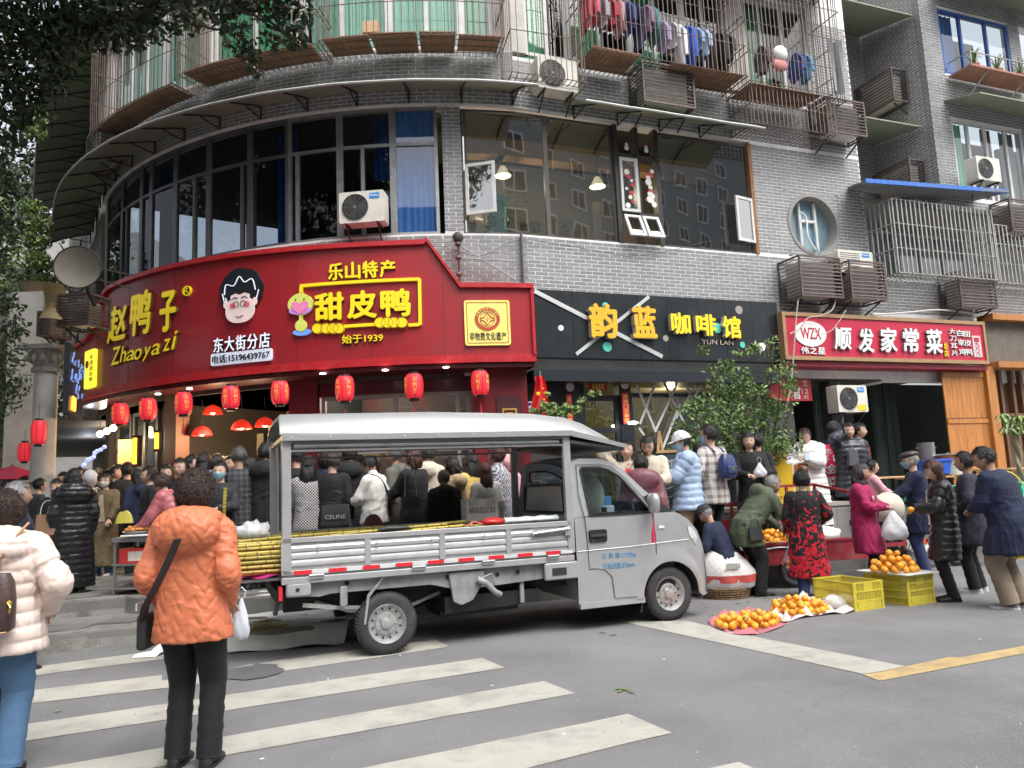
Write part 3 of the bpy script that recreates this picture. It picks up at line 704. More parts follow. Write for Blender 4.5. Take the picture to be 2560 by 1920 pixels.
# windows on the right part
def genwin(F,s0,s1,z0,z1,vs,mt,cur=None,d=-.05,fw=.07,hs=()):
 fr=MB()
 for a,b,c,e in [(s0,s1,z0,z0+fw),(s0,s1,z1-fw,z1)]+[(s0,s1,h-fw/2,h+fw/2) for h in hs]: fr.hexa([F(a,c,d+.03),F(b,c,d+.03),F(b,c,d-.03),F(a,c,d-.03),F(a,e,d+.03),F(b,e,d+.03),F(b,e,d-.03),F(a,e,d-.03)])
 for x in [s0+fw/2]+list(vs)+[s1-fw/2]:
  a,b,c,e=x-fw/2,x+fw/2,z0,z1; fr.hexa([F(a,c,d+.034),F(b,c,d+.034),F(b,c,d-.034),F(a,c,d-.034),F(a,e,d+.034),F(b,e,d+.034),F(b,e,d-.034),F(a,e,d-.034)])
 w=fr.build('window',mt,BLD); X=[s0]+list(vs)+[s1]
 for i in range(len(X)-1):
  p=MB(); a,b=X[i]+.02,X[i+1]-.02; p.add([F(a,z0+.02,d),F(b,z0+.02,d),F(b,z1-.02,d),F(a,z1-.02,d)],[(0,1,2,3)]); p.build('pane',G_clear,w)
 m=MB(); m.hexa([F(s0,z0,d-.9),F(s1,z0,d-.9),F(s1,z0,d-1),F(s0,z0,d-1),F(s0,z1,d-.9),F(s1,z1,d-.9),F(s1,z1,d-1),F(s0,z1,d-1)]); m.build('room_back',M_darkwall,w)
 if cur:
  for (a,b,mt_) in cur:
   c=MB(); c.grid(lambda u,v:F(a+(b-a)*u,z0+.03+(z1-z0-.06)*v,d-.15+.03*math.sin(u*(b-a)*45)),int((b-a)*40)+4,2); c.build('curtain',mt_,w,smooth=1.5)
 return w
genwin(fpE,8.5,9.4,7.75,9.35,(),M_wframe,[(8.75,9.2,M_redcur)])
genwin(fpF,11.15,13.6,7.75,9.75,(11.7,12.3,13.0),M_wframe,[(11.2,11.65,M_palegreen),(12.35,12.7,M_redcur),(13.0,13.5,M_greycur)])
genwin(fpF,14.0,16.5,7.75,9.75,(14.8,15.6),M_wframe,[(14.1,15,M_greycur)])
genwin(fpF,11.15,13.6,10.9,12.6,(11.9,12.8),mat('blue frame',(.03,.1,.35),.5),[(11.2,11.8,M_blue)])
genwin(fpE,8.4,14,5.75,7.45,(9.2,10.0,10.8,11.6,12.4,13.2),M_wframe,[(8.5,10,M_greycur),(10.4,11.5,M_greycur),(12,13,M_greycur)],d=.1)
# ---- canopies (sheet on brackets)
def canopy(s0,s1,zo,zi,do,name='canopy',step=.95,mt=None,label=None):
 m=MB(); n=max(1,int((s1-s0)/.3)); R=[]
 for i in range(n+1):
  s=s0+(s1-s0)*i/n; w=.004*math.sin(i*1.7)
  R.append([fp(s,zi,.0),fp(s,(zo+zi)/2+.05,do*.5),fp(s,zo+w,do),fp(s,zo-.05+w,do),fp(s,(zo+zi)/2-.0,do*.5),fp(s,zi-.05,.0)])
 m.loft(R); c=m.build(name,mt or M_canopy,BLD)
 m=MB(); pts=[fp(s0+(s1-s0)*i/n,zo+.004*math.sin(i*1.7)-.02,do+.01) for i in range(n+1)]; m.tube(pts,.024,6); m.build('edge_trim',M_canopyedge,c)
 s=s0+.2
 while s<s1:
  m=MB(); a,b,e=fp(s,zi-.06,.02),fp(s,zo-.05,do-.02),fp(s,zi-.32,.02); m.bar(a,b,.025); m.bar(e,fp(s,(zi+zo)/2-.08,do*.55),.02); m.bar(a,e,.025); m.build('bracket',M_iron,c); s+=step
 return c
canopy(-14.5,.05,8.44,8.82,.95); canopy(1.0,4.95,8.32,8.72,.9)
canopy(-24,-10.4,12.4,12.9,1.3)
def boxcanopy(F,s0,s1,zo,zi,do,mt,name='canopy'):
 m=MB(); m.hexa([F(s0,zo,do),F(s1,zo,do),F(s1,zi,0),F(s0,zi,0),F(s0,zo+.03,do),F(s1,zo+.03,do),F(s1,zi+.03,0),F(s0,zi+.03,0)]); return m.build(name,mt,BLD)
boxcanopy(fpE,8.3,10.5,9.55,9.75,1.5,M_canopy); boxcanopy(fpE,7.9,10.5,12.35,12.75,1.6,M_canopy); canopy(1.5,7.6,11.95,12.3,.9)
boxcanopy(fpF,11.0,15,9.9,10.15,.9,M_canopy); boxcanopy(fpF,11.0,15,12.85,13.1,1.0,M_canopy)
# blue edged canopy over the right balcony
bc=thing('blue_edged_canopy','corrugated sheet canopy with blue edge above the caged balcony','canopy')
m=MB(); m.hexa([fp(7.35,7.42,.95),fp(11.6,7.62,1.0),fp(11.6,7.78,-.2),fp(8.0,7.78,-.2),fp(7.35,7.46,.95),fp(11.6,7.66,1.0),fp(11.6,7.82,-.2),fp(8.0,7.82,-.2)]); m.build('sheet',mat('grey sheet',(.2,.21,.21),.5,dirt=.4),bc)
m=MB();
for i in range(22):
 a=7.35+4.25*i/22; z=7.44+.2*i/22; m.hexa([fp(a,z-.03,.955),fp(a+.19,z-.03,.955),fp(a+.19,z-.03,.99),fp(a,z-.03,.99),fp(a,z+.06,.955),fp(a+.19,z+.06+.01,.955),fp(a+.19,z+.07,.99),fp(a,z+.05,.99)])
m.build('edge_strip',mat('blue edge',(.03,.14,.5),.5,dirt=.3,dcol=(.2,.2,.25)),bc)
# opposite side of the street, seen only as reflections
ob=thing('opposite_building','plain grey apartment block across the street behind the viewer','building')
m=MB(); m.box(20,72,-30,-21,0,40); m.box(-60,20,-30,-21.2,0,15); m.box(-12,4,-30,-19.5,0,19); m.build('wall',mat('opposite wall',(.2,.23,.24),.9,var=.1),ob)
fm=MB(); gl=MB()
for z in range(2,39,3):
 for x in range(-40,68,4):
  y=-20.95 if x>19 else -21.15 if not -13<x<4 else -19.45
  if x<19 and z>(12 if not -13<x<4 else 16): continue
  gl.box(x,x+1.7,y,y+.03,z,z+1.5); fm.box(x-.1,x+1.8,y,y+.05,z-.1,z); fm.box(x-.1,x+1.8,y,y+.05,z+1.5,z+1.6); fm.box(x-.1,x,y,y+.05,z,z+1.5); fm.box(x+1.7,x+1.8,y,y+.05,z,z+1.5); fm.box(x+.8,x+.88,y,y+.05,z,z+1.5)
fm.build('window_frame',M_white,ob); gl.build('window_pane',M_black,ob)
# ---------------------------------------------------------------- things hung on the facade
def fthing(name,label,cat,s,z,d,group=None,F=None,ang=None):
 if F is None: return thing(name,label,cat,fp(s,z,d),fang(s) if ang is None else ang,group)
 return thing(name,label,cat,F(s,z,d),TD if ang is None else ang,group)
def louver_box(label,s,z,w,h,dep,d=.05,F=None,ang=None,nsl=10,name='louvered_ac_cover'):
 "z is the bottom; the box stands out from the wall towards the street (local -y)"
 t=fthing(name,label,'ac cover',s,z,d,'brown louvered air conditioner covers on the facade',F,ang)
 m=MB(); e=.035
 for x in (0,w-e):
  for y in (0,-dep+e): m.box(x,x+e,y-e,y,0,h)
 for zz in (0,h-e):
  m.box(e,w-e,-dep,-dep+e,zz,zz+e); m.box(e,w-e,-e,0,zz,zz+e)
  m.box(0,e,-dep+e,-e,zz,zz+e); m.box(w-e,w,-dep+e,-e,zz,zz+e)
 m.build('frame',M_louver,t)
 q=MB(); q.hexa([(e,-.012,-.022),(w-e,-.012,-.022),(w-e,.02,.014),(e,.02,.014),(e,-.02,-.014),(w-e,-.02,-.014),(w-e,.012,.022),(e,.012,.022)]); fme=q.mesh('slat',M_louver)
 q=MB(); q.hexa([(-.005,-dep+e,-.008),(.03,-dep+e,.012),(.03,-e,.012),(-.005,-e,-.008),(-.012,-dep+e,0),(.023,-dep+e,.02),(.023,-e,.02),(-.012,-e,0)]); sme=q.mesh('slat',M_louver)
 for i in range(nsl):
  zz=e+(h-2*e)*(i+.5)/nsl
  o=link('slat',fme,t,(0,-dep+.012,zz)); o.rotation_euler=(random.uniform(-.25,.15) if random.random()<.15 else 0,0,0)
  link('slat',sme,t,(.012,0,zz));
  o=link('slat',sme,t,(w-.012,0,zz)); o.scale=(-1,1,1)
 m=MB(); m.box(.12,w-.12,-dep+.1,-.1,.06,h-.12); m.build('ac_unit',M_ac,t)
 m=MB(); m.bar((.1,0,-.25),(.1,-dep*.8,-.02),.025); m.bar((w-.1,0,-.25),(w-.1,-dep*.8,-.02),.025); m.build('bracket',M_iron,t)
 return t
def louv_px(label,tl,tr,br,dep=.6,F=None,**k):
 a=fs(*tl,dep); b=fs(*tr,dep); c=fs(*br,dep); return louver_box(label,a[0],c[1],b[0]-a[0],(a[1]+b[1])/2-c[1],dep-.05,.05,F,**k)
louv_px('brown louvered cover under the laundry, just above the cafe canopy',(1604,150),(1733,170),(1730,270))
louv_px('brown louvered cover on the corner of the tiled block beside the empty cage',(2065,240),(2160,255),(2165,342))
louv_px('brown louvered cover left of a pair, under the round window',(1997,640),(2100,640),(2100,745),dep=.7)
louv_px('brown louvered cover right of a pair, under the round window',(2122,650),(2210,655),(2210,750),dep=.7)
louv_px('lone brown louvered cover under the far right of the caged balcony',(2395,678),(2485,682),(2485,770))
louver_box('brown louvered cover in the recess high under the dark canopy',8.45,10.1,1.0,.85,.5,F=fpE)
louver_box('brown louvered cover sticking out of the wing wall by the curtained window',.35,8.0,1.1,.75,.5,F=fpW,ang=TD-math.pi/2)
louver_box('brown louvered cover highest on the wing wall under the canopy',.1,10.3,1.15,.85,.5,F=fpW,ang=TD-math.pi/2)
louver_box('brown louvered cover on the right block below the cream air conditioner',12.0,6.85,.9,.8,.5,F=fpF)
a=fs(215,350,.5); louver_box('small brown louvered cover at the far left end of the round balcony',-9.8,8.65,.9,.8,.5)
def ac_unit(label,s,z,d,w=.8,h=.56,dep=.3,F=None,fan=True,ang=None,lab=True,sd=None):
 t=fthing('air_conditioner',label,'air conditioner',s,z,d,'outdoor air conditioner units',F,ang)
 m=MB(); m.poly(rrect(0,w,0,h,.03,3),-dep,0); m.build('casing',M_ac,t,smooth=.6)
 fnl=lambda x,zz,y:(x,-dep-y,zz)
 if fan:
  cx,cz,r=w*.36,h*.5,h*.42
  m=MB(); disc(m,cx,cz,r,0,.004,lambda x,zz,y:(x,-dep-.006+y,zz),28); m.build('fan_opening',M_black,t)
  m=MB()
  for k in range(5):
   ringp(m,cx,cz,r*(.28+.17*k),r*(.28+.17*k)+.006,0,.008,lambda x,zz,y:(x,-dep-.018+y,zz),24)
  for k in range(12):
   a=2*math.pi*k/12; m.bar((cx+.05*math.cos(a),-dep-.014,cz+.05*math.sin(a)),(cx+r*math.cos(a),-dep-.014,cz+r*math.sin(a)),.005)
  disc(m,cx,cz,.035,0,.012,lambda x,zz,y:(x,-dep-.024+y,zz),14); m.build('fan_grille',mat('grille grey',(.12,.12,.12),.4),t)
  m=MB()
  for k in range(3):
   a=2*math.pi*k/3
   m.add([(cx+.03*math.cos(a),-dep-.009,cz+.03*math.sin(a)),(cx+r*.9*math.cos(a-.25),-dep-.009,cz+r*.9*math.sin(a-.25)),(cx+r*.9*math.cos(a+.5),-dep-.011,cz+r*.9*math.sin(a+.5))],[(0,1,2)])
  m.build('fan_blade',mat('blade grey',(.05,.05,.05),.5),t)
 else:
  m=MB()
  for k in range(9): m.box(.06,w*.62,-dep-.006,-dep+.002,.07+k*h*.09,.07+k*h*.09+.012)
  m.build('grille',mat('grille grey',(.12,.12,.12),.4),t)
 if lab:
  m=MB(); lx=w*.68; m.poly(rect(lx,lx+w*.22,h*.74,h*.92),-dep-.006,-dep-.001); m.build('label_plate',M_bluelab,t)
  letters('lettering','Midea',M_white,lx+.015,lx+w*.2,h*.8,h*.88,0,.003,lambda x,zz,y:(x,-dep-.01+y,zz),t)
 m=MB(); m.bar((.12,0,-.02),(.12,-dep-.03,-.02),.03); m.bar((w-.12,0,-.02),(w-.12,-dep-.03,-.02),.03); m.bar((.12,.02,-.32),(.12,-dep,-.03),.02); m.bar((w-.12,.02,-.32),(w-.12,-dep,-.03),.02); m.build('bracket',M_iron,t)
 return t
a=fs(848,560,.45); ac_unit('cream air conditioner with round fan on the curved windows above the red sign',a[0],a[1],.15)
b=fs(1345,205,.5); ac_unit('yellowed air conditioner inside the cage at the corner of the third floor',b[0]-.0,b[1]-.1,.2,w=.8,h=.62,dep=.32,lab=False)
c=fs(2092,655,.55); ac_unit('air conditioner with louvered front behind the pair of brown covers',6.95,5.62,.1,w=.95,h=.5,fan=False,dep=.35)
ac_unit('cream air conditioner beside the right hand window with red curtain',10.95,7.95,.35,F=fpF,w=.75,lab=False)
c=fs(2098,1030,.4); ac_unit('air conditioner with yellow energy label under the restaurant sign',c[0],c[1],.1,w=.78,h=.55)
o=MB(); o.box(.5,.72,-.307,-.302,.03,.15); q=o.build('energy_label',mat('yellow label',(.7,.55,.03),.6)); q.location=fp(c[0],c[1],.1); q.rotation_euler.z=TD
q.parent=[x for x in COL.objects if x.get('label','').startswith('air conditioner with yellow')][0]; q.location=(0,0,0); q.rotation_euler.z=0
# ---- burglar cages
def cage(label,s0,s1,z0,z1,dep,mt,pitch=.115,rails=4,floor=True,rb=.007,rpb=.009,bulge=0):
 t=thing('window_cage',label,'window cage',group='burglar cages over the balconies')
 m=MB(); s=s0; k=0
 def bz(u): return 0
 while s<=s1+1e-6:
  m.bar(fp(s,z0,dep),fp(s,z1,dep),rb*2); m.bar(fp(s,z0,dep),fp(s,z0+.0,.02),rb*1.6)
  s+=pitch; k+=1
 m.build('upright_bars',mt,t)['kind']='stuff'
 for i in range(rails+1):
  z=z0+(z1-z0)*i/rails; m=MB(); n=max(1,int((s1-s0)/.4)) if s0<0 else 1
  m.tube([fp(s0+(s1-s0)*j/n,z,dep-.012) for j in range(n+1)],rpb,5); m.build('rail',mt,t)
 for s in (s0,s1):
  m=MB(); y=.02
  while y<dep: m.bar(fp(s,z0,y),fp(s,z1,y),rb*2); y+=.13
  for i in range(rails+1): z=z0+(z1-z0)*i/rails; m.bar(fp(s,z,0),fp(s,z,dep),rpb*2)
  m.build('end_bars',mt,t)
 if floor:
  m=MB()
  for y in (.15,.35,.55):
   if y<dep:
    n=max(1,int((s1-s0)/.5)) if s0<0 else 1
    m.tube([fp(s0+(s1-s0)*j/n,z0,y) for j in range(n+1)],rpb,5)
  m.build('floor_rails',mt,t)
 return t
cg=[cage('long rusty cage of thin bars round the left third floor windows',-9.2,-6.3,9.3,12,.65,M_steelbar),
cage('rusty cage over pale green windows above the red sign, middle of the round front',-6.1,-3.4,9.38,12,.7,M_steelbar),
cage('wide rusty cage with carton box over pale green windows at the top',-3.35,-.3,9.42,12,.7,M_steelbar),
cage('deep rusty cage holding the yellowed air conditioner at the corner',-.2,1.15,8.75,12,.75,M_steelbar,pitch=.105),
cage('rusty cage full of hanging laundry above the cafe',1.25,4.7,9.4,12,.85,M_steelbar,pitch=.105),
cage('rusty cage with a white hat hanging in it, right of the laundry',4.8,7.3,9.3,12,.8,M_steelbar,pitch=.105)]
cage('small rusty cage hanging low under the balcony, empty but for a shelf bracket',4.85,6.95,8.5,9.4,.75,M_steelbar,pitch=.105,rails=2)
cage('pale steel cage over the balcony right of the round window',S_END,11.3,5.62,7.25,.75,M_steelbarL,pitch=.13,rails=3,rb=.011,rpb=.011)
cage('pale steel cage over the far right balcony windows',11.4,15,5.62,7.0,.6,M_steelbarL,pitch=.13,rails=3,rb=.011,rpb=.011)
# plywood boards lying on the cage floors: each board its own thing
def board(s0,s1,z,dep0,dep1,col,label):
 m=MB(); n=max(1,int((s1-s0)/.3)) if s0<0 else 1; j=random.uniform(-.03,.03)
 R=[]
 for i in range(n+1):
  s=s0+(s1-s0)*i/n; R.append([fp(s,z,dep0),fp(s,z+j,dep1),fp(s,z+j+.018,dep1),fp(s,z+.018,dep0)])
 m.loft(R); o=m.build('plywood_board',col); tag(o,label,'board','weathered boards laid in the window cages'); return o
BG='weathered boards laid in the window cages'
bl=['long reddish board in the leftmost cage','reddish board in the second cage, left end','reddish board in the second cage beside a gap','grey board propped in the wide cage at the left','grey brown board below the carton box','reddish board right of the carton box','thin green edged board at the end of the wide cage','yellowish board left of the brown cover under the laundry','reddish board under the laundry between two covers','brown board under the white hat']
bs=[(-9.1,-6.4,9.33,.05,.6),(-6.0,-4.8,9.41,.05,.68),(-4.75,-3.5,9.41,.08,.66),(-3.3,-2.55,9.46,.1,.7),(-2.5,-1.75,9.45,.05,.72),(-1.7,-1.1,9.45,.05,.68),(-1.05,-.35,9.46,.12,.68),(1.3,2.3,9.44,.1,.8),(3.0,4.65,9.43,.15,.8),(4.85,6.6,9.34,.1,.78)]
for l,b in zip(bl,bs): board(*b,M_ply,l)
p=fs(975,72,.6); cb=MB(); cb.box(0,.27,-.2,0,0,.22); o=cb.build('carton_box',mat('cardboard',(.5,.33,.2),.8,var=.06),bevel=.006); o.location=fp(-2.62,9.49,.5); o.rotation_euler.z=fang(-2.6); tag(o,'brown carton box on the ledge of the wide window cage','box')
# ---- laundry
LG='clothes drying in the window cage'
cols=[('red',(.45,.03,.05)),('pink red',(.5,.1,.14)),('grey',(.3,.3,.32)),('crimson',(.4,.02,.04)),('pale pink',(.5,.3,.32)),('dark blue',(.03,.05,.2)),('navy',(.02,.03,.08)),('mauve',(.25,.15,.25)),('teal',(.08,.25,.25)),('lilac',(.35,.3,.45)),('light grey',(.45,.45,.48)),('white',(.75,.75,.78)),('royal blue',(.03,.1,.5)),('sky blue',(.25,.4,.62)),('pale blue',(.35,.45,.6)),('dark brown',(.06,.04,.035)),('black',(.02,.02,.02)),('charcoal',(.05,.05,.055))]
def garment(i,s,top,w,h,col,nm,sleeves=True):
 m=MB(); ph=i*1.7
 def prof(v):  # v from 0 top to 1 bottom
  return w*(.35+.65*min(1,v*5)) if v<.2 else w*(1-.1*math.sin(v*5+ph))
 def fn(u,v,side):
  ww=prof(v)/2; a=u*2*math.pi; th=.035+.02*math.sin(v*4+ph)
  return fp(s+math.cos(a)*th*1.2+.02*math.sin(v*6+ph), top-h*v+.03*math.sin(a*3+ph)*v, .42+math.sin(a)*ww)
 m.grid(lambda u,v:fn(u,v,0),18,8)
 if sleeves:
  for sg in (-1,1): m.tube([fp(s+.0,top-.06,.42+sg*w*.3),fp(s+.03,top-.2,.42+sg*w*.55),fp(s+.02,top-h*.75,.42+sg*w*.6)],[.05,.055,.05],8,flat=.5)
 o=m.build('garment',mat('laundry '+nm,col,.85,var=.15,scale=5,bump=.3,bscale=20),smooth=1.2); return o
names_=['crimson cloth','pink red shirt','grey vest','bright crimson shirt','pale pink towel','dark blue shirt','navy trousers','mauve top','teal cloth','lilac shirt','light grey shirt','long white shirt','royal blue shirt','sky blue shirt','pale blue shirt','dark brown trousers','black trousers','charcoal jacket']
pos=['first','second','third','fourth','fifth','sixth','seventh','eighth','ninth','tenth','eleventh','twelfth','thirteenth','fourteenth','fifteenth','sixteenth','seventeenth','last']
for i,(nm,c) in enumerate(cols):
 s=1.35+i*.19; h=random.uniform(.55,.8)+(.25 if i in (6,11,12,15,16) else 0); o=garment(i,s,10.75-(.25 if i>8 else 0),random.uniform(.3,.45),h,c,nm,i not in (4,8,6,15))
 tag(o,names_[i]+' drying in the cage, '+pos[i]+' from the left','clothes',LG)
for s,c,nm,l in ((6.35,(.03,.06,.25),'navy top','navy top drying at the right end of the hat cage'),(6.6,(.1,.3,.5),'blue top','blue top drying by the grey sheet'),(5.45,(.1,.08,.1),'dark top','dark shirt drying behind the white hat')):
 o=garment(int(s*10),s,10.4,.35,.6,c,nm); tag(o,l,'clothes',LG)
t=thing('hanging_hat','white hat with pink scarf hanging on the bars of the cage','hat',fp(5.62,9.95,.78),TD)
m=MB(); m.sph((0,0,.12),(.17,.12,.17),14,10); m.build('hat_crown',M_white,t,smooth=1)
m=MB(); m.sph((-.02,.02,-.12),(.2,.08,.14),12,8); m.build('scarf',mat('pink scarf',(.5,.2,.2),.8),t,smooth=1)
m=MB(); m.tube([fp(1.25,10.8,.42),fp(4.7,10.6,.42)],.012,6); o=m.build('drying_pole',M_alu); tag(o,'metal pole the laundry hangs from in the cage','pole')
o=MB(); R=[]
for i in range(9): v=i/8; R.append([fp(6.9+.3*u/6,10.6-v*1.2,.8+.1*math.sin(u*1.3+v)) for u in range(7)])
for i in range(8):
 for u in range(6): o.add([R[i][u],R[i][u+1],R[i+1][u+1],R[i+1][u]],[(0,1,2,3)])
o=o.build('plastic_sheet',mat('grey plastic sheet',(.25,.25,.26),.4),smooth=1.2); tag(o,'grey plastic sheet tied to the right end of the cage','sheet')
# planter shelf at the upper right balcony
t=fthing('balcony_planter','planter shelf with grassy pot plants outside the blue window','planter',11.2,10.75,.05,F=fpF)
m=MB(); m.box(0,2.6,-.6,0,0,.05); m.build('shelf',mat('reddish shelf',(.35,.16,.12),.8,dirt=.5),t)
m=MB()
for x in (0,.65,1.3,1.95,2.6): m.bar((x,-.6,0),(x,-.6,.35),.02)
m.bar((0,-.6,.35),(2.6,-.6,.35),.02); m.bar((0,-.6,.35),(0,0,.35),.02); m.bar((.3,0,-.7),(.6,-.55,0),.025); m.bar((1.6,0,-.7),(1.9,-.55,0),.025); m.build('railing',M_alu,t)
for x in (.5,1.3,2.1):
 m=MB(); m.cyl((x,-.3,.05),(x,-.3,.25),.1,.13,12); m.build('pot',mat('terracotta',(.35,.15,.08),.8),t)
 m=MB()
 for k in range(26):
  a=random.uniform(0,6.28); l=random.uniform(.2,.5); r=random.uniform(.1,.35); p=Vector((x,-.3,.25)); q=p+Vector((r*math.cos(a)*.5,r*math.sin(a)*.5,l*.7)); e=p+Vector((r*math.cos(a),r*math.sin(a),l*.8)); wv=Vector((-math.sin(a),math.cos(a),0))*.012
  m.add([p-wv,p+wv,q+wv,q-wv,e],[(0,1,2,3),(3,2,4)])
 m.build('leaves',M_leaf2,t)
# ---- satellite dish, rope, pipes
p=aty(199,674,12.6)
t=thing('satellite_dish','round grey satellite dish at the left end of the red sign','satellite dish',tuple(p),math.radians(18))
m=MB(); R=[]
for k in range(7):
 r=.36*k/6 if k else .01; y=-.14*(1-(r/.36)**2); R.append([(1.0*r*math.cos(a),y*-1-.14,r*math.sin(a)) for a in [2*math.pi*j/32 for j in range(32)]])
m.loft(R,cap=False); R2=[[(x*1.0,y-.012,z) for x,y,z in r] for r in R]; m.loft(R2,cap=False); m.build('dish',mat('dish paint',(.26,.24,.2),.7,var=.15,dirt=.4,dcol=(.12,.1,.08),dscale=6),t,smooth=1)
m=MB(); m.tube([(.36*math.cos(a),-.145,.36*math.sin(a)) for a in [2*math.pi*j/32 for j in range(33)]],.012,6); m.build('rim',M_iron,t)
m=MB(); m.bar((0,0,-.05),(.15,.5,-.5),.05); m.bar((.3,.05,.05),(.75,.4,.05),.02); m.bar((.3,.05,-.15),(.75,.4,-.2),.02); m.build('mount',M_iron,t)
def pxrope(name,label,cat,pts,d,r,mt,wob=0.0):
 m=MB(); P=[]
 for x,y in pts: s,z=fs(x,y,d); P.append(fp(s,z,d))
 P=smooth_pts(P,5); m.tube(P,r,6); o=m.build(name,mt); tag(o,label,cat); return o
pxrope('hanging_rope','pale twisted rope hanging at the left of the dark curved windows','rope',[(268,500),(266,600),(264,715)],.25,.022,mat('pale rope',(.35,.34,.32),.9,var=.3,scale=60))
M_cable=mat('pale cable',(.4,.35,.28),.7,var=.15); M_dcable=mat('dark cable',(.05,.05,.05),.7)
pxrope('loose_cable','pale loose cable hanging down over the left of the restaurant sign','cable',[(1995,750),(1990,800),(1985,870),(1978,960),(1970,1000),(1962,1030)],.62,.014,M_cable)
pxrope('loose_cable','pale cable looping from the louvered covers over the sign logo','cable',[(2090,745),(2080,775),(2050,790),(2020,795),(2000,820),(1975,835)],.62,.013,M_cable)
pxrope('loose_cable','thin pale cable drooping beside the white star lettering','cable',[(2115,775),(2100,800),(2080,825),(2055,835),(2035,828)],.62,.009,M_cable)
pxrope('loose_cable','thin dark cable drooping across the wall above the cafe sign','cable',[(1105,615),(1200,640),(1300,600),(1450,620),(1600,640),(1780,600)],.05,.005,M_dcable)
pxrope('white_pipe','white drain pipe running right under the lone louvered cover','pipe',[(2180,787),(2260,782),(2350,775),(2440,785)],.3,.02,M_wframe)
pxrope('wall_pipe','thin vertical dark pipe beside the cafe sign','pipe',[(1303,582),(1306,650),(1309,720)],.06,.03,M_alud)
pxrope('wall_cable','blue and white cable bundle from the round window','cable',[(2010,525),(2020,560),(2035,600),(2050,640)],.1,.012,mat('blue cable',(.1,.3,.6),.5))
pxrope('ac_hose','white insulated hose from the round window to the louvered cover','hose',[(2000,530),(2015,545),(2020,590),(2040,625)],.1,.02,M_white)
# insulator post with arms on the brick above the red sign
s_,z_=fs(1147,650,.25)
t=fthing('insulator_post','rusty electrical insulator post with white arms above the red sign','insulator post',s_,z_,.12)
m=MB(); m.cyl((0,-.1,-.45),(0,-.1,.45),.022,n=8); m.build('post',mat('rusty iron',(.1,.045,.035),.8,var=.3),t)
for z in (-.25,.05,.3):
 m=MB(); m.sph((0,-.1,z),(.06,.06,.045),10,8); m.build('insulator',mat('brown ceramic',(.14,.09,.08),.4),t)
m=MB(); m.sph((0,-.1,.42),(.1,.09,.1),10,8); m.build('cable_knot',M_dcable,t)
m=MB(); m.bar((0,-.1,.3),(1.0,-.05,-.35),.03); m.bar((0,-.1,.05),(1.0,-.05,.0),.03); m.bar((-.9,-.05,.33),(0,-.1,.36),.025); m.build('arm',M_alu,t)
# ---- far left: column, cloth awnings, lattices
p=aty(118,870,13.6)
zc=p[2]
t=thing('stone_column','round white stone column with carved capital at the left corner','column',(p[0],p[1],0))
m=MB(); m.cyl((0,0,.3),(0,0,zc-.45),.2,.19,24); m.build('shaft',M_whitewall,t,smooth=.8)
m=MB(); m.box(-.32,.32,-.32,.32,zc-.06,zc+.02); m.cyl((0,0,zc-.45),(0,0,zc-.38),.24,.24,20); m.cyl((0,0,zc-.38),(0,0,zc-.06),.2,.27,20); m.build('capital',mat('carved stone',(.3,.29,.26),.8,var=.2,bump=.5,dirt=.6),t)
m=MB()
for k in range(10):
 a=2*math.pi*k/10; m.sph((.25*math.cos(a),.25*math.sin(a),zc-.2),(.06,.06,.09),8,6)
m.build('carving',mat('carved stone',(.3,.29,.26),.8),t)['kind']='stuff'
p2=aty(78,1000,16.); m=MB(); m.box(-.35,.35,-.3,.3,.3,6); o=m.build('stone_pier',M_whitewall); o.location=(p2[0],p2[1],0); tag(o,'square pale stone pier behind the white column','pier')
p3=aty(40,900,19.); m=MB(); m.box(-.35,.35,-.3,.3,.3,7.5); o=m.build('stone_pier',M_concrete); o.location=(p3[0],p3[1],0); tag(o,'dull grey pier farther along the side street, left of the column','pier')
for (x0,x1,y0,y1,D,l,mt) in ((93,150,704,790,13.2,'yellowed rolled bamboo blind hanging above the white column',mat('bamboo blind',(.35,.27,.13),.8,var=.25,scale=4,stretch=(1,1,14))),(40,105,700,790,16,'brown rolled bamboo blind farther down the side street',mat('bamboo blind2',(.22,.17,.1),.8,var=.25,scale=4,stretch=(1,1,14)))):
 a=aty(x0,y0,D);b=aty(x1,y1,D); m=MB()
 R=[]
 for i in range(9):
  u=i/8; R.append([(a[0]+(b[0]-a[0])*u,D+.25*math.cos(v*2.4-1.2)-.1*math.sin(u*3),a[2]+(b[2]-a[2])*v/1.0-.05*u) for v in [k/6 for k in range(7)]])
 for i in range(8):
  for v in range(6): m.add([R[i][v],R[i+1][v],R[i+1][v+1],R[i][v+1]],[(0,1,2,3)])
 o=m.build('bamboo_blind',mt,smooth=1.2); tag(o,l,'blind','bamboo blinds on the side street')
for (x0,y0,x1,y1,D,l) in ((160,735,250,820,13.4,'dark louvered cover right above the left end of the red sign'),(108,778,148,842,14.5,'small pale louvered cover above the column capital')):
 a=aty(x0,y1,D);b=aty(x1,y0,D); louver_box(l,0,0,b[0]-a[0],b[2]-a[2],.6,F=lambda s,z,d,a=a:(a[0],a[1]+.5,a[2]),ang=math.radians(-8),nsl=10)
# gate beam of the side street with small hanging lamp row
# dark wall and shops of the side street behind the crowd
def sidebox(x0,x1,y0,y1,D0,D1,mt,name,label,cat):
 a=aty(x0,y1,D0);b=aty(x1,y0,D0); m=MB(); m.box(a[0],b[0],D0,D1,a[2],b[2]); o=m.build(name,mt); tag(o,label,cat); return o
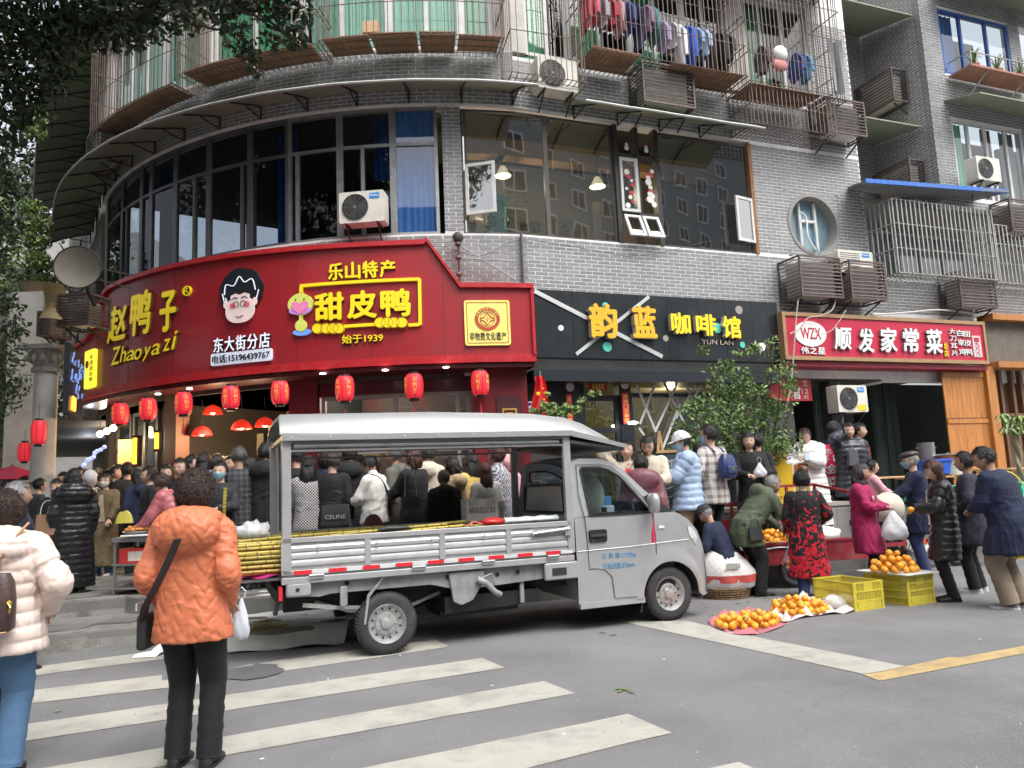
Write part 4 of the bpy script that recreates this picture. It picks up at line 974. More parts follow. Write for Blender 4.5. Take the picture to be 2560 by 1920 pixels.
# ---------------------------------------------------------------- signs
M_redsign=mat('red sign panel',(.32,.013,.02),.4,var=.1,scale=1.2,bump=.08,bscale=5,dirt=.55,dcol=(.2,.03,.03),dscale=1.0,coat=.15)
M_redtrim=mat('red sign edge',(.42,.014,.02),.35,var=.06,dirt=.15,dcol=(.5,.2,.2),dscale=9)
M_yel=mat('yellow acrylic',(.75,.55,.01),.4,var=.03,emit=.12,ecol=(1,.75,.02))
M_yels=mat('yellow acrylic side',(.12,.1,.02),.5)
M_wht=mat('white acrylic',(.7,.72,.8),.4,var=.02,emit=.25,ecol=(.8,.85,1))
M_blk=mat('black acrylic',(.012,.016,.022),.4)
DS=.62   # sign face stands this far off the wall
RS=thing('red_shop_sign','large curved red fascia sign of the duck shop with raised yellow and white lettering','sign')
FS=lambda s,z,y:fp(s,z,DS-y)
# outline of the sign in (s,z): stepped at both ends
top=[(-9.9,4.78),(-9.05,4.82),(-8.75,4.95),(-8.25,5.62),(-8.05,5.68)]+[(s,5.70+.03*math.sin((s+8)*.8)) for s in np.linspace(-7.5,-1.72,13)]+[(-1.68,5.72),(-1.18,4.91),(.02,4.90)]
ZB=3.60
def topz(s):
 for (a,za),(b,zb) in zip(top[:-1],top[1:]):
  if a<=s<=b: return za+(zb-za)*(s-a)/(b-a)
 return top[-1][1]
ss=sorted(set([round(x,3) for x in list(np.linspace(-9.9,.02,45))]+[round(a,3) for a,_ in top]))
ss=[s if s<=0 else -1e-6 for s in ss]
m=MB(); R=[[fp(s,ZB,0),fp(s,ZB,DS),fp(s,topz(s),DS),fp(s,topz(s),0)] for s in ss]; m.loft(R)
m.build('panel',M_redsign,RS)
# raised edge trim along the top and the ends
m=MB(); R=[[fp(s,topz(s)-.05,DS-.01),fp(s,topz(s)-.05,DS+.07),fp(s,topz(s)+.03,DS+.07),fp(s,topz(s)+.03,DS-.3)] for s in ss]; m.loft(R); m.build('edge_trim',M_redtrim,RS)
m=MB(); slabpatch(m,-9.9,-.001,ZB-.02,ZB+.11,DS-.3,DS+.03); m.build('edge_trim',M_redtrim,RS)
m=MB(); slabpatch(m,-.05,-.001,ZB+.1,4.86,DS-.02,DS+.05); slabpatch(m,-9.95,-9.88,ZB+.1,4.8,DS-.1,DS+.05); m.build('edge_trim',M_redtrim,RS)
for s in (-8.6,-7.4,-6.2,-5.0,-3.8,-2.6,-1.45,-.8): m=MB(); slabpatch(m,s,s+.006,ZB+.1,topz(s)-.06,DS-.01,DS+.0025); m.build('panel_seam',mat('seam',(.1,.004,.006),.6),RS)
def bxy(x0,y0,x1,y1,d=DS):
 "photo box -> facade box s0,s1,z0,z1"
 a=fs(x0,(y0+y1)/2,d);b=fs(x1,(y0+y1)/2,d);c=fs((x0+x1)/2,y0,d);e=fs((x0+x1)/2,y1,d); return a[0],b[0],e[1],c[1]
def raised(parent,body,box,th=.05,mats=(M_yel,M_yels),off=.02,name='character',per=True,d=DS,shear=0.,F=None,vertical=False,gap=.1):
 s0,s1,z0,z1=bxy(*box,d); F=F or (lambda s,z,y:fp(s,z,d-y))
 if per: return line_of(name,body,list(mats),s0,s1,z0,z1,-th,th,F,parent,off,gap,shear,vertical)
 return letters(name,body,list(mats),s0,s1,z0,z1,-th,th,F,parent,off,shear)
raised(RS,'赵',(272,765,325,855),off=.035,shear=.15,mats=(M_yel,M_yels)); raised(RS,'鸭',(328,728,386,838),off=.03,shear=.1); raised(RS,'子',(402,728,448,830),off=.035,shear=.05)
for ch,b in zip('Zhaoyazi',((284,868,308,912),(306,866,322,906),(322,876,342,902),(341,872,360,900),(362,868,384,902),(384,860,405,888),(413,848,432,878),(434,828,449,874))): raised(RS,ch,b,off=.02,shear=.25,per=False)
b=bxy(461,714,481,742); m=MB(); ringp(m,(b[0]+b[1])/2,(b[2]+b[3])/2,(b[1]-b[0])*.42,(b[1]-b[0])*.5,-.05,.05,FS,20); m.build('registered_mark',M_yel,RS); raised(RS,'R',(466,720,476,735),per=False,off=.01)
raised(RS,'东大街分店',(537,838,680,876),mats=(M_wht,M_blk),off=.018)
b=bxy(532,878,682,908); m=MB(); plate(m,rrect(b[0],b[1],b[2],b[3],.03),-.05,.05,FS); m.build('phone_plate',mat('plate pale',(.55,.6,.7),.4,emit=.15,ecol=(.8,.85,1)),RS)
raised(RS,'电话:15196439767',(536,883,678,903),mats=(M_blk,M_blk),th=.058,off=.004,name='lettering',per=False)
raised(RS,'乐山特产',(820,655,992,698),off=.035)
raised(RS,'甜皮鸭',(786,728,1032,798),off=.04,th=.07)
raised(RS,'始于1939',(857,836,959,858),off=.02,per=False,name='lettering')
# yellow frame round the product name
A=lambda x,y:fs(x,y,DS)
def fr(p,q,w=.05):
 m=MB(); a=A(*p);b=A(*q); stroke(m,[(a[0]+(b[0]-a[0])*i/6,a[1]+(b[1]-a[1])*i/6) for i in range(7)],w,-.05,.05,FS); m.build('frame_bar',[M_yel],RS)
fr((755,733),(755,718));fr((753,716),(1050,699));fr((1049,699),(1051,813));fr((1050,812),(1022,814));fr((940,812),(862,817))
for i,x in enumerate((796,818,835,850)+(952,970,986,1006)):
 a=A(x,822 if i<4 else 808); m=MB(); disc(m,a[0],a[1],.088,-.05-.004*i,.05,FS,22); m.build('round_bead',M_yel,RS);
 m=MB(); ringp(m,a[0],a[1],.083,.09,-.056-.004*i,.004,FS,22); m.build('bead_outline',mat('bead outline',(.3,.2,.01),.5),RS)
# small duck mark at the left of the frame
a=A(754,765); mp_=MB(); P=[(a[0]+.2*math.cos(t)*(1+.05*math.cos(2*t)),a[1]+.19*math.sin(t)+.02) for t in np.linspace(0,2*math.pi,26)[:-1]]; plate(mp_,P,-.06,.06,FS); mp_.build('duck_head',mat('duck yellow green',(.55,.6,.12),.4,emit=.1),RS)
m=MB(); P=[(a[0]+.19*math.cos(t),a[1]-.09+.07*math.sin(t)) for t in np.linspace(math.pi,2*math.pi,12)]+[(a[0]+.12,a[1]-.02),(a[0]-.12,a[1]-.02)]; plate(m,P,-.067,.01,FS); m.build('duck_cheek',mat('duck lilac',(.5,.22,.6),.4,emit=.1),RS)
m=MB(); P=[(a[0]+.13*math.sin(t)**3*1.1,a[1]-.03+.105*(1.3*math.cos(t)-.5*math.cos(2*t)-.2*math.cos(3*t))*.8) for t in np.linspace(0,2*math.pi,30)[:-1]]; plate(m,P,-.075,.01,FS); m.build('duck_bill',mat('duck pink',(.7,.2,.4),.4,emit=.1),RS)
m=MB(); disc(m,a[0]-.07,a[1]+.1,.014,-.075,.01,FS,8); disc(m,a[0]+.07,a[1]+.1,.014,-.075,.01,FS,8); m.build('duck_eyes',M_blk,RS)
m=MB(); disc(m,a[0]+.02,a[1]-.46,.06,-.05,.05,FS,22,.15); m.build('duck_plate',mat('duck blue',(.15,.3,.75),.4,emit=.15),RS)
m=MB(); plate(m,rect(a[0]-.02,a[0]+.03,a[1]-.3,a[1]-.12),-.055,.05,FS); disc(m,a[0]+.01,a[1]-.35,.1,-.058,.02,FS,20); m.build('duck_neck',mat('duck yellow green',(.55,.6,.12),.4),RS)
# round faced portrait logo with swept black hair
a=A(606,745); cx,cz=a;
def pl(name,P,y,th,mt): m=MB(); plate(m,P,y,th,FS); return m.build(name,mt,RS)
def ell(cx,cz,rx,rz,n=28,e=2.,t0=0,t1=2*math.pi): return [(cx+rx*np.sign(math.cos(t))*abs(math.cos(t))**(2/e),cz+rz*np.sign(math.sin(t))*abs(math.sin(t))**(2/e)) for t in np.linspace(t0,t1,n+1)[:-1]]
pl('logo_hair',[(cx+.40*math.cos(t)*(1+.03*math.sin(9*t)),cz+.13+.39*math.sin(t)*(1+.03*math.cos(7*t))) for t in np.linspace(0,2*math.pi,60)[:-1]],-.06,.06,M_blk)
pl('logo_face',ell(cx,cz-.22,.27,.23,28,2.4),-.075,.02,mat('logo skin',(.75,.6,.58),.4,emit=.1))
pl('logo_face',[(cx-.17,cz-.12),(cx-.17,cz+.04),(cx-.08,cz+.07),(cx,cz+.04),(cx+.09,cz+.07),(cx+.17,cz+.04),(cx+.17,cz-.12)],-.078,.02,mat('logo skin',(.75,.6,.58),.4))
for sx in (-1,1):
 pl('logo_ear',ell(cx+sx*.27,cz-.1,.045,.07,14),-.07,.02,mat('logo skin',(.75,.6,.58),.4)); pl('logo_cheek',ell(cx+sx*.13,cz-.14,.055,.05,16),-.082,.02,mat('logo cheek',(.75,.16,.2),.4))
 m=MB(); stroke(m,[(cx+sx*.03,cz-.02),(cx+sx*.09,cz+.0),(cx+sx*.15,cz-.03)],.014,-.086,.01,FS); ringp(m,cx+sx*.065,cz-.12,.045,.053,-.086,.01,FS,16); m.build('logo_spectacles',M_blk,RS)
m=MB(); stroke(m,[(cx-.07,cz-.33),(cx,cz-.355),(cx+.07,cz-.33)],.012,-.086,.01,FS); m.build('logo_mouth',mat('logo line',(.3,.05,.05),.5),RS)
wv=smooth_pts([(cx-.3,cz+.08),(cx-.27,cz+.25),(cx-.12,cz+.22),(cx-.02,cz+.37),(cx+.08,cz+.26),(cx+.22,cz+.3),(cx+.28,cz+.1)],5)
m=MB(); stroke(m,wv,.014,-.07,.012,FS); stroke(m,[(cx-.34,cz+.1),(cx-.3,cz-.05)],.012,-.07,.012,FS); stroke(m,[(cx+.34,cz+.1),(cx+.3,cz-.05)],.012,-.07,.012,FS); stroke(m,[(cx-.28,cz+.02),(cx-.24,cz-.07)],.012,-.07,.012,FS); m.build('logo_line',M_wht,RS)
# heritage plaque
HP=thing('heritage_plaque','square yellow heritage plaque with round red emblem on the right of the red sign','plaque')
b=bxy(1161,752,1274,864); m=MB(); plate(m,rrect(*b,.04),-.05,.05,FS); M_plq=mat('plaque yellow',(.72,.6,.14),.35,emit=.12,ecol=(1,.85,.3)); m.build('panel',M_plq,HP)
m=MB();
for (p,q) in (((b[0]+.04,b[2]+.04),(b[1]-.04,b[2]+.04)),((b[1]-.04,b[2]+.04),(b[1]-.04,b[3]-.04)),((b[1]-.04,b[3]-.04),(b[0]+.04,b[3]-.04)),((b[0]+.04,b[3]-.04),(b[0]+.04,b[2]+.04))): stroke(m,[p,q],.012,-.055,.01,FS)
m.build('border_line',mat('plaque brown',(.35,.12,.03),.5),HP)
M_emb=mat('emblem red',(.42,.06,.02),.5); cxp,czp=(b[0]+b[1])/2,b[3]-(b[3]-b[2])*.42;
m=MB(); ringp(m,cxp,czp,.145,.2,-.056,.01,FS,36); ringp(m,cxp,czp,.115,.122,-.056,.01,FS,30); m.build('emblem_ring',M_emb,HP)
m=MB(); stroke(m,[(cxp-.12,czp+.0),(cxp-.06,czp+.03),(cxp,czp+.1),(cxp+.06,czp+.03),(cxp+.12,czp)],.016,-.056,.01,FS); stroke(m,[(cxp-.12,czp-.02),(cxp-.06,czp-.03),(cxp,czp-.1),(cxp+.06,czp-.03),(cxp+.12,czp-.02)],.016,-.056,.01,FS)
for q in ((0,.03),(0,-.03),(.03,0),(-.03,0),(0,0)): disc(m,cxp+q[0],czp+q[1],.009,-.056,.01,FS,8)
m.build('emblem_mark',M_emb,HP)
for k,ch in enumerate('中国非物质文化遗产'):
 t=math.radians(160-k*17.5); x,z=cxp+.172*math.cos(t),czp+.172*math.sin(t); letters('lettering',ch,[M_plq],x-.017,x+.017,z-.017,z+.017,-.06,.004,FS,HP,.01)
raised(HP,'非物质文化遗产',(1173,832,1265,852),mats=(M_blk,M_blk),th=.056,off=.01)
# narrow yellow sign on the curved left end
VS=thing('narrow_yellow_sign','narrow lit yellow sign with red writing at the left end of the red fascia','sign')
b=bxy(219,876,243,970,DS+.02); F3=lambda s,z,y:fp(s,z,DS+.03-y); m=MB(); plate(m,rrect(b[0],b[1],b[2],b[3],.04),-.05,.06,F3); m.build('panel',mat('lit yellow',(.7,.75,.05),.4,emit=.45,ecol=(.85,.9,.05)),VS)
line_of('character','非遗甜皮鸭',[mat('lit red',(.6,.08,.02),.5)],b[0]+(b[1]-b[0])*.58,b[1]-.05,b[2]+.1,b[3]-.1,-.056,.004,F3,VS,.01,.2,0,True)
m=MB(); disc(m,b[0]+(b[1]-b[0])*.3,(b[2]+b[3])/2+.1,.08,-.056,.005,F3,16); m.build('emblem_mark',mat('lit red',(.6,.08,.02),.5),VS)
# blue neon sign on the side street
p=aty(185,960,12.9)
NS=thing('blue_neon_sign','blue and white neon sign with orange tip edge-on at the left','neon sign',(p[0],p[1],p[2]),math.radians(113))
m=MB(); m.box(-.9,.9,-.04,.04,-.55,.55); m.build('backing',M_blk,NS)
M_neon=mat('blue neon',(.12,.2,.45),.4,emit=.25,ecol=(.3,.45,1)); M_neono=mat('orange neon',(.9,.3,.02),.4,emit=2,ecol=(1,.35,.03))
for i in range(26): m=MB(); x=-.8+(i%9)*.19+random.uniform(-.05,.05); z=random.uniform(-.2,.4); a=random.choice((0,1.57,.8,-.8)); m.tube([(x,-.06,z),(x+.1*math.cos(a),-.06,z+.13*math.sin(a))],.012,5); m.build('neon_stroke',M_neon,NS)
for i in range(4): m=MB(); m.tube([(-.6+i*.1,-.06,-.5),(-.57+i*.1,-.06,-.28)],.016,5); m.build('neon_stroke',M_neono,NS)
# ---------------------------------------------------------------- black cafe sign
CS=thing('black_cafe_sign','weathered black cafe fascia with crossed white strips and yellow lettering','sign')
DC=.35; FC=lambda s,z,y:fp(s,z,DC-y)
M_blksign=mat('weathered black panel',(.01,.014,.017),.35,var=.25,scale=3,dirt=.5,dcol=(.035,.042,.045),dscale=1.6,rand=.12)
xs=[.02,.78,1.42,2.12,2.75,3.45,4.05,4.7,5.33]
for a,b in zip(xs[:-1],xs[1:]):
 m=MB(); plate(m,rect(a+.003,b-.003,3.71,4.92),0,.2,FC); m.build('panel',M_blksign,CS)
M_strip=mat('white strip',(.5,.52,.53),.5,var=.08,dirt=.3)
for p,q in (((1335,728),(1655,892)),((1622,742),(1440,886))):
 a=fs(*p,DC);b=fs(*q,DC); m=MB(); stroke(m,[a,b],.075 if q[0]>1500 else .06,-.02 if q[0]>1500 else -.014,.02,FC); m.build('crossed_strip',M_strip,CS)
M_teal=mat('teal dot',(.08,.5,.4),.5); M_grayd=mat('grey dot',(.3,.27,.26),.6)
for x,y,r,mt in ((1402,820,.05,M_wht),(1518,867,.09,M_teal),(1513,764,.06,M_teal),(1847,775,.085,M_grayd),(1856,862,.06,M_teal),(1905,867,.08,M_wht),(1664,846,.06,M_grayd),(1793,820,.1,M_teal)):
 a=fs(x,y,DC); m=MB(); disc(m,a[0],a[1],r,-.008,.008,FC,20); m.build('painted_dot',mt,CS)
M_gold=mat('gold yellow letter',(.72,.42,.02),.42,var=.05); M_pinkside=mat('pale letter side',(.5,.42,.38),.5)
for ch,b in (('韵',(1462,762,1540,848)),('蓝',(1570,768,1637,848))): raised(CS,ch,b,th=.12,mats=(M_gold,M_pinkside),off=.04,d=DC,F=FC)
for ch,b in (('咖',(1668,784,1722,838)),('啡',(1730,788,1786,842)),('馆',(1797,793,1847,848))): raised(CS,ch,b,th=.1,mats=(M_yel,M_pinkside),off=.035,d=DC,F=FC)
raised(CS,'YUN LAN',(1753,850,1832,862),th=.02,mats=(M_pinkside,M_blk),off=.004,d=DC,F=FC,name='lettering',per=False)
# ---------------------------------------------------------------- restaurant sign
TS=thing('red_restaurant_sign','red restaurant fascia in a tan frame with white lettering and oval logo','sign')
DR=.5; FR=lambda s,z,y:fp(s,z,DR-y)
M_red3=mat('crimson sign',(.45,.012,.045),.45,var=.05,scale=2); M_tan=mat('tan frame',(.32,.2,.1),.6,var=.12)
x0,x1,z0,z1=5.28,10.92,3.74,4.70
m=MB(); plate(m,rect(x0+.07,x1-.07,z0+.07,z1-.07),0,.12,FR); m.build('panel',M_red3,TS)
m=MB();
for r in (rect(x0,x1,z0,z0+.075),rect(x0,x1,z1-.075,z1)): plate(m,r,-.03,.16,FR)
for r in (rect(x0,x0+.075,z0+.075,z1-.075),rect(x1-.075,x1,z0+.075,z1-.075)): plate(m,r,-.03,.16,FR)
m.build('frame',M_tan,TS)
M_ws=mat('letter shade side',(.25,.25,.27),.5)
def rr3(body,box,th=.06,off=.03,mats=(M_white,M_ws),per=True,**k): return raised(TS,body,box,th=th,mats=mats,off=off,d=DR,F=FR,per=per,**k)
for ch,b in (('顺',(2077,820,2128,876)),('发',(2138,822,2182,882)),('家',(2192,820,2240,882)),('常',(2250,822,2296,882)),('菜',(2306,824,2354,886))): rr3(ch,b,off=.03,shear=.12)
a=fs(2025,835,DR); m=MB(); disc(m,a[0],a[1],.26,-.02,.02,FR,36,.40); m.build('oval_logo',M_white,TS)
rr3('WZX',(2000,820,2050,848),th=.028,off=.012,mats=(M_red3,M_red3),per=False,name='lettering'); rr3('伟之星',(2000,868,2062,886),th=.03,off=.03)
rr3('总店',(2357,856,2368,893),mats=(M_yel,M_yels),off=.02,th=.03,vertical=True)
rr3('大刀耳片',(2373,820,2389,892),off=.02,th=.03,vertical=True,gap=.25); rr3('白宰鸡',(2392,822,2408,892),off=.02,th=.03,vertical=True,gap=.3); rr3('甜皮鸭',(2408,824,2426,892),off=.02,th=.03,vertical=True,gap=.3)
b=bxy(2431,840,2451,893,DR); m=MB(); plate(m,rect(*b),-.02,.02,FR); m.build('year_plate',mat('pale pink plate',(.6,.5,.5),.5),TS)
rr3('一九八八',(2435,844,2447,890),th=.028,off=.008,mats=(M_red3,M_red3),vertical=True)
# ---------------------------------------------------------------- ground floor fronts
SH=thing('shop_fronts','ground floor shop fronts under the three fascias','shop front'); SH['label']='dark ground floor shop fronts beneath the red, black and crimson fascias'
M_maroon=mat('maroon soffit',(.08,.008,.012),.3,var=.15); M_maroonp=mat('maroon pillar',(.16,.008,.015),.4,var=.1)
def sp(x,y,d=-.1): return fs(x,y,d)
def fbox(s0,s1,z0,z1,d0,d1,mt,name,parent=None):
 m=MB(); slabpatch(m,s0,s1,z0,z1,d0,d1); return m.build(name,mt,parent or SH)
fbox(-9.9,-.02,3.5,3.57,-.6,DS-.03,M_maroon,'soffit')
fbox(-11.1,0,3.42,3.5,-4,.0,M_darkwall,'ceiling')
# pillars
fbox(-4.25,-3.72,.34,3.5,-.35,.02,M_maroonp,'pillar'); fbox(-1.0,-.08,.34,3.5,-.3,.25,M_maroonp,'pillar')
fbox(-7.2,-6.85,.34,3.5,-.3,0,mat('timber pillar',(.12,.05,.03),.6),'pillar'); fbox(-9.9,-9.6,.34,3.5,-.3,0,M_darkwall,'pillar')
a=sp(1200,1000,.27); fbox(-.62,-.2,1.2,3.05,.25,.28,mat('dark sign board',(.05,.006,.01),.5),'pillar_board')
F_=lambda s,z,y:fp(s,z,.28-y)
for i,ch in enumerate('回头'): letters('character',ch,[mat('gold small',(.45,.25,.05),.5)],-.53,-.28,2.55-i*.38,2.83-i*.38,-.015,.015,F_,SH,.02)
# interior rooms
fbox(-7.6,-3.9,.34,3.5,-3.3,-3.2,M_warmwall,'back_wall');
for i in range(8):
 s=-7.5+i*.46; fbox(s,s+.44,.6,2.6,-3.2,-3.17,M_warmwall,'wall_panel')
fbox(-3.9,0,.34,3.5,-2.6,-2.5,mat('pinkish room wall',(.25,.17,.15),.7,var=.2,scale=1),'back_wall')
fbox(-11.1,-7.7,.34,3.5,-2.9,-2.8,mat('brown timber wall',(.1,.06,.04),.7,var=.3,scale=2),'back_wall')
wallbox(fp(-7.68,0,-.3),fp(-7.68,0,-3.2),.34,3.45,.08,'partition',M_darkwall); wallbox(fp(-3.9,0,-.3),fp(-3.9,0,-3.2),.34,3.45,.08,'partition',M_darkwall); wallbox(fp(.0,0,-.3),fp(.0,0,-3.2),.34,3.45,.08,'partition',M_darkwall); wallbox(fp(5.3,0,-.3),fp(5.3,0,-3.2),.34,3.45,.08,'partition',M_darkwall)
# sliding windows of the duck shop counter
def swin(s0,s1,z0,z1,vs,hs,mt,d,fw=.07,g=G_clear):
 w=window(s0,s1,z0,z1,'w',mt,g,vs,hs,fw,d,parent=SH); return w
swin(-3.68,-1.02,1.35,3.2,(-2.35,-1.25) ,(2.2,),mat('grey window frame',(.3,.28,.28),.5),-.12)
fbox(-3.7,-1.0,.34,1.33,-.2,-.05,mat('counter front',(.14,.13,.13),.5),'counter')
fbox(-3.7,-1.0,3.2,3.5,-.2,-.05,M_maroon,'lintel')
swin(-8.6,-7.6,.4,3.3,(-8.1,),(),M_alud,-.15); swin(-9.6,-8.7,.4,3.3,(),(2.6,),M_alud,-.15)
# red menu strip, bulletin sheets in the shop
for (x,y,w,h,c) in ((555,1060,.3,.35,(.5,.48,.42)),(640,1085,.25,.45,(.55,.5,.4)),(905,1110,.5,.6,(.55,.42,.18))):
 a=fs(x,y,-2.3); fbox(a[0],a[0]+w,a[1]-h,a[1],-2.35,-2.32,mat('notice%d'%x,c,.7),'notice')
# cafe front
fbox(.0,5.3,3.3,3.5,-.5,.3,M_blk,'soffit'); fbox(0,1.15,.5,3.35,-.3,-.12,mat('black render',(.03,.03,.032),.7,var=.3,scale=4),'wall')
fbox(4.3,5.3,.5,3.35,-.3,-.05,mat('black render',(.03,.03,.032),.7,var=.3,scale=4),'wall')
fbox(.0,5.3,.34,3.5,-3.2,-3.1,mat('olive cafe wall',(.2,.16,.07),.8,var=.3,scale=1),'back_wall')
a0,a1=sp(1431,1000)[0],sp(1549,1000)[0]
swin(a0,a1,.5,3.1,(),(2.45,),M_blk,-.15,.1,G_coffee);
b0,b1=sp(1578,1000)[0],4.3
swin(b0,b1,.5,3.15,(),(),M_blk,-.2,.06,G_coffee)
fbox(1.15,a0,.5,3.3,-.3,-.1,M_blk,'door_jamb'); fbox(a1,b0,.5,3.3,-.3,-.1,M_blk,'door_jamb')
FL=lambda s,z,y:fp(s,z,-.12-y)
m=None
for p,q in (((1585,945),(1640,1080)),((1640,1075),(1700,945)),((1655,945),(1712,1060)),((1690,1045),(1750,945)),((1600,1060),(1642,950)),((1598,1070),(1648,1140)),((1650,1140),(1700,1010)),((1710,945),(1745,1030)),((1715,1030),(1765,945))):
 a=fs(*p,-.12);b=fs(*q,-.12); m=MB(); stroke(m,[a,b],.045,0,.02,FL); m.build('lattice_strip',M_strip,SH)
# restaurant interior
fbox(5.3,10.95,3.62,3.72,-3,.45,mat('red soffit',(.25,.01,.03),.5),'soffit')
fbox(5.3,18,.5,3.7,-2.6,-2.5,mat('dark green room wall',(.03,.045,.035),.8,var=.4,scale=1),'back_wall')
fbox(5.3,5.9,.5,3.6,-.4,-.1,mat('grey black wall',(.05,.05,.052),.7,var=.3,scale=2),'wall')
fbox(6.9,7.15,.5,3.6,-.4,-.1,mat('grey black wall',(.05,.05,.052),.7),'pillar'); fbox(7.15,7.3,.5,3.6,-.4,-.2,M_alud,'pillar')
curtain(7.6,8.8,.6,3.55,-1.4,mat('dark green plastic',(.03,.05,.04),.35,var=.4,scale=3),SH,'curtain',.05,.25); curtain(9.1,9.9,.6,3.55,-1.2,mat('dark green plastic',(.03,.05,.04),.35),SH,'curtain',.05,.25)
# small red price sign with white writing
PS=thing('red_price_sign','small red price sign reading 12 yuan behind the shrub','sign'); b=bxy(1925,948,2029,1002,.0); Fp=lambda s,z,y:fp(s,z,.0-y)
m=MB(); plate(m,rect(*b),0,.03,Fp); m.build('panel',mat('price red',(.5,.03,.04),.5),PS)
raised(PS,'官',(1980,965,2002,998),d=0.,F=Fp,mats=(M_white,M_ws),th=.01,off=.03); raised(PS,'12',(2004,972,2020,984),d=0.,F=Fp,mats=(M_white,M_ws),th=.01,off=.02,per=False); raised(PS,'元',(2008,988,2022,998),d=0.,F=Fp,mats=(M_white,M_ws),th=.01,off=.01); raised(PS,'每天',(2006,950,2018,968),d=0.,F=Fp,mats=(M_white,M_ws),th=.01,off=.01,vertical=True)
# orange timber door leaves, posts and beams
TDR=thing('timber_door','tall orange varnished timber door leaf standing open by the restaurant','door')
def leaf(x0,x1,d,z0=.5,z1=3.6,nb=5):
 a=fs(x0,1000,d)[0];b=fs(x1,1000,d)[0]
 for i in range(nb):
  p=a+(b-a)*i/nb; q=a+(b-a)*(i+1)/nb-.006; fbox(p,q,z0,z1,d-.03,d,M_wood,'plank',TDR)
 for z in (z0+.02,1.25,2.45,z1-.12): fbox(a,b,z,z+.1,d,d+.02,M_wood,'rail',TDR)
 for z in (1.36,2.56): fbox(a+.02,b-.02,z,z+.012,d,d+.006,M_black,'groove',TDR)
leaf(2362,2468,.25)
fbox(fs(2470,1000,.3)[0],fs(2492,1000,.3)[0],.5,3.72,-.1,.34,M_wood,'post',TDR)
NX=thing('timber_shop_front','timber framed shop front at the far right edge with orange beams','shop front')
aa=fs(2475,900,.3)[0]
for zz,h in ((3.68,.14),(4.78,.14)):
 fbox(aa,15,zz,zz+h,.1,.5,M_wood,'beam',NX)
fbox(aa,15,3.82,4.78,.1,.3,mat('grey brown fascia',(.14,.12,.1),.8,var=.2,dirt=.4),'fascia',NX)
for x in (2505,2535,2557):
 q=fs(x,1000,.1)[0]; fbox(q,q+.09,.5,3.68,-.05,.1,mat('brown timber',(.14,.07,.035),.6,var=.2),'mullion',NX)
fbox(aa+.1,15,2.6,2.68,-.05,.09,mat('brown timber',(.14,.07,.035),.6),'rail',NX); fbox(aa+.1,15,.5,1.3,-.1,.05,mat('brown timber',(.14,.07,.035),.6),'rail',NX)
fbox(aa+.1,15,.5,3.7,-.5,-.45,mat('lit brown wall',(.16,.09,.05),.8),'back_wall',NX)
# ---------------------------------------------------------------- lamps
def lantern(label,px,py,D,w=.3,h=.4,tassel=True,txt=True,lit=.35,chars='赵鸭子'):
 p=aty(px,py,D); t=thing('red_lantern',label,'lantern',tuple(p),random.uniform(-.5,.5),'round red paper lanterns hung along the shop front')
 ML=mat('lantern red',(.55,.015,.03),.5,var=.1,emit=lit*.6,ecol=(1,.04,.06))
 m=MB(); n=24; R=[]
 for i in range(11):
  v=i/10; r=w/2*(.72+.28*math.sin(math.pi*v)**.5); R.append([(r*math.cos(2*math.pi*j/n)*(1-.02*(j%3==0)),r*math.sin(2*math.pi*j/n)*(1-.02*(j%3==0)),h*(v-.5)) for j in range(n)])
 m.loft(R); m.build('paper_shade',ML,t,smooth=1.2)
 m=MB()
 for j in range(8):
  a=2*math.pi*j/8; m.tube([(r2*math.cos(a),r2*math.sin(a),h*(v-.5)) for v,r2 in [(v,w/2*(.72+.28*math.sin(math.pi*v)**.5)+.003) for v in [k/8 for k in range(9)]]],.0035,4)
 m.build('rib',mat('lantern dark rib',(.2,.01,.015),.6),t)
 m=MB(); m.cyl((0,0,h/2-.005),(0,0,h/2+.035),w*.28,w*.28,16); m.build('cap',M_black,t); m=MB(); m.cyl((0,0,-h/2-.04),(0,0,-h/2+.005),w*.26,w*.26,16); m.build('base_ring',M_black,t)
 m=MB(); m.cyl((0,0,h/2+.03),(0,0,h/2+.25),.004,n=5); m.build('hanging_wire',M_black,t)
 if tassel:
  m=MB(); m.cyl((0,0,-h/2-.04),(0,0,-h/2-.16),.004,n=5); m.cyl((0,0,-h/2-.16),(0,0,-h/2-.32),.012,.02,8); m.build('tassel',mat('tassel red',(.4,.02,.03),.8),t)
 if txt:
  for k,ang in enumerate((-2.1,-.9)):
   for i,ch in enumerate(chars):
    z=h*.26-i*h*.24; r=w/2+.004; letters('character',ch,[mat('lantern gold',(.8,.4,.1),.5,emit=.1)],-.035,.035,z-.04,z+.04,0,.002,lambda x,zz,y,ang=ang,r=r:((r+y)*math.cos(ang+x/r),(r+y)*math.sin(ang+x/r),zz),t,.01)
 return t
LPX=[(301,1035,13.6,'lantern leftmost of the row, below the yellow calligraphy'),(370,1023,13.3,'second lantern from the left in the row'),(459,1009,12.9,'third lantern, left of the inside pendant lamps'),(577,994,12.7,'fourth lantern, in front of the dark round lamp'),(700,982,12.5,'fifth lantern, beside the maroon pillar'),(862,972,12.5,'sixth lantern, over the canopy of the pickup'),(1035,966,12.6,'seventh lantern with gold writing left of the plaque'),(1200,958,12.75,'rightmost lantern of the row, by the red corner pillar')]
for i,(x,y,D,l) in enumerate(LPX): lantern('round red '+l,x,y,D,.29+.02*(i>4),.37+.03*(i>4),tassel=i in (2,5,6,7),txt=True)
lantern('tall red lantern hanging before the white column',97,1081,11.8,.22,.36,False,False,.8); lantern('small red lantern lowest at the left edge, nearest the trees',61,1130,13.5,.2,.32,False,False,.8)
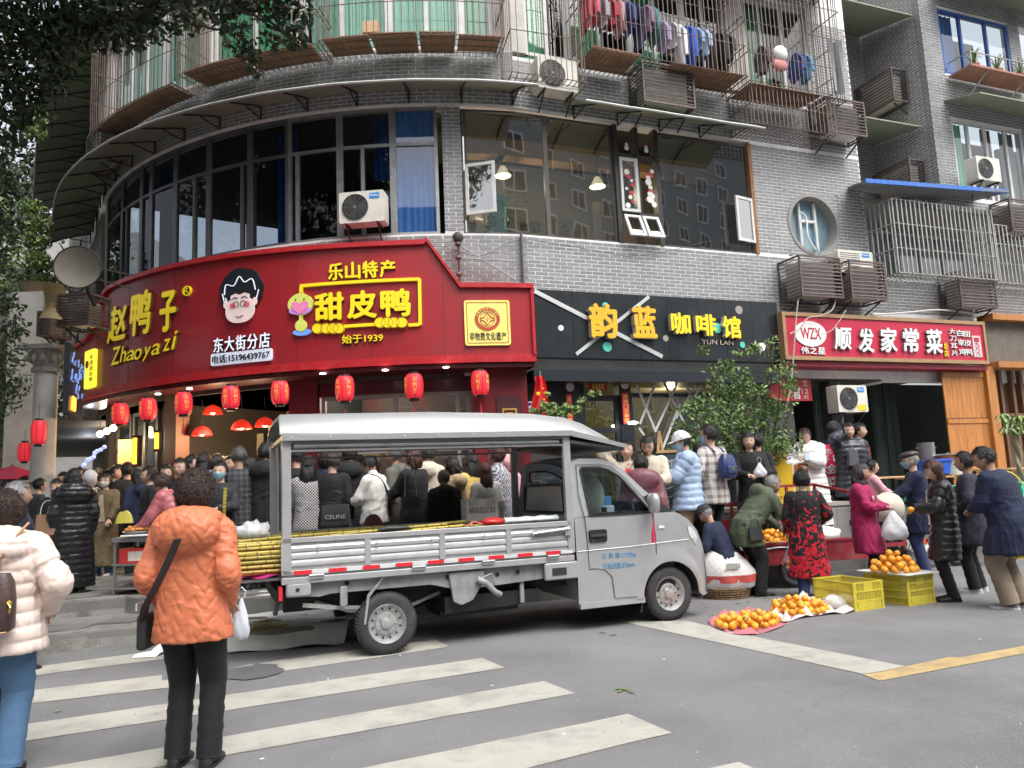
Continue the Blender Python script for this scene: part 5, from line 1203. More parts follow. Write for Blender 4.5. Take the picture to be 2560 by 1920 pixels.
M_bulb=mat('lit bulb',(1,.85,.6),.4,emit=6,ecol=(1,.8,.5)); M_spot=mat('lit downlight',(1,1,1),.4,emit=6,ecol=(1,.95,.85))
def lamp_light(loc,e,col=(1,.75,.45),r=.08):
 l=bpy.data.lights.new('lamp_glow','POINT'); l.energy=e; l.color=col; l.shadow_soft_size=r; o=bpy.data.objects.new('lamp_glow',l); COL.objects.link(o); o.location=loc; return o
for x,y in ((395,986),(474,973),(807,935),(963,926),(1115,919)):
 # downlights sit flush in the soffit
 D=ray(x,y); t_=(3.49-1.5)/D[2]; P=CAM+t_*D
 t=thing('downlight','small round downlight in the soffit, '+{395:'leftmost of five',474:'second from the left',807:'middle of five',963:'second from the right',1115:'nearest the red corner pillar'}[x],'downlight',(P[0],P[1],3.49),0,'round downlights in the soffit under the red sign')
 m=MB(); m.cyl((0,0,0),(0,0,.012),.05,n=16); m.build('lit_disc',M_spot,t)
for x,y,l in ((250,1085,'left globe bulb of three in the dim side shop'),(267,1078,'middle globe bulb of three in the dim side shop'),(283,1070,'right globe bulb of three in the dim side shop')):
 p=aty(x,y,15.2); t=thing('globe_bulb','lit '+l,'light bulb',tuple(p),0,'lit globe bulbs in the side shop'); m=MB(); m.sph((0,0,0),.065,12,8); m.build('globe',M_bulb,t,smooth=1); m=MB(); m.cyl((0,0,.06),(0,0,.5),.006,n=5); m.build('cord',M_black,t)
p=aty(267,1078,15.); lamp_light((p[0],p[1],p[2]-.2),22)
for x,y,D,l in ((505,1077,14.6,'red dome pendant lamp lowest at the left inside the duck shop'),(604,1061,14.4,'red dome pendant lamp right of the dark lamp in the duck shop'),(532,1024,15.2,'red dome pendant lamp highest inside the duck shop'),(662,1055,14.6,'red dome pendant lamp half hidden by the pillar')):
 p=aty(x,y,D); t=thing('pendant_lamp',l,'pendant lamp',tuple(p),0,'red pendant lamps inside the duck shop'); m=MB(); R=[[(r*math.cos(2*math.pi*j/20),r*math.sin(2*math.pi*j/20),z) for j in range(20)] for z,r in ((-.09,.19),(-.02,.17),(.05,.12),(.09,.04))]; m.loft(R,cap=False); m.build('shade',mat('lit red shade',(.6,.02,.02),.4,emit=.3,ecol=(1,.05,.02)),t,smooth=1); m=MB(); m.sph((0,0,-.05),.05,10,6); m.build('bulb',M_bulb,t); m=MB(); m.cyl((0,0,.09),(0,0,.6),.006,n=5); m.build('cord',M_black,t)
lamp_light(tuple(aty(540,1090,14.3)),48,(1,.68,.38)); lamp_light(tuple(aty(640,1100,14.3)),28,(1,.7,.4)); lamp_light(tuple(aty(950,1000,14.2)),26,(1,.85,.7))
for x,y,D,l in ((1257,428,14.6,'cream shaded pendant lamp at the left behind the upstairs cafe pane'),(1493,455,14.9,'beige shaded pendant lamp at the right behind the upstairs cafe pane')):
 p=aty(x,y,D); t=thing('pendant_lamp',l,'pendant lamp',tuple(p),0,'shaded pendant lamps in the upstairs cafe'); m=MB(); R=[[(r*math.cos(2*math.pi*j/20),r*math.sin(2*math.pi*j/20),z) for j in range(20)] for z,r in ((-.1,.16),(.02,.09),(.1,.05))]; m.loft(R,cap=False); m.build('shade',mat('cream shade',(.6,.55,.4),.5,emit=.6,ecol=(1,.85,.55)),t,smooth=1); m=MB(); m.sph((0,0,-.09),.06,10,6); m.build('bulb',M_bulb,t); m=MB(); m.cyl((0,0,.1),(0,0,1),.006,n=5); m.build('cord',M_black,t)
 lamp_light((p[0],p[1],p[2]-.25),22,(1,.8,.55))
p=aty(1394,971,14.6); t=thing('pendant_lamp','single bright bulb lamp behind the cafe glass at street level','pendant lamp',tuple(p)); m=MB(); m.sph((0,0,0),.05,10,6); m.build('bulb',M_bulb,t); lamp_light(tuple(p),20,(1,.9,.6)); lamp_light(tuple(aty(1680,1000,16.2)),45,(1,.85,.45))
p=aty(1582,1057,14.); t=thing('wall_light','small bright light beside the cafe door scroll','wall light',tuple(p)); m=MB(); m.sph((0,0,0),(.1,.04,.03),10,6); m.build('bulb',M_spot,t)
# orange neon strips
for x,y0,y1,D,l in ((391,1082,1122,13.7,'vertical orange neon strip by the shop door pillar'),(336,1095,1160,14.6,'vertical orange light strip beside the ochre board')):
 a=aty(x,y1,D);b=aty(x,y0,D); t=thing('neon_strip',l,'neon sign',tuple(a)); m=MB(); m.box(-.03,.03,-.02,.02,0,b[2]-a[2]); m.build('tube',M_neono,t); m=MB(); m.box(-.06,.12,.02,.04,-.05,b[2]-a[2]+.05); m.build('backing',M_blk,t)
a=aty(294,1160,15.4);b=aty(334,1098,15.4); m=MB(); m.box(a[0],b[0],15.4,15.45,a[2],b[2]); o=m.build('ochre_board',mat('lit ochre board',(.5,.33,.12),.6,emit=.12,ecol=(1,.6,.2))); tag(o,'ochre lit menu board in the side shop right of the bulbs','board')
p=aty(235,1145,13.2); t=thing('blue_led_sign','small blue white neon figure glowing above the crowd at the left','neon sign',tuple(p)); m=MB(); P=smooth_pts([(-.2,0,-.15),(-.1,0,-.02),(-.02,0,.0),(.02,0,.1),(.1,0,.13),(.2,0,.2)],5); m.tube(P,[.02+.02*abs(math.sin(i)) for i in range(len(P))],6); m.build('tube',mat('blue white neon',(.6,.65,1),.4,emit=.3,ecol=(.4,.5,1)),t)
for x,y,D,l in ((108,1163,17,'distant white shop light deepest in the side street'),(50+52,1127,16,'distant white tube light below the tall lantern')):
 p=aty(x,y,D); t=thing('distant_light',l,'light',tuple(p)); m=MB(); m.sph((0,0,0),(.12,.03,.06),8,6); m.build('lamp',M_spot,t)
# door couplets, banner, flag, arrow signs
def flat(name,label,cat,box,d,col,body=None,vertical=True,tc=(.75,.5,.1),off=.01):
 b=bxy(*box,d); t=thing(name,label,cat); Fd=lambda s,z,y:fp(s,z,d-y); m=MB(); plate(m,rect(*b),0,.008,Fd); m.build('panel',mat(name+' panel '+str(col),col,.6),t)
 if body: w=(b[1]-b[0])*.15; h=(b[3]-b[2])*.04; line_of('character',body,[mat('print '+str(tc),tc,.6)],b[0]+w,b[1]-w,b[2]+h,b[3]-h,-.004,.004,Fd,t,off,.15,0,vertical)
 return t
flat('door_couplet','red paper couplet left of the cafe door with a white rabbit on top','couplet',(1419,985,1433,1120),.0,(.5,.02,.03),'平安如意万事兴'); flat('door_couplet','red paper couplet right of the cafe door','couplet',(1557,982,1573,1060),.0,(.5,.02,.03),'吉祥门万事顺')
flat('door_banner','small red new year banner above the cafe door','banner',(1472,955,1518,977),.0,(.4,.02,.03),'恭喜发财',False)
for x,y,r,l in ((1425,968,.1,'white rabbit cut-out topping the left couplet'),(1562,962,.1,'white rabbit cut-out topping the right couplet')):
 s_,z_=fs(x,y,.02); t=thing('rabbit_cutout',l,'decoration'); m=MB(); Fq=lambda s,z,y:fp(s,z,.03-y); disc(m,s_,z_,.08,0,.01,Fq,16); disc(m,s_-.04,z_+.13,.07,0,.01,Fq,10,.025); disc(m,s_+.04,z_+.13,.07,0,.01,Fq,10,.025); m.build('paper',mat('pinkish white paper',(.6,.5,.5),.7),t)
flat('address_plate','small blue house number plate by the cafe','number plate',(1316,1003,1337,1020),.05,(.02,.04,.2),'2',False,(.8,.8,.85)); flat('arrow_sign','small white hand painted arrow board, upper of two','arrow sign',(1291,1005,1318,1017),.12,(.55,.55,.52),'咖啡',False,(.1,.1,.1)); flat('arrow_sign','small white hand painted arrow board, lower of two','arrow sign',(1281,1017,1334,1031),.14,(.55,.55,.52),'韵蓝咖啡',False,(.1,.1,.1))
fl=thing('red_flag','red national flag with yellow stars hanging beside the arrow boards','flag'); p=aty(1352,1030,12.6)
m=MB(); m.grid(lambda u,v:(p[0]+(u-.5)*(.14+.26*v)+.02*math.sin(v*7),p[1]+.06*math.sin(u*9+v*2),p[2]+.6-1.0*v*.85),14,10); m.build('cloth',mat('flag red',(.6,.01,.015),.7),fl,smooth=1.2)
m=MB(); m.cyl((p[0],p[1]-.02,p[2]-.4),(p[0]+.02,p[1]-.02,p[2]+.68),.01,n=6); m.build('pole',M_alu,fl)
m=MB()
for (x,z,r) in ((-.03,.3,.045),(.05,.38,.018),(.07,.3,.018),(.06,.2,.018),(.02,.14,.018)):
 P=[];
 for k in range(10): a=math.pi/2+k*math.pi/5; q=r*(1 if k%2==0 else .4); P.append((p[0]+x+q*math.cos(a),p[2]+z+q*math.sin(a)))
 plate(m,P,0,.004,lambda a,b,y:(a,p[1]-.085+y,b))
m.build('star',M_yel,fl)
# upstairs cafe: pots on the sill, teal poster, white pots, post
def potplant(label,s,z,d,pc,h=.35,n=60,pot=.08,F=fp,mt=None,kind='bush'):
 t=thing('potted_plant',label,'potted plant',F(s,z,d),0,'plants on the cafe window sill'); m=MB(); m.cyl((0,0,0),(0,0,pot*1.6),pot*.75,pot,14); m.build('pot',mat('pot '+str(pc),pc,.6),t)
 m=MB();
 for k in range(n):
  a=random.uniform(0,6.28); r=random.uniform(0,1)**.6*h*.5; z_=pot*1.6+random.uniform(.02,h); leafquad(m,(r*math.cos(a),r*math.sin(a),z_),.035)
 for k in range(5): a=k*1.26; m.tube([(0,0,pot*1.4),(h*.2*math.cos(a),h*.2*math.sin(a),pot+h*.8)],.004,4)
 m.build('foliage',mt or M_leaf2,t); return t
def leafquad(m,c,sz,nrm=None):
 a=Vector((random.gauss(0,1),random.gauss(0,1),random.gauss(0,1))).normalized(); b=a.orthogonal().normalized(); q=random.uniform(0,6.28); b=(b*math.cos(q)+a.cross(b)*math.sin(q)); n=a.cross(b)*.18*sz; c=Vector(c); a=a*sz; b=b*sz*.5
 m.add([c-a,c-b*.9+n,c+a,c+b*.9+n],[(0,1,2),(0,2,3)])
for x,y,pc,h,l in ((1225,578,(.6,.7,.75),.3,'plant in a pale blue pot on the cafe sill'),(1275,578,(.45,.1,.05),.7,'tall leafy plant in an orange pot on the cafe sill'),(1308,582,(.5,.12,.06),.2,'small plant in a red pot on the cafe sill'),(1335,582,(.5,.35,.12),.25,'plant in a small wicker basket on the cafe sill'),(1410,587,(.5,.12,.06),.35,'bushy plant in a red pot at the middle of the cafe sill'),(1182,576,(.4,.45,.1),.2,'plant in a yellow green pot by the cafe pilaster')):
 s_,z_=fs(x,y,-.35); potplant(l,s_,6.05,-.35,pc,h)
a=fs(1250,540,-.8); fbox(a[0]-.22,a[0]+.22,a[1]-.45,a[1]+.45,-.85,-.82,mat('teal poster',(.25,.5,.45),.6),'poster',BLD)
a=fs(1497,560,-.7); fbox(a[0]-.07,a[0]+.07,6.05,7.1,-.8,-.7,mat('pale post',(.5,.45,.32),.6),'post',BLD)
fbox(-1.0,5.2,7.95,8.3,-1.2,-.9,M_woodlight,'timber_pelmet',BLD)
# ---------------------------------------------------------------- trees, shrub, side street
def leafmass(C,n,size,spread,mt,name,parent,seedv=0,flat=.3):
 "n leaf-sized bent quads gathered round cluster centres C (list of (x,y,z,r))"
 r=np.random.default_rng(seedv); C=np.array(C,float); w=C[:,3]**2; idx=r.choice(len(C),n,p=w/w.sum())
 d=r.normal(size=(n,3)); d/=np.linalg.norm(d,axis=1)[:,None]; rad=r.random(n)**.45
 c=C[idx,:3]+d*(C[idx,3]*rad*spread)[:,None]*np.array([1,1,.75])
 a=r.normal(size=(n,3)); a[:,2]-=.4; a/=np.linalg.norm(a,axis=1)[:,None]; b=r.normal(size=(n,3)); b-=a*(a*b).sum(1)[:,None]; b/=np.linalg.norm(b,axis=1)[:,None]; nn=np.cross(a,b)
 s=(size*(.6+.8*r.random(n)))[:,None]
 v=np.stack([c-a*s,c-b*s*.45+nn*s*.12,c+a*s,c+b*s*.45+nn*s*.12],1).reshape(-1,3)
 k=np.arange(n)*4; f=np.stack([np.stack([k,k+1,k+2],1),np.stack([k,k+2,k+3],1)],1).reshape(-1,3)
 return link(name,npmesh(name,v,f,mt),parent)
def crownC(cx,cy,cz,rx,ry,rz,n,r0,seedv):
 r=np.random.default_rng(seedv); out=[]
 for _ in range(n):
  d=r.normal(size=3); d/=np.linalg.norm(d); q=r.random()**.5; out.append((cx+d[0]*rx*q,cy+d[1]*ry*q,cz+d[2]*rz*q,r0*(.5+r.random())))
 return out
def limb(m,p,q,r0,r1,n=5,j=.15):
 P=[]
 for i in range(n+1):
  t=i/n; P.append((p[0]+(q[0]-p[0])*t+random.uniform(-j,j)*(0<i<n),p[1]+(q[1]-p[1])*t+random.uniform(-j,j)*(0<i<n),p[2]+(q[2]-p[2])*t+random.uniform(-j,j)*(0<i<n)))
 P=smooth_pts(P,3); m.tube(P,[r0+(r1-r0)*i/(len(P)-1) for i in range(len(P))],8)
# street tree near the viewer on the left: only its hanging boughs reach into view
T1=thing('street_tree','large dark evergreen street tree whose boughs hang over the top left corner','tree')
m=MB(); limb(m,(-7.2,5.6,0),(-7.0,5.9,4.6),.3,.22); limb(m,(-7.0,5.9,4.5),(-4.0,6.6,7.2),.2,.07); limb(m,(-7.0,5.9,4.4),(-6.0,8.5,7.0),.18,.06); limb(m,(-7,5.9,4.5),(-8.5,6.2,8),.2,.08); m.build('trunk',M_bark,T1,smooth=1)
Cl=[]
def cl(px,py,Y,r): p=aty(px,py,Y); Cl.append((p[0],p[1],p[2],r))
for px,py,Y,r in ((-60,60,7,.75),(60,40,7,.6),(160,20,7,.55),(260,30,7,.55),(360,15,7,.5),(450,10,7,.4),(540,5,6.8,.3),(620,0,6.6,.3),(700,-20,6.5,.35),(60,150,7,.5),(150,110,7,.4),(0,230,7.2,.5),(60,270,7.3,.35),(110,220,7.2,.25),(20,350,7.3,.3),(230,80,7,.3),(310,90,6.9,.25),(370,70,6.9,.2),(560,45,6.6,.2),(600,100,6.5,.2),(625,140,6.5,.16),(700,30,6.5,.22),(735,80,6.4,.17),(690,90,6.5,.18),(740,100,6.4,.15),(765,45,6.4,.12),(40,-120,6.5,1),(250,-150,6.5,1),(450,-150,6.3,.8),(650,-180,6,.7),(-100,300,7.5,.5),(-10,450,8,.3),(-60,560,8,.5),(480,60,6.8,.12),(140,180,7.2,.15),(640,180,6.5,.08),(-40,650,9,.4),(10,760,9.5,.3),(-20,880,10,.5),(20,960,10.5,.35),(30,560,9,.3),(-40,1000,10,.5),(40,820,11,.25)): cl(px,py,Y,r)
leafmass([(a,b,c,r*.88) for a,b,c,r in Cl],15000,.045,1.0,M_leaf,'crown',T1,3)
m=MB()
for a,b in (((450,20,6.8),(600,110,6.6)),((560,0,6.6),(740,90,6.5)),((100,30,7),(330,80,7)),((0,100,7),(60,280,7.2)),((250,0,7),(620,10,6.7))): limb(m,tuple(aty(*a)),tuple(aty(*b)),.02,.006,4,.04)
m.build('twig',M_bark,T1)
# unseen leaf clusters added out of frame to shade the left of the facade
up_=[( -6+random.uniform(-3.0,2.6),7.6+random.uniform(-2.2,2.6),10.5+random.uniform(-1.2,1.5),1.1) for _ in range(36)]+[(-y*random.uniform(.82,1.35),y,random.uniform(4.5,11.5),1.15) for y in [random.uniform(6.5,13) for _ in range(48)]]
up_+=[(random.uniform(-10.5,-5.5),y,random.uniform(max(10.6,1.5+.82*y),14),1.1) for y in [random.uniform(8,12) for _ in range(18)]]
leafmass(up_,66000,.1,1.0,M_leaf,'unseen_shade_crown',T1,5)
T2=thing('street_tree','street tree behind the viewer on the left, seen only as a dark reflection','tree'); m=MB(); limb(m,(-17,1,0),(-17,1,6),.3,.2); m.build('trunk',M_bark,T2); leafmass(crownC(-17,1,8.5,5,5,4.5,30,2,77),14000,.2,1.0,M_leaf,'crown',T2,78)
# trees of the side street
for i,(x,y,z,rx,rz,n,l) in enumerate(((-13.2,17.5,6,2.2,4.0,15000,'leafy tree close behind the left lanterns along the side street'),(-17.5,22,7.5,3.5,5.5,12000,'dark tree in the middle distance of the side street'),(-21,30,9,5,7,9000,'farthest tree closing the side street'),(-11.6,13.2,3.8,1.0,1.6,5000,'low dark tree at the left edge beside the tall lantern'))):
 t=thing('side_street_tree',l,'tree',(0,0,0),0,'trees along the side street'); m=MB(); limb(m,(x,y,0),(x+.2,y,z-rz*.3),.22,.14,5,.1);
 for k in range(5): a=k*1.3; limb(m,(x+.2,y,z-rz*.4),(x+rx*.6*math.cos(a),y+rx*.6*math.sin(a),z+rz*.3),.09,.03,4,.2)
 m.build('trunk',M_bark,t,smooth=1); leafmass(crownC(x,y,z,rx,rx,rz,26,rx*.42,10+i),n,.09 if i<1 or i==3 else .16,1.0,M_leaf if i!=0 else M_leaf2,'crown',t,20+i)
t=thing('balcony_creeper','pale green creeper spilling down the left end of the round block','creeper'); Cl=[]
for px,py,r in ((80,290,.35),(85,330,.3),(60,310,.3),(100,560,.3),(90,600,.35),(95,650,.3),(80,520,.3),(115,700,.15)): cl(px,py,17,r)
leafmass(Cl,2600,.06,1.,M_leaf3,'foliage',t,9)
# side street: far building, arcade wall and ceiling, all in shade
t=thing('side_street_building','shabby grey block with balconies at the end of the side street','building'); a=aty(30,900,42)
m=MB(); m.box(-34,-19.5,40,46,0,16); m.build('wall',M_concrete,t); m=MB()
for z in (1.2,4.4,7.6,10.8):
 for x in range(-33,-20,3): m.box(x,x+1.7,39.9,40.1,z,z+1.6)
m.build('window',M_alud,t)
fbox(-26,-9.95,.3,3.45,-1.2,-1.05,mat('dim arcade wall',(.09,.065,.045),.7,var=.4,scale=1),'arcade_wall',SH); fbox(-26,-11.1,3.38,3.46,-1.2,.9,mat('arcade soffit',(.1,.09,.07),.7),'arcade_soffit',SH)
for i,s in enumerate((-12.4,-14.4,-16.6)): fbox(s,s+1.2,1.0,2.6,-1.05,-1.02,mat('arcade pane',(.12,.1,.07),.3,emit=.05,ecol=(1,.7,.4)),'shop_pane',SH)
lamp_light(fp(-12.5,3.0,-.3),12,(1,.8,.6)); lamp_light(fp(-16,3.0,-.2),14,(.8,.85,1))
# street beyond on the right, closing the view behind the block
# ---- the shrub by the cafe
SB=thing('potted_shrub','tall straggly green shrub with red berries between the cafe and the restaurant','shrub'); Cl=[]
for px,py,r in ((1760,1090,.5),(1830,1050,.5),(1900,1060,.5),(1720,1120,.35),(1870,980,.4),(1800,990,.35),(1940,1010,.35),(1950,930,.28),(1925,880,.2),(1960,1110,.35),(1850,940,.25),(1820,920,.18),(1790,960,.22),(1930,850,.12),(1920,1120,.4),(1840,1130,.4),(1700,1065,.16),(1690,1090,.12),(1980,960,.18),(1765,1020,.25),(1730,1170,.25)):
 p=aty(px,py,12.0+random.uniform(-.25,.25)); Cl.append((p[0],p[1],p[2],r*.9))
for k in range(26):
 px,py=random.uniform(1690,1990),random.uniform(870,1150); p=aty(px,py,12.0+random.uniform(-.3,.3)); Cl.append((p[0],p[1],p[2],.14))
leafmass(Cl,3000,.042,1.,M_leaf2,'foliage',SB,31); leafmass(Cl,1100,.045,1.05,M_leaf3,'young_foliage',SB,32)
m=MB(); b0=aty(1880,1230,12.2)
for k in range(9):
 q=Cl[random.randrange(21)]; limb(m,(b0[0]+random.uniform(-.15,.15),b0[1],.5),q[:3],.025,.006,5,.08)
m.build('stem',M_bark,SB); m=MB()
for k in range(14): q=random.choice(Cl[:21]); m.sph((q[0]+random.uniform(-q[3],q[3]),q[1]-random.uniform(0,q[3]),q[2]+random.uniform(-q[3],q[3])*.7),.014,6,4)
m.build('berries',mat('berry red',(.45,.02,.03),.4),SB)['kind']='stuff'
t=thing('hanging_creeper','thin leafy creeper sprays beside the red flag','creeper'); Cl=[]
for px,py,r in ((1340,1030,.12),(1380,1025,.14),(1420,1020,.12),(1455,1000,.08),(1360,1015,.1),(1400,1035,.12),(1480,985,.06),(1495,983,.05),(1440,1025,.1),(1370,985,.05)):
 p=aty(px,py,11.9); Cl.append((p[0],p[1],p[2],r))
leafmass(Cl,330,.04,1.1,M_leaf3,'foliage',t,41); leafmass(Cl,220,.04,1.,M_leaf2,'foliage',t,42); m=MB(); m.tube([tuple(aty(1340,1100,11.95)),tuple(aty(1380,1030,11.9)),tuple(aty(1495,985,11.9))],.006,5); m.build('stem',M_bark,t)
# low planter wall in front of the shrub
a=aty(1640,1300,11.4);b=aty(2165,1290,12.7)
PW_=thing('planter_wall','low grey concrete planter wall behind the red tricycle','wall')
x0,y0=a[0],a[1];x1,y1=4.9+1.2,11.95+1.2*.39+.0
def seg(p,q,z0,z1,th,mt,nm,par):
 v=Vector((q[0]-p[0],q[1]-p[1],0)); n=Vector((-v.y,v.x,0)).normalized()*th; m=MB(); c=[Vector((p[0],p[1],0)),Vector((q[0],q[1],0))]; c=[c[0],c[1],c[1]+n,c[0]+n]; m.hexa([(w.x,w.y,z0) for w in c]+[(w.x,w.y,z1) for w in c]); return m.build(nm,mt,par)
seg((2.5,11.35),(6.3,12.85),.0,.98,.35,M_concrete,'wall',PW_); seg((2.48,11.33),(6.32,12.83),.98,1.04,.4,mat('wall coping',(.36,.34,.3),.8,dirt=.5),'coping',PW_)
for k in range(9):
 u=k/9; seg((2.5+3.8*u+.01,11.345+1.5*u),(2.5+3.8*(u+1/9)-.01,11.345+1.5*(u+1/9)),.1,.93,.02,mat('wall slab',(.27,.26,.25),.8,var=.15,dirt=.5,rand=.12),'stone_slab',PW_)
# little money tree at the far right
t=thing('potted_tree','small potted tree with drooping palmate leaves at the right edge','plant'); p=aty(2540,1100,11.8)
m=MB(); m.tube([(p[0]+.03*math.sin(z*9),p[1]+.03*math.cos(z*9),z) for z in np.linspace(.5,p[2]+.25,14)],.035,8); m.tube([(p[0]-.03*math.sin(z*9),p[1]-.03*math.cos(z*9),z) for z in np.linspace(.5,p[2]+.1,14)],.03,8); m.build('braided_trunk',mat('pale trunk',(.3,.24,.16),.8),t); m=MB()
for k in range(16):
 c=Vector(tuple(aty(random.uniform(2505,2570),random.uniform(1030,1075),11.8+random.uniform(-.2,.2)))); az=random.uniform(0,6.28)
 for j in range(6):
  a=az+j*1.05; l=random.uniform(.11,.18); e=c+Vector((l*math.cos(a),l*math.sin(a)*.8,-.09-.05*random.random())); mid=(c+e)/2+Vector((0,0,.03)); w=Vector((-math.sin(a),math.cos(a),.2))*.03; m.add([c,mid-w,e,mid+w],[(0,1,2),(0,2,3)])
m.build('leaves',mat('palmate leaf',(.22,.3,.1),.5,island=.3),t); m=MB(); m.cyl((p[0],p[1],.5),(p[0],p[1],.8),.14,.18,16); m.build('pot',M_white,t)
# ---------------------------------------------------------------- silver pickup with canopy
TA=math.radians(21.6)
TR=thing('pickup_truck','small silver pickup with a metal canopy over its open bed, loaded with sugar cane','truck',(-1.26,7.36,0),TA)
M_silver=mat('silver car paint',(.44,.45,.46),.33,metal=.5,var=.05,coat=.4,dirt=.12,dcol=(.25,.24,.22),dscale=2)
M_bed=mat('painted bed steel',(.38,.385,.39),.42,metal=.35,var=.06,dirt=.35,dcol=(.2,.19,.18),dscale=4)
M_canv=mat('canopy aluminium sheet',(.32,.33,.33),.42,metal=.3,var=.04,scale=2,bump=.12,bscale=3,dirt=.2,dcol=(.35,.34,.32),dscale=2)
M_frame=mat('chassis paint',(.28,.28,.28),.6,metal=.2,var=.15,dirt=.6,dcol=(.08,.07,.06),dscale=5)
M_under=mat('underbody',(.02,.02,.02),.8); M_tyre=mat('tyre rubber',(.03,.03,.031),.8,var=.2,scale=12,bump=.15,dirt=.4,dcol=(.09,.085,.08),dscale=6)
M_rim=mat('steel wheel',(.5,.5,.5),.35,metal=.6,var=.04,dirt=.15); M_chrome=mat('chrome',(.6,.6,.6),.15,metal=1.)
M_trim=mat('black trim',(.015,.015,.016),.45); M_refl=mat('red reflector',(.6,.02,.03),.35); M_reflw=mat('white reflector',(.55,.55,.56),.35)
WT=1.56   # width; the near side is y=0, far side y=WT
def tb(name,mt,m,parent=None,bevel=0,smooth=None,label=None):
 o=m.build(name,mt,parent or TR,smooth,bevel)
 if label:o['label']=label
 return o
# wheels
def wheel(x,y,side=-1,z=.285,r=.285,name='wheel'):
 w=MB(); n=40; prof=[(-.085,.18),(-.09,.225),(-.085,.26),(-.06,.281),(0,.286),(.06,.281),(.085,.26),(.09,.225),(.085,.18)]
 R=[[(rr*math.cos(2*math.pi*j/n),yy,rr*math.sin(2*math.pi*j/n)) for j in range(n)] for yy,rr in prof]; w.loft(R,cap=False);
 t=w.build(name,M_tyre,TR,smooth=.9); t.location=(x,y,z)
 tr=MB()
 for j in range(56):
  a=2*math.pi*j/56; c,s_=math.cos(a),math.sin(a);
  for yy in (-.05,0,.05): tr.bar((.283*c,yy-.018,.283*s_),(.283*math.cos(a+.03),yy+.018,.283*math.sin(a+.03)),.012,.012)
 q=tr.build('tread',M_tyre,t); q['kind']='stuff'
 m=MB(); sg=side
 prof=[(.185,sg*.075),(.178,sg*.088),(.165,sg*.07),(.15,sg*.035),(.115,sg*.03),(.10,sg*.05),(.075,sg*.055),(.055,sg*.05),(.05,sg*.075),(.02,sg*.082)]
 R=[[(rr*math.cos(2*math.pi*j/n),yy,rr*math.sin(2*math.pi*j/n)) for j in range(n)] for rr,yy in prof]; m.loft(R,cap=False); m.add([(.02*math.cos(2*math.pi*j/n),sg*.082,.02*math.sin(2*math.pi*j/n)) for j in range(n)],[tuple(range(n))])
 q=m.build('rim',M_rim,t,smooth=.5)
 m=MB()
 for j in range(12):
  a=2*math.pi*(j+.5)/12; c=(.134*math.cos(a),sg*.038,.134*math.sin(a)); m.cyl(c,(c[0],c[1]+sg*.002,c[2]),.011,n=10)
 m.build('rim_holes',M_under,t)['kind']='stuff'
 m=MB()
 for j in range(5):
  a=2*math.pi*j/5; m.cyl((.078*math.cos(a),sg*.05,.078*math.sin(a)),(.078*math.cos(a),sg*.068,.078*math.sin(a)),.011,n=6)
 m.build('wheel_nut',M_chrome,t)['kind']='stuff'
 return t
wheel(.01,.1); wheel(3.09,.1); wheel(.01,WT-.1,1); wheel(3.09,WT-.1,1)
# bed floor, headboard, rails, far side
m=MB(); m.box(-.93,1.95,.02,WT-.02,.745,.80); tb('bed_floor',M_bed,m)
m=MB(); m.box(-.94,1.96,-.012,.03,.715,.775); tb('bed_rail',M_bed,m,bevel=.006)
m=MB(); m.box(-.94,1.96,WT-.03,WT+.012,.715,.775); tb('bed_rail',M_bed,m,bevel=.006)
def sidegate(y0,sg):
 g=MB(); g.box(-.94,1.95,y0,y0+sg*.03,1.075,1.125); g.box(-.94,1.95,y0,y0+sg*.03,.795,.835)
 P=[-.94,-.19,.53,1.22,1.90];
 side=tb('side_gate',M_bed,g,bevel=.006)
 for x in P: m=MB(); m.box(x,x+.055,y0-.004*sg,y0+sg*.03,.8352,1.0748); m.build('gate_post',M_bed,side)
 for a,b in zip(P[:-1],P[1:]):
  m=MB(); zz=[.835,.86,.872,.90,.925,.937,.965,.99,1.002,1.03,1.05,1.075]; off=[.014,.014,.002,.002,.014,.002,.002,.014,.002,.002,.014,.014]
  R=[]
  n=len(zz); m.add([(a+.055,y0+sg*o,z) for z,o in zip(zz,off)]+[(b,y0+sg*o,z) for z,o in zip(zz,off)],[(i,i+1,n+i+1,n+i) for i in range(n-1)])
  m.build('ribbed_panel',M_bed,side,smooth=.5)
 return side
sg1=sidegate(0,1); sg2=sidegate(WT-.03,1)
for x in (-.62,-.08,.45,.98,1.5):
 m=MB(); m.tube([(x,-.012,1.06),(x,-.03,1.05),(x,-.03,1.0),(x,-.02,.985)],.006,6); m.build('tie_hook',M_bed,sg1)
for i in range(9):
 x=-.83+i*.31+.0
 if x<1.85:
  m=MB(); m.box(x,x+.155,-.008,-.0045,.797,.832); o=m.build('reflector_strip',M_refl,sg1); m=MB(); m.box(x+.158,x+.30,-.008,-.0045,.797,.832); m.build('reflector_strip',M_reflw,sg1)
for x in (-.7,.25,.95,1.65):
 m=MB(); m.box(x,x+.13,-.03,-.012,.755,.785); m.cyl((x,-.03,.785),(x+.13,-.03,.785),.012,n=8); m.build('hinge',M_bed,TR)
m=MB(); m.box(1.52,1.9,-.035,-.004,1.02,1.05); m.box(1.86,1.93,-.03,.0,.98,1.07); m.tube([(1.5,-.03,1.02),(1.6,-.045,1.03),(1.9,-.045,1.05)],.012,6); tb('gate_latch',M_rim,m)
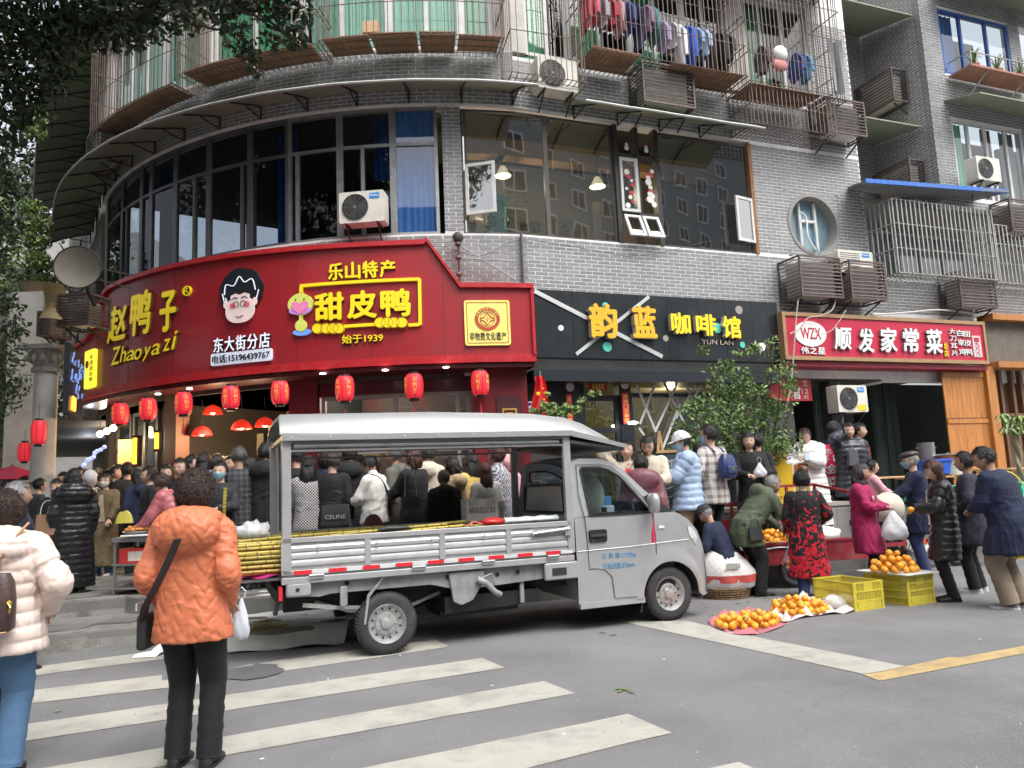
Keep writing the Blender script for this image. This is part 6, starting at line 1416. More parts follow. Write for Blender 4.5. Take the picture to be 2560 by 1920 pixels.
# canopy frame posts
def post(x,y,z1,w=.08): m=MB(); m.box(x,x+w,y,y+.05,.8,z1); return tb('canopy_post',M_bed,m,bevel=.004)
post(-.93,-.0,2.1); post(-.93,WT-.05,2.1); post(1.90,-.0,2.02); post(1.90,WT-.05,2.02);
m=MB(); m.box(-.9,-.88,.45,.5,.8,2.05); m.box(-.9,-.88,.95,1.0,.8,2.05); tb('rear_upright',M_bed,m)
m=MB()
for z,w in ((1.97,.05),(1.90,.02)): m.box(-.85,1.9,.0,.03,z,z+w); m.box(-.85,1.9,WT-.03,WT,z,z+w)
for x in (-.92,0,.95,1.9): m.box(x,x+.04,.02,WT-.02,2.02,2.06)
tb('canopy_rail',mat('dark bed rail',(.2,.2,.2),.5,metal=.4),m)
m=MB(); m.cyl((-.82,.03,1.955),(1.86,.03,1.945),.028,n=12); tb('rolled_blind_tube',M_alu,m)
# canopy roof: vaulted sheet with drop edge, sloping nose over the cab
R=[]; N=18
for x,zt,ze,yo,lift in ((-.95,2.235,2.07,.03,0),(-.93,2.255,2.08,.03,0),(.5,2.27,2.06,.03,0),(1.6,2.245,2.045,.03,0),(2.0,2.20,2.02,.03,0),(2.2,2.14,1.99,.02,0),(2.45,2.02,1.93,.0,0),(2.62,1.90,1.88,-.05,0)):
 ring=[]
 for i in range(N+1):
  u=i/N; y=-yo+(WT+2*yo)*u; arch=(1-abs(2*u-1)**5); z=ze+(zt-ze)*min(1,(min(u,1-u)*9))**.6+ .02*(1-(2*u-1)**2)*((zt-ze)/.17)
  ring.append((x,y,z))
 ring+= [(x,WT+yo-.0,ze-.015)]+[(x,-yo+(WT+2*yo)*u,z-.03) for (xx,yy,z),u in zip(reversed(ring),[1-i/N for i in range(N+1)])][1:-1]+[(x,-yo,ze-.015)]
 R.append(ring)
m=MB(); m.loft(R); tb('canopy_roof',M_canv,m,smooth=.8)
m=MB(); m.box(-.93,2.0,-.045,-.025,2.0,2.06); m.box(-.93,2.0,WT+.025,WT+.045,2.0,2.06); tb('drop_edge',M_canv,m,bevel=.004)
m=MB(); m.hexa([(1.98,-.035,2.0),(2.64,-.035,1.86),(2.64,-.02,1.86),(1.98,-.02,2.0),(1.98,-.035,2.06),(2.64,-.035,1.90),(2.64,-.02,1.90),(1.98,-.02,2.06)]); tb('drop_edge',M_canv,m)
m=MB(); m.hexa([(1.98,.0,1.93),(2.62,.0,1.84),(2.62,WT,1.84),(1.98,WT,1.93),(1.98,0,1.96),(2.62,0,1.87),(2.62,WT,1.87),(1.98,WT,1.96)]); tb('canopy_lining',mat('dark lining',(.08,.08,.08),.7),m)
for x in np.arange(-.85,1.9,.35):
 m=MB(); m.sph((x,-.046,2.03),.008,6,4); m.build('rivet',M_rim,TR)
# headboard and rear window of the cab
m=MB(); m.box(1.93,1.96,.02,WT-.02,.8,1.15); tb('headboard',M_bed,m)
# ---- cab body: profile lofted across the width
prof=[(1.985,.31),(1.975,.62),(1.97,1.10),(2.0,1.50),(2.02,1.765),(2.12,1.80),(2.35,1.795),(2.52,1.745),(2.66,1.64),(2.86,1.44),(3.06,1.27),(3.22,1.185),(3.36,1.09),(3.47,.965),(3.535,.80),(3.575,.62),(3.59,.45),(3.58,.26),(3.50,.20)]
def cabring(y,inset,k=1.0):
 out=[]
 for x,z in prof:
  zz=max(0,(z-1.12)/.68); out.append((x-(0.03*k if x>3.2 else 0),y+(inset+.12*zz)*(1 if y<WT/2 else -1),z))
 return out
ys=[(0.0,.0,1.),(.05,-.04,.3),(.3,-.28,0),(WT/2,-WT/2+.0,-.3)]
body=MB()
rings=[]
def ringat(t):
 "t 0..1 across the width; round shoulders near the sides"
 out=[]
 e=min(t,1-t)*WT
 for x,z in prof:
  zz=max(0,(z-1.12)/.68); side=.11*zz
  y=side+(WT-2*side)*t
  bulge=1-math.exp(-e/.10);
  xx=x+(.03*bulge-.03)*(1 if x>2.6 else .25); z2=z-(1-bulge)*.035*(1 if z>1.0 else 0)
  out.append((xx,y,z2))
 return out
TT=[0,.01,.025,.05,.1,.2,.35,.5,.65,.8,.9,.95,.975,.99,1]
Rg=[ringat(t) for t in TT]; n=len(prof)
vs=[p for r in Rg for p in r]; fs=[]
isglass=lambda j:(8<=j<=9)
for i in range(len(TT)-1):
 for j in range(n-1):
  if isglass(j) and .04<TT[i] and TT[i+1]<.96: continue
  if j in (3,) and .09<TT[i] and TT[i+1]<.91: continue
  fs.append((i*n+j,i*n+j+1,(i+1)*n+j+1,(i+1)*n+j))
body.add(vs,fs)
# side skins with window and wheel arch openings
def sideskin(side):
 def Y(z,off=0): zz=max(0,(z-1.12)/.68); y=.11*zz-off; return y if side==0 else WT-y
 g=MB(); A=3.09; ar=.345
 # lower body below the belt
 cols=sorted(set([1.985,2.04,2.2,2.4,2.6,2.7]+[A+ar*math.cos(math.radians(a)) for a in range(0,181,12)]+[2.95,3.2,3.36,3.47,3.53,3.57]))
 def zb(x):
  if abs(x-A)<ar: return .285+math.sqrt(max(0,ar*ar-(x-A)**2))
  return .27 if x<A else .24
 def zt(x):
  P=[(1.97,1.15),(3.05,1.15),(3.22,1.15),(3.36,1.065),(3.47,.94),(3.535,.775),(3.575,.6)]
  for (a,za),(b,z_b) in zip(P[:-1],P[1:]):
   if a<=x<=b: return za+(z_b-za)*(x-a)/(b-a)
  return .45
 K=8; V_=[]
 for x in cols:
  for k in range(K+1):
   z=zb(x)+(zt(x)-zb(x))*k/K
   b=.012*math.sin(math.pi*min(1,max(0,(z-.27)/.9)))+(.028*math.exp(-((math.hypot(x-A,z-.285)-ar-.03)/.045)**2) if abs(x-A)<.5 else 0)
   b-= .006 if .80<z<.83 else 0
   b-= .03*max(0,(x-3.4)/.17)**2
   V_.append((x,Y(z,b),z))
 g.add(V_,[(i*(K+1)+k,i*(K+1)+k+1,(i+1)*(K+1)+k+1,(i+1)*(K+1)+k) for i in range(len(cols)-1) for k in range(K)])
 # pillars above the belt: rear pillar, roof rail, windscreen pillar
 def strip(P,Q):
  n=len(P); g.add([(x,Y(z),z) for x,z in P]+[(x,Y(z),z) for x,z in Q],[(i,i+1,n+i+1,n+i) for i in range(n-1)])
 outer=[(1.97,1.15),(1.985,1.3),(2.0,1.5),(2.02,1.73),(2.12,1.765),(2.35,1.76),(2.52,1.712),(2.66,1.605),(2.86,1.405),(3.06,1.235),(3.22,1.15)]
 inner=[(2.17,1.16),(2.155,1.3),(2.135,1.5),(2.12,1.64),(2.14,1.665),(2.34,1.665),(2.46,1.63),(2.58,1.555),(2.74,1.37),(2.86,1.22),(2.90,1.16)]
 strip(outer,inner)
 o=g.build('body_side',M_silver,TR,smooth=.7)
 # window glass and black surround
 w=MB(); w.add([(x,Y(z,-.012),z) for x,z in inner],[tuple(range(len(inner)))]); w.build('side_window',glass('cab glass',(.55,.65,.68),1.),o)
 fr=MB(); L=[Vector((x,Y(z,.004),z)) for x,z in inner]+[Vector((inner[0][0],Y(inner[0][1],.004),inner[0][1]))]
 for a,b in zip(L[:-1],L[1:]): fr.bar(a,b,.018,.018)
 fr.build('window_seal',M_trim,o)
 q=MB(); q.add([(2.93,Y(1.16,.004),1.155),(3.2,Y(1.16,.004),1.155),(2.9,Y(1.33,.004),1.35),(2.84,Y(1.33,.004),1.33)],[(0,1,2,3)]); q.build('quarter_panel',M_trim,o)
 if side==0:
  d=MB()
  def groove(P,w=.008):
   for a,b in zip(P[:-1],P[1:]): d.bar((a[0],Y(a[1],.014),a[1]),(b[0],Y(b[1],.014),b[1]),w,.004)
  groove([(2.075,1.70),(2.06,1.4),(2.10,1.15),(2.115,.9),(2.12,.62),(2.2,.62),(2.30,.60),(2.38,.52),(2.40,.3)]); groove([(2.075,1.70),(2.35,1.70),(2.5,1.66),(2.65,1.53),(2.83,1.32),(2.925,1.15),(2.935,.85),(2.93,.64)]); groove([(2.40,.3),(2.76,.29)])
  d.build('door_seam',M_trim,o)
  h=MB(); h.poly([(2.15,.885),(2.33,.885),(2.345,.9),(2.345,1.0),(2.33,1.015),(2.15,1.015),(2.135,1.0),(2.135,.9)],Y(.95,.022),Y(.95,.0)); hd=h.build('door_handle',M_trim,o);
  h=MB(); h.box(2.145,2.335,Y(.95,.04),Y(.95,.02),.945,.972); h.cyl((2.17,Y(.9,.03),.905),(2.17,Y(.9,.02),.905),.013,n=12); h.build('handle_grip',mat('handle grey',(.05,.05,.05),.35),hd)
  fn=lambda x,z,y:(x,Y(z,.016)+y,z)
  Mt=mat('blue stencil',(.05,.22,.45),.7,var=.4,scale=14)
  letters('lettering','总 质 量:1720kg',Mt,2.27,2.68,.70,.765,0,.001,fn,o,0); letters('lettering','栏板高度:370mm',Mt,2.28,2.66,.60,.665,0,.001,fn,o,0)
  e=MB(); e.box(2.98,3.05,Y(1.0,.022),Y(1.,.008),.985,1.01); e.build('side_marker',mat('marker white',(.7,.7,.7),.3),o)
  # swage lines
  s_=MB(); s_.tube([(2.0,Y(.81,.012),.806),(2.6,Y(.81,.014),.815),(3.35,Y(.81,.012),.845)],.0035,5); s_.build('swage_line',M_silver,o)
 # rocker step and rear edge
 r=MB(); r.box(2.0,2.76,Y(.25,.01) if side==0 else Y(.25,.01)-.06,(Y(.25,.01)+.06) if side==0 else Y(.25,.01),.225,.285); r.build('rocker_panel',M_silver,o)
 # arch liner
 a=MB(); L=12; rr=ar-.005
 P=[(A+rr*math.cos(math.radians(180*i/L)),.285+rr*math.sin(math.radians(180*i/L))) for i in range(L+1)]
 yo,yi=(Y(.5,0),.32) if side==0 else (Y(.5,0),WT-.32)
 a.add([(x,yo,z) for x,z in P]+[(x,yi,z) for x,z in P],[(i,i+1,L+1+i+1,L+1+i) for i in range(L)]); a.build('arch_liner',M_under,o)
 # headlight
 hl=MB(); hp=[(3.345,.985),(3.40,.975),(3.49,.86),(3.53,.735),(3.525,.70),(3.49,.72),(3.42,.80),(3.36,.90)]
 yy=[Y(z,.018 if x<3.45 else -.005) for x,z in hp]; hl.add([(x,y,z) for (x,z),y in zip(hp,yy)]+[(x+.02,y+(.2 if side==0 else -.2),z) for (x,z),y in zip(hp,yy)],[tuple(range(8))]+[(i,(i+1)%8,8+(i+1)%8,8+i) for i in range(8)])
 hh=hl.build('headlight',mat('lamp lens',(.55,.57,.6),.12,coat=1.,var=.2,scale=30),o,smooth=.5)
 # mirror
 mi=MB(); mi.mat=0; sgn=-1 if side==0 else 1; y0=Y(1.2,0)
 R=[]
 for i,(z,wx,wy) in enumerate(((1.16,.035,.05),(1.18,.055,.075),(1.26,.06,.085),(1.33,.055,.08),(1.365,.03,.05))): R.append([(2.87+.0+wx*math.cos(t),y0+sgn*(.14)+wy*math.sin(t),z) for t in [2*math.pi*k/14 for k in range(14)]])
 mi.loft(R); mm_=mi.build('wing_mirror',M_silver,o,smooth=.9); q=MB(); q.bar((2.9,y0,1.19),(2.87,y0+sgn*.1,1.19),.03); q.build('mirror_arm',M_trim,mm_)
 return o
sk=sideskin(0); sideskin(1)
bo=body.build('cab_shell',M_silver,TR,smooth=.8)
# windscreen, rear window
def gl(P,name,mt): m=MB(); m.add(P,[(0,1,2,3)]); return tb(name,mt,m)
gl([(2.655,.17,1.63),(2.655,WT-.17,1.63),(3.055,WT-.11,1.262),(3.055,.11,1.262)],'windscreen',glass('cab glass'))
gl([(2.0,.2,1.17),(2.0,WT-.2,1.17),(2.0,WT-.25,1.55),(2.0,.25,1.55)],'rear_window',glass('cab glass'))
m=MB(); P=[(.22,1.2),(WT-.22,1.2),(WT-.25,1.5),(.25,1.5)]
for (a,b) in zip(P,P[1:]+P[:1]): m.bar((1.985,a[0],a[1]),(1.985,b[0],b[1]),.03)
tb('rear_window_seal',M_trim,m)
# interior: seats, dash, wheel, trinkets
m=MB(); m.box(2.1,2.75,.12,WT-.12,.6,.68); m.box(2.05,2.2,.15,.7,.68,1.25); m.box(2.05,2.2,.85,1.4,.68,1.25); m.box(2.0,3.2,.06,.10,.3,1.1); m.box(2.0,3.2,WT-.1,WT-.06,.3,1.1); tb('seats',M_trim,m,bevel=.03)
m=MB(); m.box(2.95,3.25,.12,WT-.12,.95,1.16); tb('dashboard',mat('dash black',(.03,.03,.032),.6),m,bevel=.03)
m=MB(); m.tube([(2.83+.06*math.sin(a)*.6,.42+.17*math.cos(a),1.13+.17*math.sin(a)*.8) for a in [2*math.pi*i/24 for i in range(25)]],.013,8); m.bar((2.84,.27,1.13),(2.84,.57,1.13),.02); m.bar((2.85,.42,1.13),(2.98,.42,1.05),.03); tb('steering_wheel',M_trim,m)
t=thing('white_plush_cushion','pale cream plush cushion propped inside the cab window','cushion',tuple(Matrix.LocRotScale(V(-1.26,7.36,0),Euler((0,0,TA)),None)@V(2.42,.5,1.36)),TA); m=MB(); m.sph((0,0,0),(.19,.1,.24),16,12); m.build('cover',mat('cream plush',(.62,.58,.46),.9,bump=.5,bscale=40,sheen=.4),t,smooth=1)
t=thing('radio','small white radio on the dashboard of the pickup','radio',tuple(Matrix.LocRotScale(V(-1.26,7.36,0),Euler((0,0,TA)),None)@V(2.62,.5,1.2)),TA); m=MB(); m.box(-.1,.1,-.03,.03,-.04,.04); m.build('case',M_white,t,bevel=.008); m=MB(); m.box(-.07,.0,-.035,-.03,-.025,.025); m.build('screen',M_trim,t)
t=thing('blue_box','small blue and purple box on the dashboard','box',tuple(Matrix.LocRotScale(V(-1.26,7.36,0),Euler((0,0,TA)),None)@V(2.72,.7,1.27)),TA); m=MB(); m.box(-.07,.07,-.04,.04,-.07,.07); m.build('carton',mat('blue carton',(.12,.3,.55),.5),t)
# front: bumper, grille
m=MB(); m.box(3.49,3.60,.04,WT-.04,.22,.46); tb('bumper',M_silver,m,bevel=.04); m=MB(); m.box(3.56,3.6,.4,WT-.4,.5,.62); tb('grille',M_trim,m)
# mud flaps, tassel
m=MB(); m.hexa([(2.71,.02,.12),(2.73,.02,.12),(2.73,.3,.12),(2.71,.3,.12),(2.77,.02,.4),(2.79,.02,.4),(2.79,.3,.4),(2.77,.3,.4)]); tb('mud_flap',M_trim,m)
Lm=Matrix.LocRotScale(V(-1.26,7.36,0),Euler((0,0,TA)),None)
t=thing('red_tassel','red tassel hanging from the near wing mirror of the pickup','tassel',tuple(Lm@V(2.84,-.14,1.15)),TA); m=MB(); m.tube([(0,0,0),(.004,0,-.08),(0,0,-.14),(-.01,0,-.2),(-.012,0,-.3)],[.004,.006,.012,.018,.022],8); m.build('threads',mat('tassel pink red',(.5,.02,.08),.8),t)
# chassis
m=MB(); m.box(-.9,2.0,.26,.34,.44,.62); m.box(-.9,2.0,WT-.34,WT-.26,.44,.62); m.box(-.9,3.3,.35,WT-.35,.5,.56); tb('chassis_rail',M_under,m)
m=MB(); m.poly([(-.9,.61),(-.9,.735),(1.93,.735),(1.93,.61),(1.86,.57),(.75,.52),(.45,.60),(-.5,.60),(-.6,.58)],.06,.09); tb('side_skirt',M_frame,m,label='grey dusty lower skirt with bolt holes')
m=MB()
for x,z in ((-.78,.655),(-.35,.68),(1.13,.64),(1.35,.645),(.62,.655)): m.cyl((x,.052,z),(x,.062,z),.022,n=12)
tb('skirt_hole',M_under,m)
m=MB(); m.box(-.9,-.68,-.012,.05,.60,.73); tb('rear_corner_plate',M_bed,m,bevel=.02); m=MB(); m.cyl((-.8,-.018,.665),(-.8,-.01,.665),.018,n=12); tb('corner_bolt',M_under,m)
m=MB(); m.poly([(.62,.70),(.98,.70),(.98,.60),(.86,.42),(.74,.38),(.66,.42)],.02,.06); tb('fuel_filler_bracket',M_frame,m,bevel=.008)
m=MB(); m.tube([(.9,.0,.62),(.98,-.02,.58),(1.08,-.01,.48),(1.14,.02,.45)],[.035,.03,.028,.03],10); m.tube([(.95,-.01,.63),(1.05,.0,.66),(1.1,.03,.55)],.008,6); tb('fuel_filler',M_frame,m)
m=MB(); m.box(1.62,2.0,-.012,.03,.54,.715); o=tb('step_plate',M_bed,m,bevel=.015); m=MB(); m.box(1.70,1.86,-.016,-.01,.585,.66); m.build('step_opening',M_under,o)
m=MB(); m.hexa([(.66,.5,.22),(1.5,.5,.22),(1.5,1.05,.22),(.66,1.05,.22),(.62,.45,.42),(1.55,.45,.42),(1.55,1.1,.42),(.62,1.1,.42)]); m.hexa([(.6,.12,.30),(1.6,.12,.33),(1.6,.45,.33),(.6,.45,.30),(.6,.12,.46),(1.6,.12,.46),(1.6,.45,.46),(.6,.45,.46)]); tb('fuel_tank',M_trim,m)
m=MB(); m.cyl((-.0,.2,.285),(0,WT-.2,.285),.045,n=12); m.sph((0,WT/2,.285),(.14,.12,.13),12,8); m.cyl((3.09,.2,.285),(3.09,WT-.2,.285),.03,n=10); m.cyl((.1,WT/2,.3),(2.4,WT/2,.42),.03,n=8); tb('axle',M_under,m)
for y in (.24,WT-.24):
 m=MB(); m.tube([(-.62,y,.52),(-.3,y,.40),(0,y,.36),(.3,y,.40),(.58,y,.5)],.022,6,flat=.8); tb('leaf_spring',M_frame,m)
m=MB(); m.poly([(-.42,.66),(-.36,.66),(-.355,.50),(-.38,.48),(-.41,.48),(-.425,.50)],.0,.03); tb('bracket_plate',M_frame,m,bevel=.004)
m=MB(); m.bar((-.02,.05,.71),(-.16,.03,.55),.035,.02); m.bar((-.16,.03,.56),(-.2,.02,.30),.03,.02); tb('mud_flap_bracket',M_bed,m)
m=MB(); m.bar((-.5,.1,.47),(.0,.15,.42),.03); m.bar((-.75,.06,.52),(-.45,.06,.47),.035); m.bar((1.4,.1,.34),(1.4,.1,.6),.04); tb('exhaust_and_brackets',M_frame,m)
m=MB(); m.box(-.98,-.9,.1,WT-.1,.55,.66); tb('rear_crossmember',M_under,m); m=MB(); m.box(-.96,-.93,-.0,.14,.58,.7); tb('tail_lamp',M_refl,m)
m=MB(); m.hexa([(-1.0,.05,.45),(-.97,.05,.45),(-.97,.2,.45),(-1.0,.2,.45),(-.96,.05,.62),(-.93,.05,.62),(-.93,.2,.62),(-.96,.2,.62)]); tb('mud_flap',M_trim,m)
# let-down tailgate carrying the cane ends
m=MB(); m.box(-1.28,-.95,.05,WT-.05,.755,.785); tb('tailgate',M_bed,m,bevel=.005)
t=thing('pink_cloth','magenta cloth laid on the lowered tailgate','cloth'); m=MB(); m.grid(lambda u,v:tuple(Lm@V(-1.32+.4*u,.0+v*1.2,.80+.012*math.sin(u*9+v*13)-.02*(u<.05)*(v*3%1))),10,14); m.build('fabric',mat('magenta cloth',(.4,.01,.14),.8),t,smooth=1.3)
# ---------------------------------------------------------------- people
SKIN=[mat('skin light',(.56,.36,.27),.55,var=.05,bump=.05),mat('skin tan',(.42,.25,.17),.6,var=.06,bump=.08),mat('skin old',(.4,.24,.17),.65,var=.1,bump=.15)]
HAIRC={'black':(.012,.011,.011),'brown':(.05,.03,.024),'redbrown':(.06,.022,.018),'grey':(.22,.22,.22),'dgrey':(.07,.065,.065),'shaved':(.07,.05,.04)}
def hairmat(c): return mat('hair '+c,HAIRC[c],.42,var=.35,scale=14,bump=.5,bscale=60,spec=.45,stretch=(3,3,.6))
M_eye=mat('dark eye',(.02,.015,.012),.25); M_lip=mat('lip',(.45,.1,.09),.5); M_mask=mat('blue surgical mask',(.3,.52,.62),.7,var=.05,bump=.2,bscale=20,stretch=(1,1,4)); M_maskw=mat('white mask',(.72,.72,.7),.7)
M_sole=mat('shoe sole',(.6,.6,.58),.6); M_shoe=mat('black shoe',(.02,.02,.02),.4); M_shoew=mat('white trainer',(.55,.55,.55),.55)
def sn(v,seed,sc):
 "cheap smooth noise: a sum of warped sines, vectorised"
 r=np.random.default_rng(seed); o=np.zeros(len(v))
 for k in range(5):
  d=r.normal(size=3); d/=np.linalg.norm(d); f=sc*(1+.7*k); o+=np.sin(v@d*f+r.random()*6.28+1.3*np.sin(v@r.normal(size=3)*f*.5))/(1+.5*k)
 return o/2.6
def elring(c,ax,ay,rx,ry,n=20,pw=2.):
 out=[]
 for j in range(n):
  t=2*math.pi*j/n; ct,st=math.cos(t),math.sin(t)
  x=math.copysign(abs(ct)**(2/pw),ct); y=math.copysign(abs(st)**(2/pw),st); out.append(c+ax*(x*rx)+ay*(y*ry))
 return out
def head_grid(scale=1.0,nu=32,nv=24,old=0,seed=0):
 "local head: centre origin, face to +y; returns verts, faces and the direction grid"
 vs=[];dirs=[]
 for j in range(nv+1):
  th=math.pi*j/nv
  for i in range(nu):
   ph=2*math.pi*i/nu; dx,dy,dz=math.sin(th)*math.cos(ph),math.sin(th)*math.sin(ph),math.cos(th)
   x,y,z=.079*dx,.097*dy,.113*dz
   if dz<0:
    t=-dz; x*=1-.30*t*t;
    if dy<0: y*=1-.45*t*t
    else: y*=1-.10*t*t
    y+=.012*t
   # flatten the face, round the back of the skull
   if dy>0: y=min(y,.094-.22*x*x/.076)
   if dy<0 and dz>0: y*=1.04
   if scale==1.0 and dy>.2:
    g=lambda cx,cz,sx,sz,a:a*math.exp(-((x-cx)/sx)**2-((z-cz)/sz)**2)
    y+=g(0,-.028,.011,.016,.017)+g(0,-.01,.008,.025,.008)-g(.03,.004,.016,.012,.010)-g(-.03,.004,.016,.012,.010)+g(0,.024,.05,.01,.003)+g(0,-.064,.02,.008,.005)+g(0,-.098,.022,.014,.008)+g(.038,-.025,.02,.02,.003)+g(-.038,-.025,.02,.02,.003)-g(0,-.081,.018,.006,.003)
   vs.append((x*scale,y*scale,z*scale)); dirs.append((dx,dy,dz))
 fs=[(j*nu+i,j*nu+(i+1)%nu,(j+1)*nu+(i+1)%nu,(j+1)*nu+i) for j in range(nv) for i in range(nu)]
 return vs,fs,dirs
def add_hand(m,w,d,up,side,curl=.5,spread=.5,s=1.0):
 "w wrist, d along the hand, up the palm normal, side +1/-1 where the thumb sits"
 d=d.normalized(); up=(up-d*up.dot(d)).normalized(); sd=d.cross(up)*side
 R=[elring(w-d*.02,sd,up,.024*s,.018*s,10),elring(w+d*.01,sd,up,.026*s,.017*s,10),elring(w+d*.05*s,sd,up,.038*s,.014*s,10,2.6),elring(w+d*.085*s,sd,up,.04*s,.012*s,10,2.6),elring(w+d*.095*s,sd,up,.036*s,.008*s,10,2.6)]
 m.loft(R)
 for k,(o,L) in enumerate(((.030,.066),(.010,.074),(-.010,.069),(-.029,.054))):
  b=w+d*.085*s+sd*o*s; a=curl*1.0; dd=d+sd*o*spread*3; P=[b-d*.012]
  p=b
  for q,l in enumerate((.45,.32,.23)):
   ang=a*(q+.4); v=(dd*math.cos(ang)-up*math.sin(ang)).normalized(); p=p+v*L*l*s; P.append(p)
  m.tube(P,[.0088*s,.0085*s,.0078*s,.0062*s],6)
 b=w+d*.03*s+sd*.03*s; v=(d*.7+sd*.7-up*.35*curl).normalized(); p1=b+v*.035*s; p2=p1+(d*.9+sd*.25-up*.5*curl).normalized()*.03*s
 m.tube([b-v*.012,b,p1,p2],[.012*s,.0115*s,.0098*s,.007*s],6)
def ik(a,b,l1,l2,hint):
 d=b-a; L=d.length;
 if L>l1+l2-.01: b=a+d*((l1+l2-.01)/L); d=b-a; L=d.length
 u=d/L; c=(l1*l1+L*L-l2*l2)/(2*L); h=math.sqrt(max(0,l1*l1-c*c)); hp=hint-u*hint.dot(u); hp=hp.normalized() if hp.length>1e-4 else Vector((0,-1,0)); return a+u*c+hp*h,b
ARMS={'down':((.24,.02,.82),(.4,-.6,0)),'pocket':((.19,.14,.98),(.7,-.7,0)),'front':((.06,.30,1.12),(.7,-.3,-.6)),'phone':((.04,.33,1.22),(.6,-.1,-.8)),'ear':((.10,.10,1.58),(.8,.3,-.6)),'hair':((.11,.0,1.62),(1,.2,-.3)),'reach':((.12,.55,1.0),(.5,-.3,-.6)),'reachlow':((.10,.50,.78),(.5,-.4,-.4)),'hold':((.2,.28,.95),(.6,-.5,-.3)),'back':((.05,-.16,.95),(.9,-.4,0)),'lap':((.08,.33,.80),(.7,-.2,-.5)),'out':((.42,.30,.95),(.4,-.3,-.6)),'cross':((-.08,.22,1.14),(.8,.1,-.5)),'carry':((.25,.12,.86),(.5,-.6,0))}
PEOPLE={}
def person(label,loc,head,H=1.62,lean=0,side=0,yaw=0,nod=0,arms=('down','down'),coat=None,coatlen=.62,style='cloth',trouser=None,shoe=None,skin=0,hair='short',hc='black',face=False,build=1.0,sit=False,hood=0,collar=None,hat=None,mask=None,glasses=False,legs='stand',vox=.017,group=None,skirt=None,amp=1.0,inner=None,hands=True,flare=1.0,feet=True,fur=None):
 """loc: world point under the hips on the floor; head: degrees, 0 faces away from the street towards the shops, 90 right"""
 S_=H/1.70; B=build; seed=abs(hash_(label))%100000; rg=np.random.default_rng(seed)
 t=thing('person',label,'person',loc,-math.radians(head),group)
 hipz=.90 if not sit else .50; hip=Vector((0,0,hipz))
 lr=math.radians(lean); ud=Vector((math.sin(side*.01745),math.sin(lr),math.cos(lr))).normalized(); fd=Vector((0,math.cos(lr),-math.sin(lr))); xd=Vector((1,0,0)); xd=(xd-ud*xd.dot(ud)).normalized()
 if lean>12 and not sit: hip=hip+Vector((0,-.10*math.sin(lr),-.02))
 sp=lambda h,f=0.,x=0.: hip+ud*(h-.90)+fd*f+xd*x
 # legs
 if sit: feetp=[Vector((sx*.12,.42,.08)) for sx in (-1,1)]; kh=Vector((0,.2,1))
 elif legs=='walk': feetp=[Vector((-.08,.22,.08)),Vector((.09,-.22,.10))]; kh=Vector((0,1,.1))
 elif legs=='wide': feetp=[Vector((-.17,.03,.08)),Vector((.17,-.02,.08))]; kh=Vector((0,1,0))
 else: feetp=[Vector((-.10,.02+rg.uniform(-.03,.05),.08)),Vector((.10,.0+rg.uniform(-.03,.05),.08))]; kh=Vector((0,1,0))
 hj=[hip+xd*(-.085*B),hip+xd*(.085*B)]; kn=[];ft=[]
 for h,f in zip(hj,feetp):
  k,f2=ik(h,f,.43,.41,kh); kn.append(k); ft.append(f2)
 # arms
 sh=[sp(1.385,-.01,-.165*B),sp(1.385,-.01,.165*B)]; el=[];wr=[]
 for i,a in enumerate(arms):
  sx=-1 if i==0 else 1
  if isinstance(a,str): tg,hn=ARMS[a]
  else: tg,hn=a
  tgt=sp(tg[2],tg[1],tg[0]*sx) if not (lean>12 and isinstance(a,str) and a in('reachlow','down','reach','hold')) else sh[i]+Vector((.02*sx,{'reachlow':.30,'down':.05,'reach':.45,'hold':.35}[a],{'reachlow':-.42,'down':-.52,'reach':-.25,'hold':-.35}[a]))
  if sit and isinstance(a,str) and a=='lap': tgt=Vector((.07*sx,.33,hipz+.2))
  e,w_=ik(sh[i],tgt,.285,.25,xd*(hn[0]*sx)+fd*hn[1]+ud*hn[2]); el.append(e);wr.append(w_)
 neck=sp(1.44,.0);
 # head frame
 yr,nr_=math.radians(yaw),math.radians(nod)
 hb=neck+ (ud*.6+Vector((0,0,.4))).normalized()*.0
 Rh=Euler((-nr_-lr*.35,0,-yr)).to_matrix(); hc_=neck+(ud*.5+Vector((0,math.sin(nr_)*.5,.5))).normalized()*.165; hc_+= Rh@Vector((0,.018,0))
 Mh=Matrix.Translation(hc_)@Rh.to_4x4()
 hs=1.09
 # body: one continuous skin surface
 m=MB(); hv,hf,hd=head_grid(1.0,28,22); m.add([Mh@(Vector(p)*hs) for p in hv],hf)
 for sx in (-1,1): # ears
  m.sph((0,0,0),(.012,.022,.034),8,6,Mh@Matrix.Translation((sx*.078,-.005,-.018))@Euler((0,0,sx*.35)).to_matrix().to_4x4())
 nr2=[(neck-ud*.12,.06,.055),(neck-ud*.02,.056,.055),(neck+ud*.04,.05,.052),(hc_-Rh@Vector((0,.02,.06)),.048,.052),(hc_-Rh@Vector((0,.02,.02)),.04,.04)]
 m.loft([elring(c,xd,fd,a,b,14) for c,a,b in nr2])
 m.loft([elring(sp(z),xd,fd,a*B,b*B,14) for z,a,b in ((.86,.14,.1),(1.02,.12,.085),(1.25,.14,.095),(1.38,.13,.08),(1.44,.06,.055))])
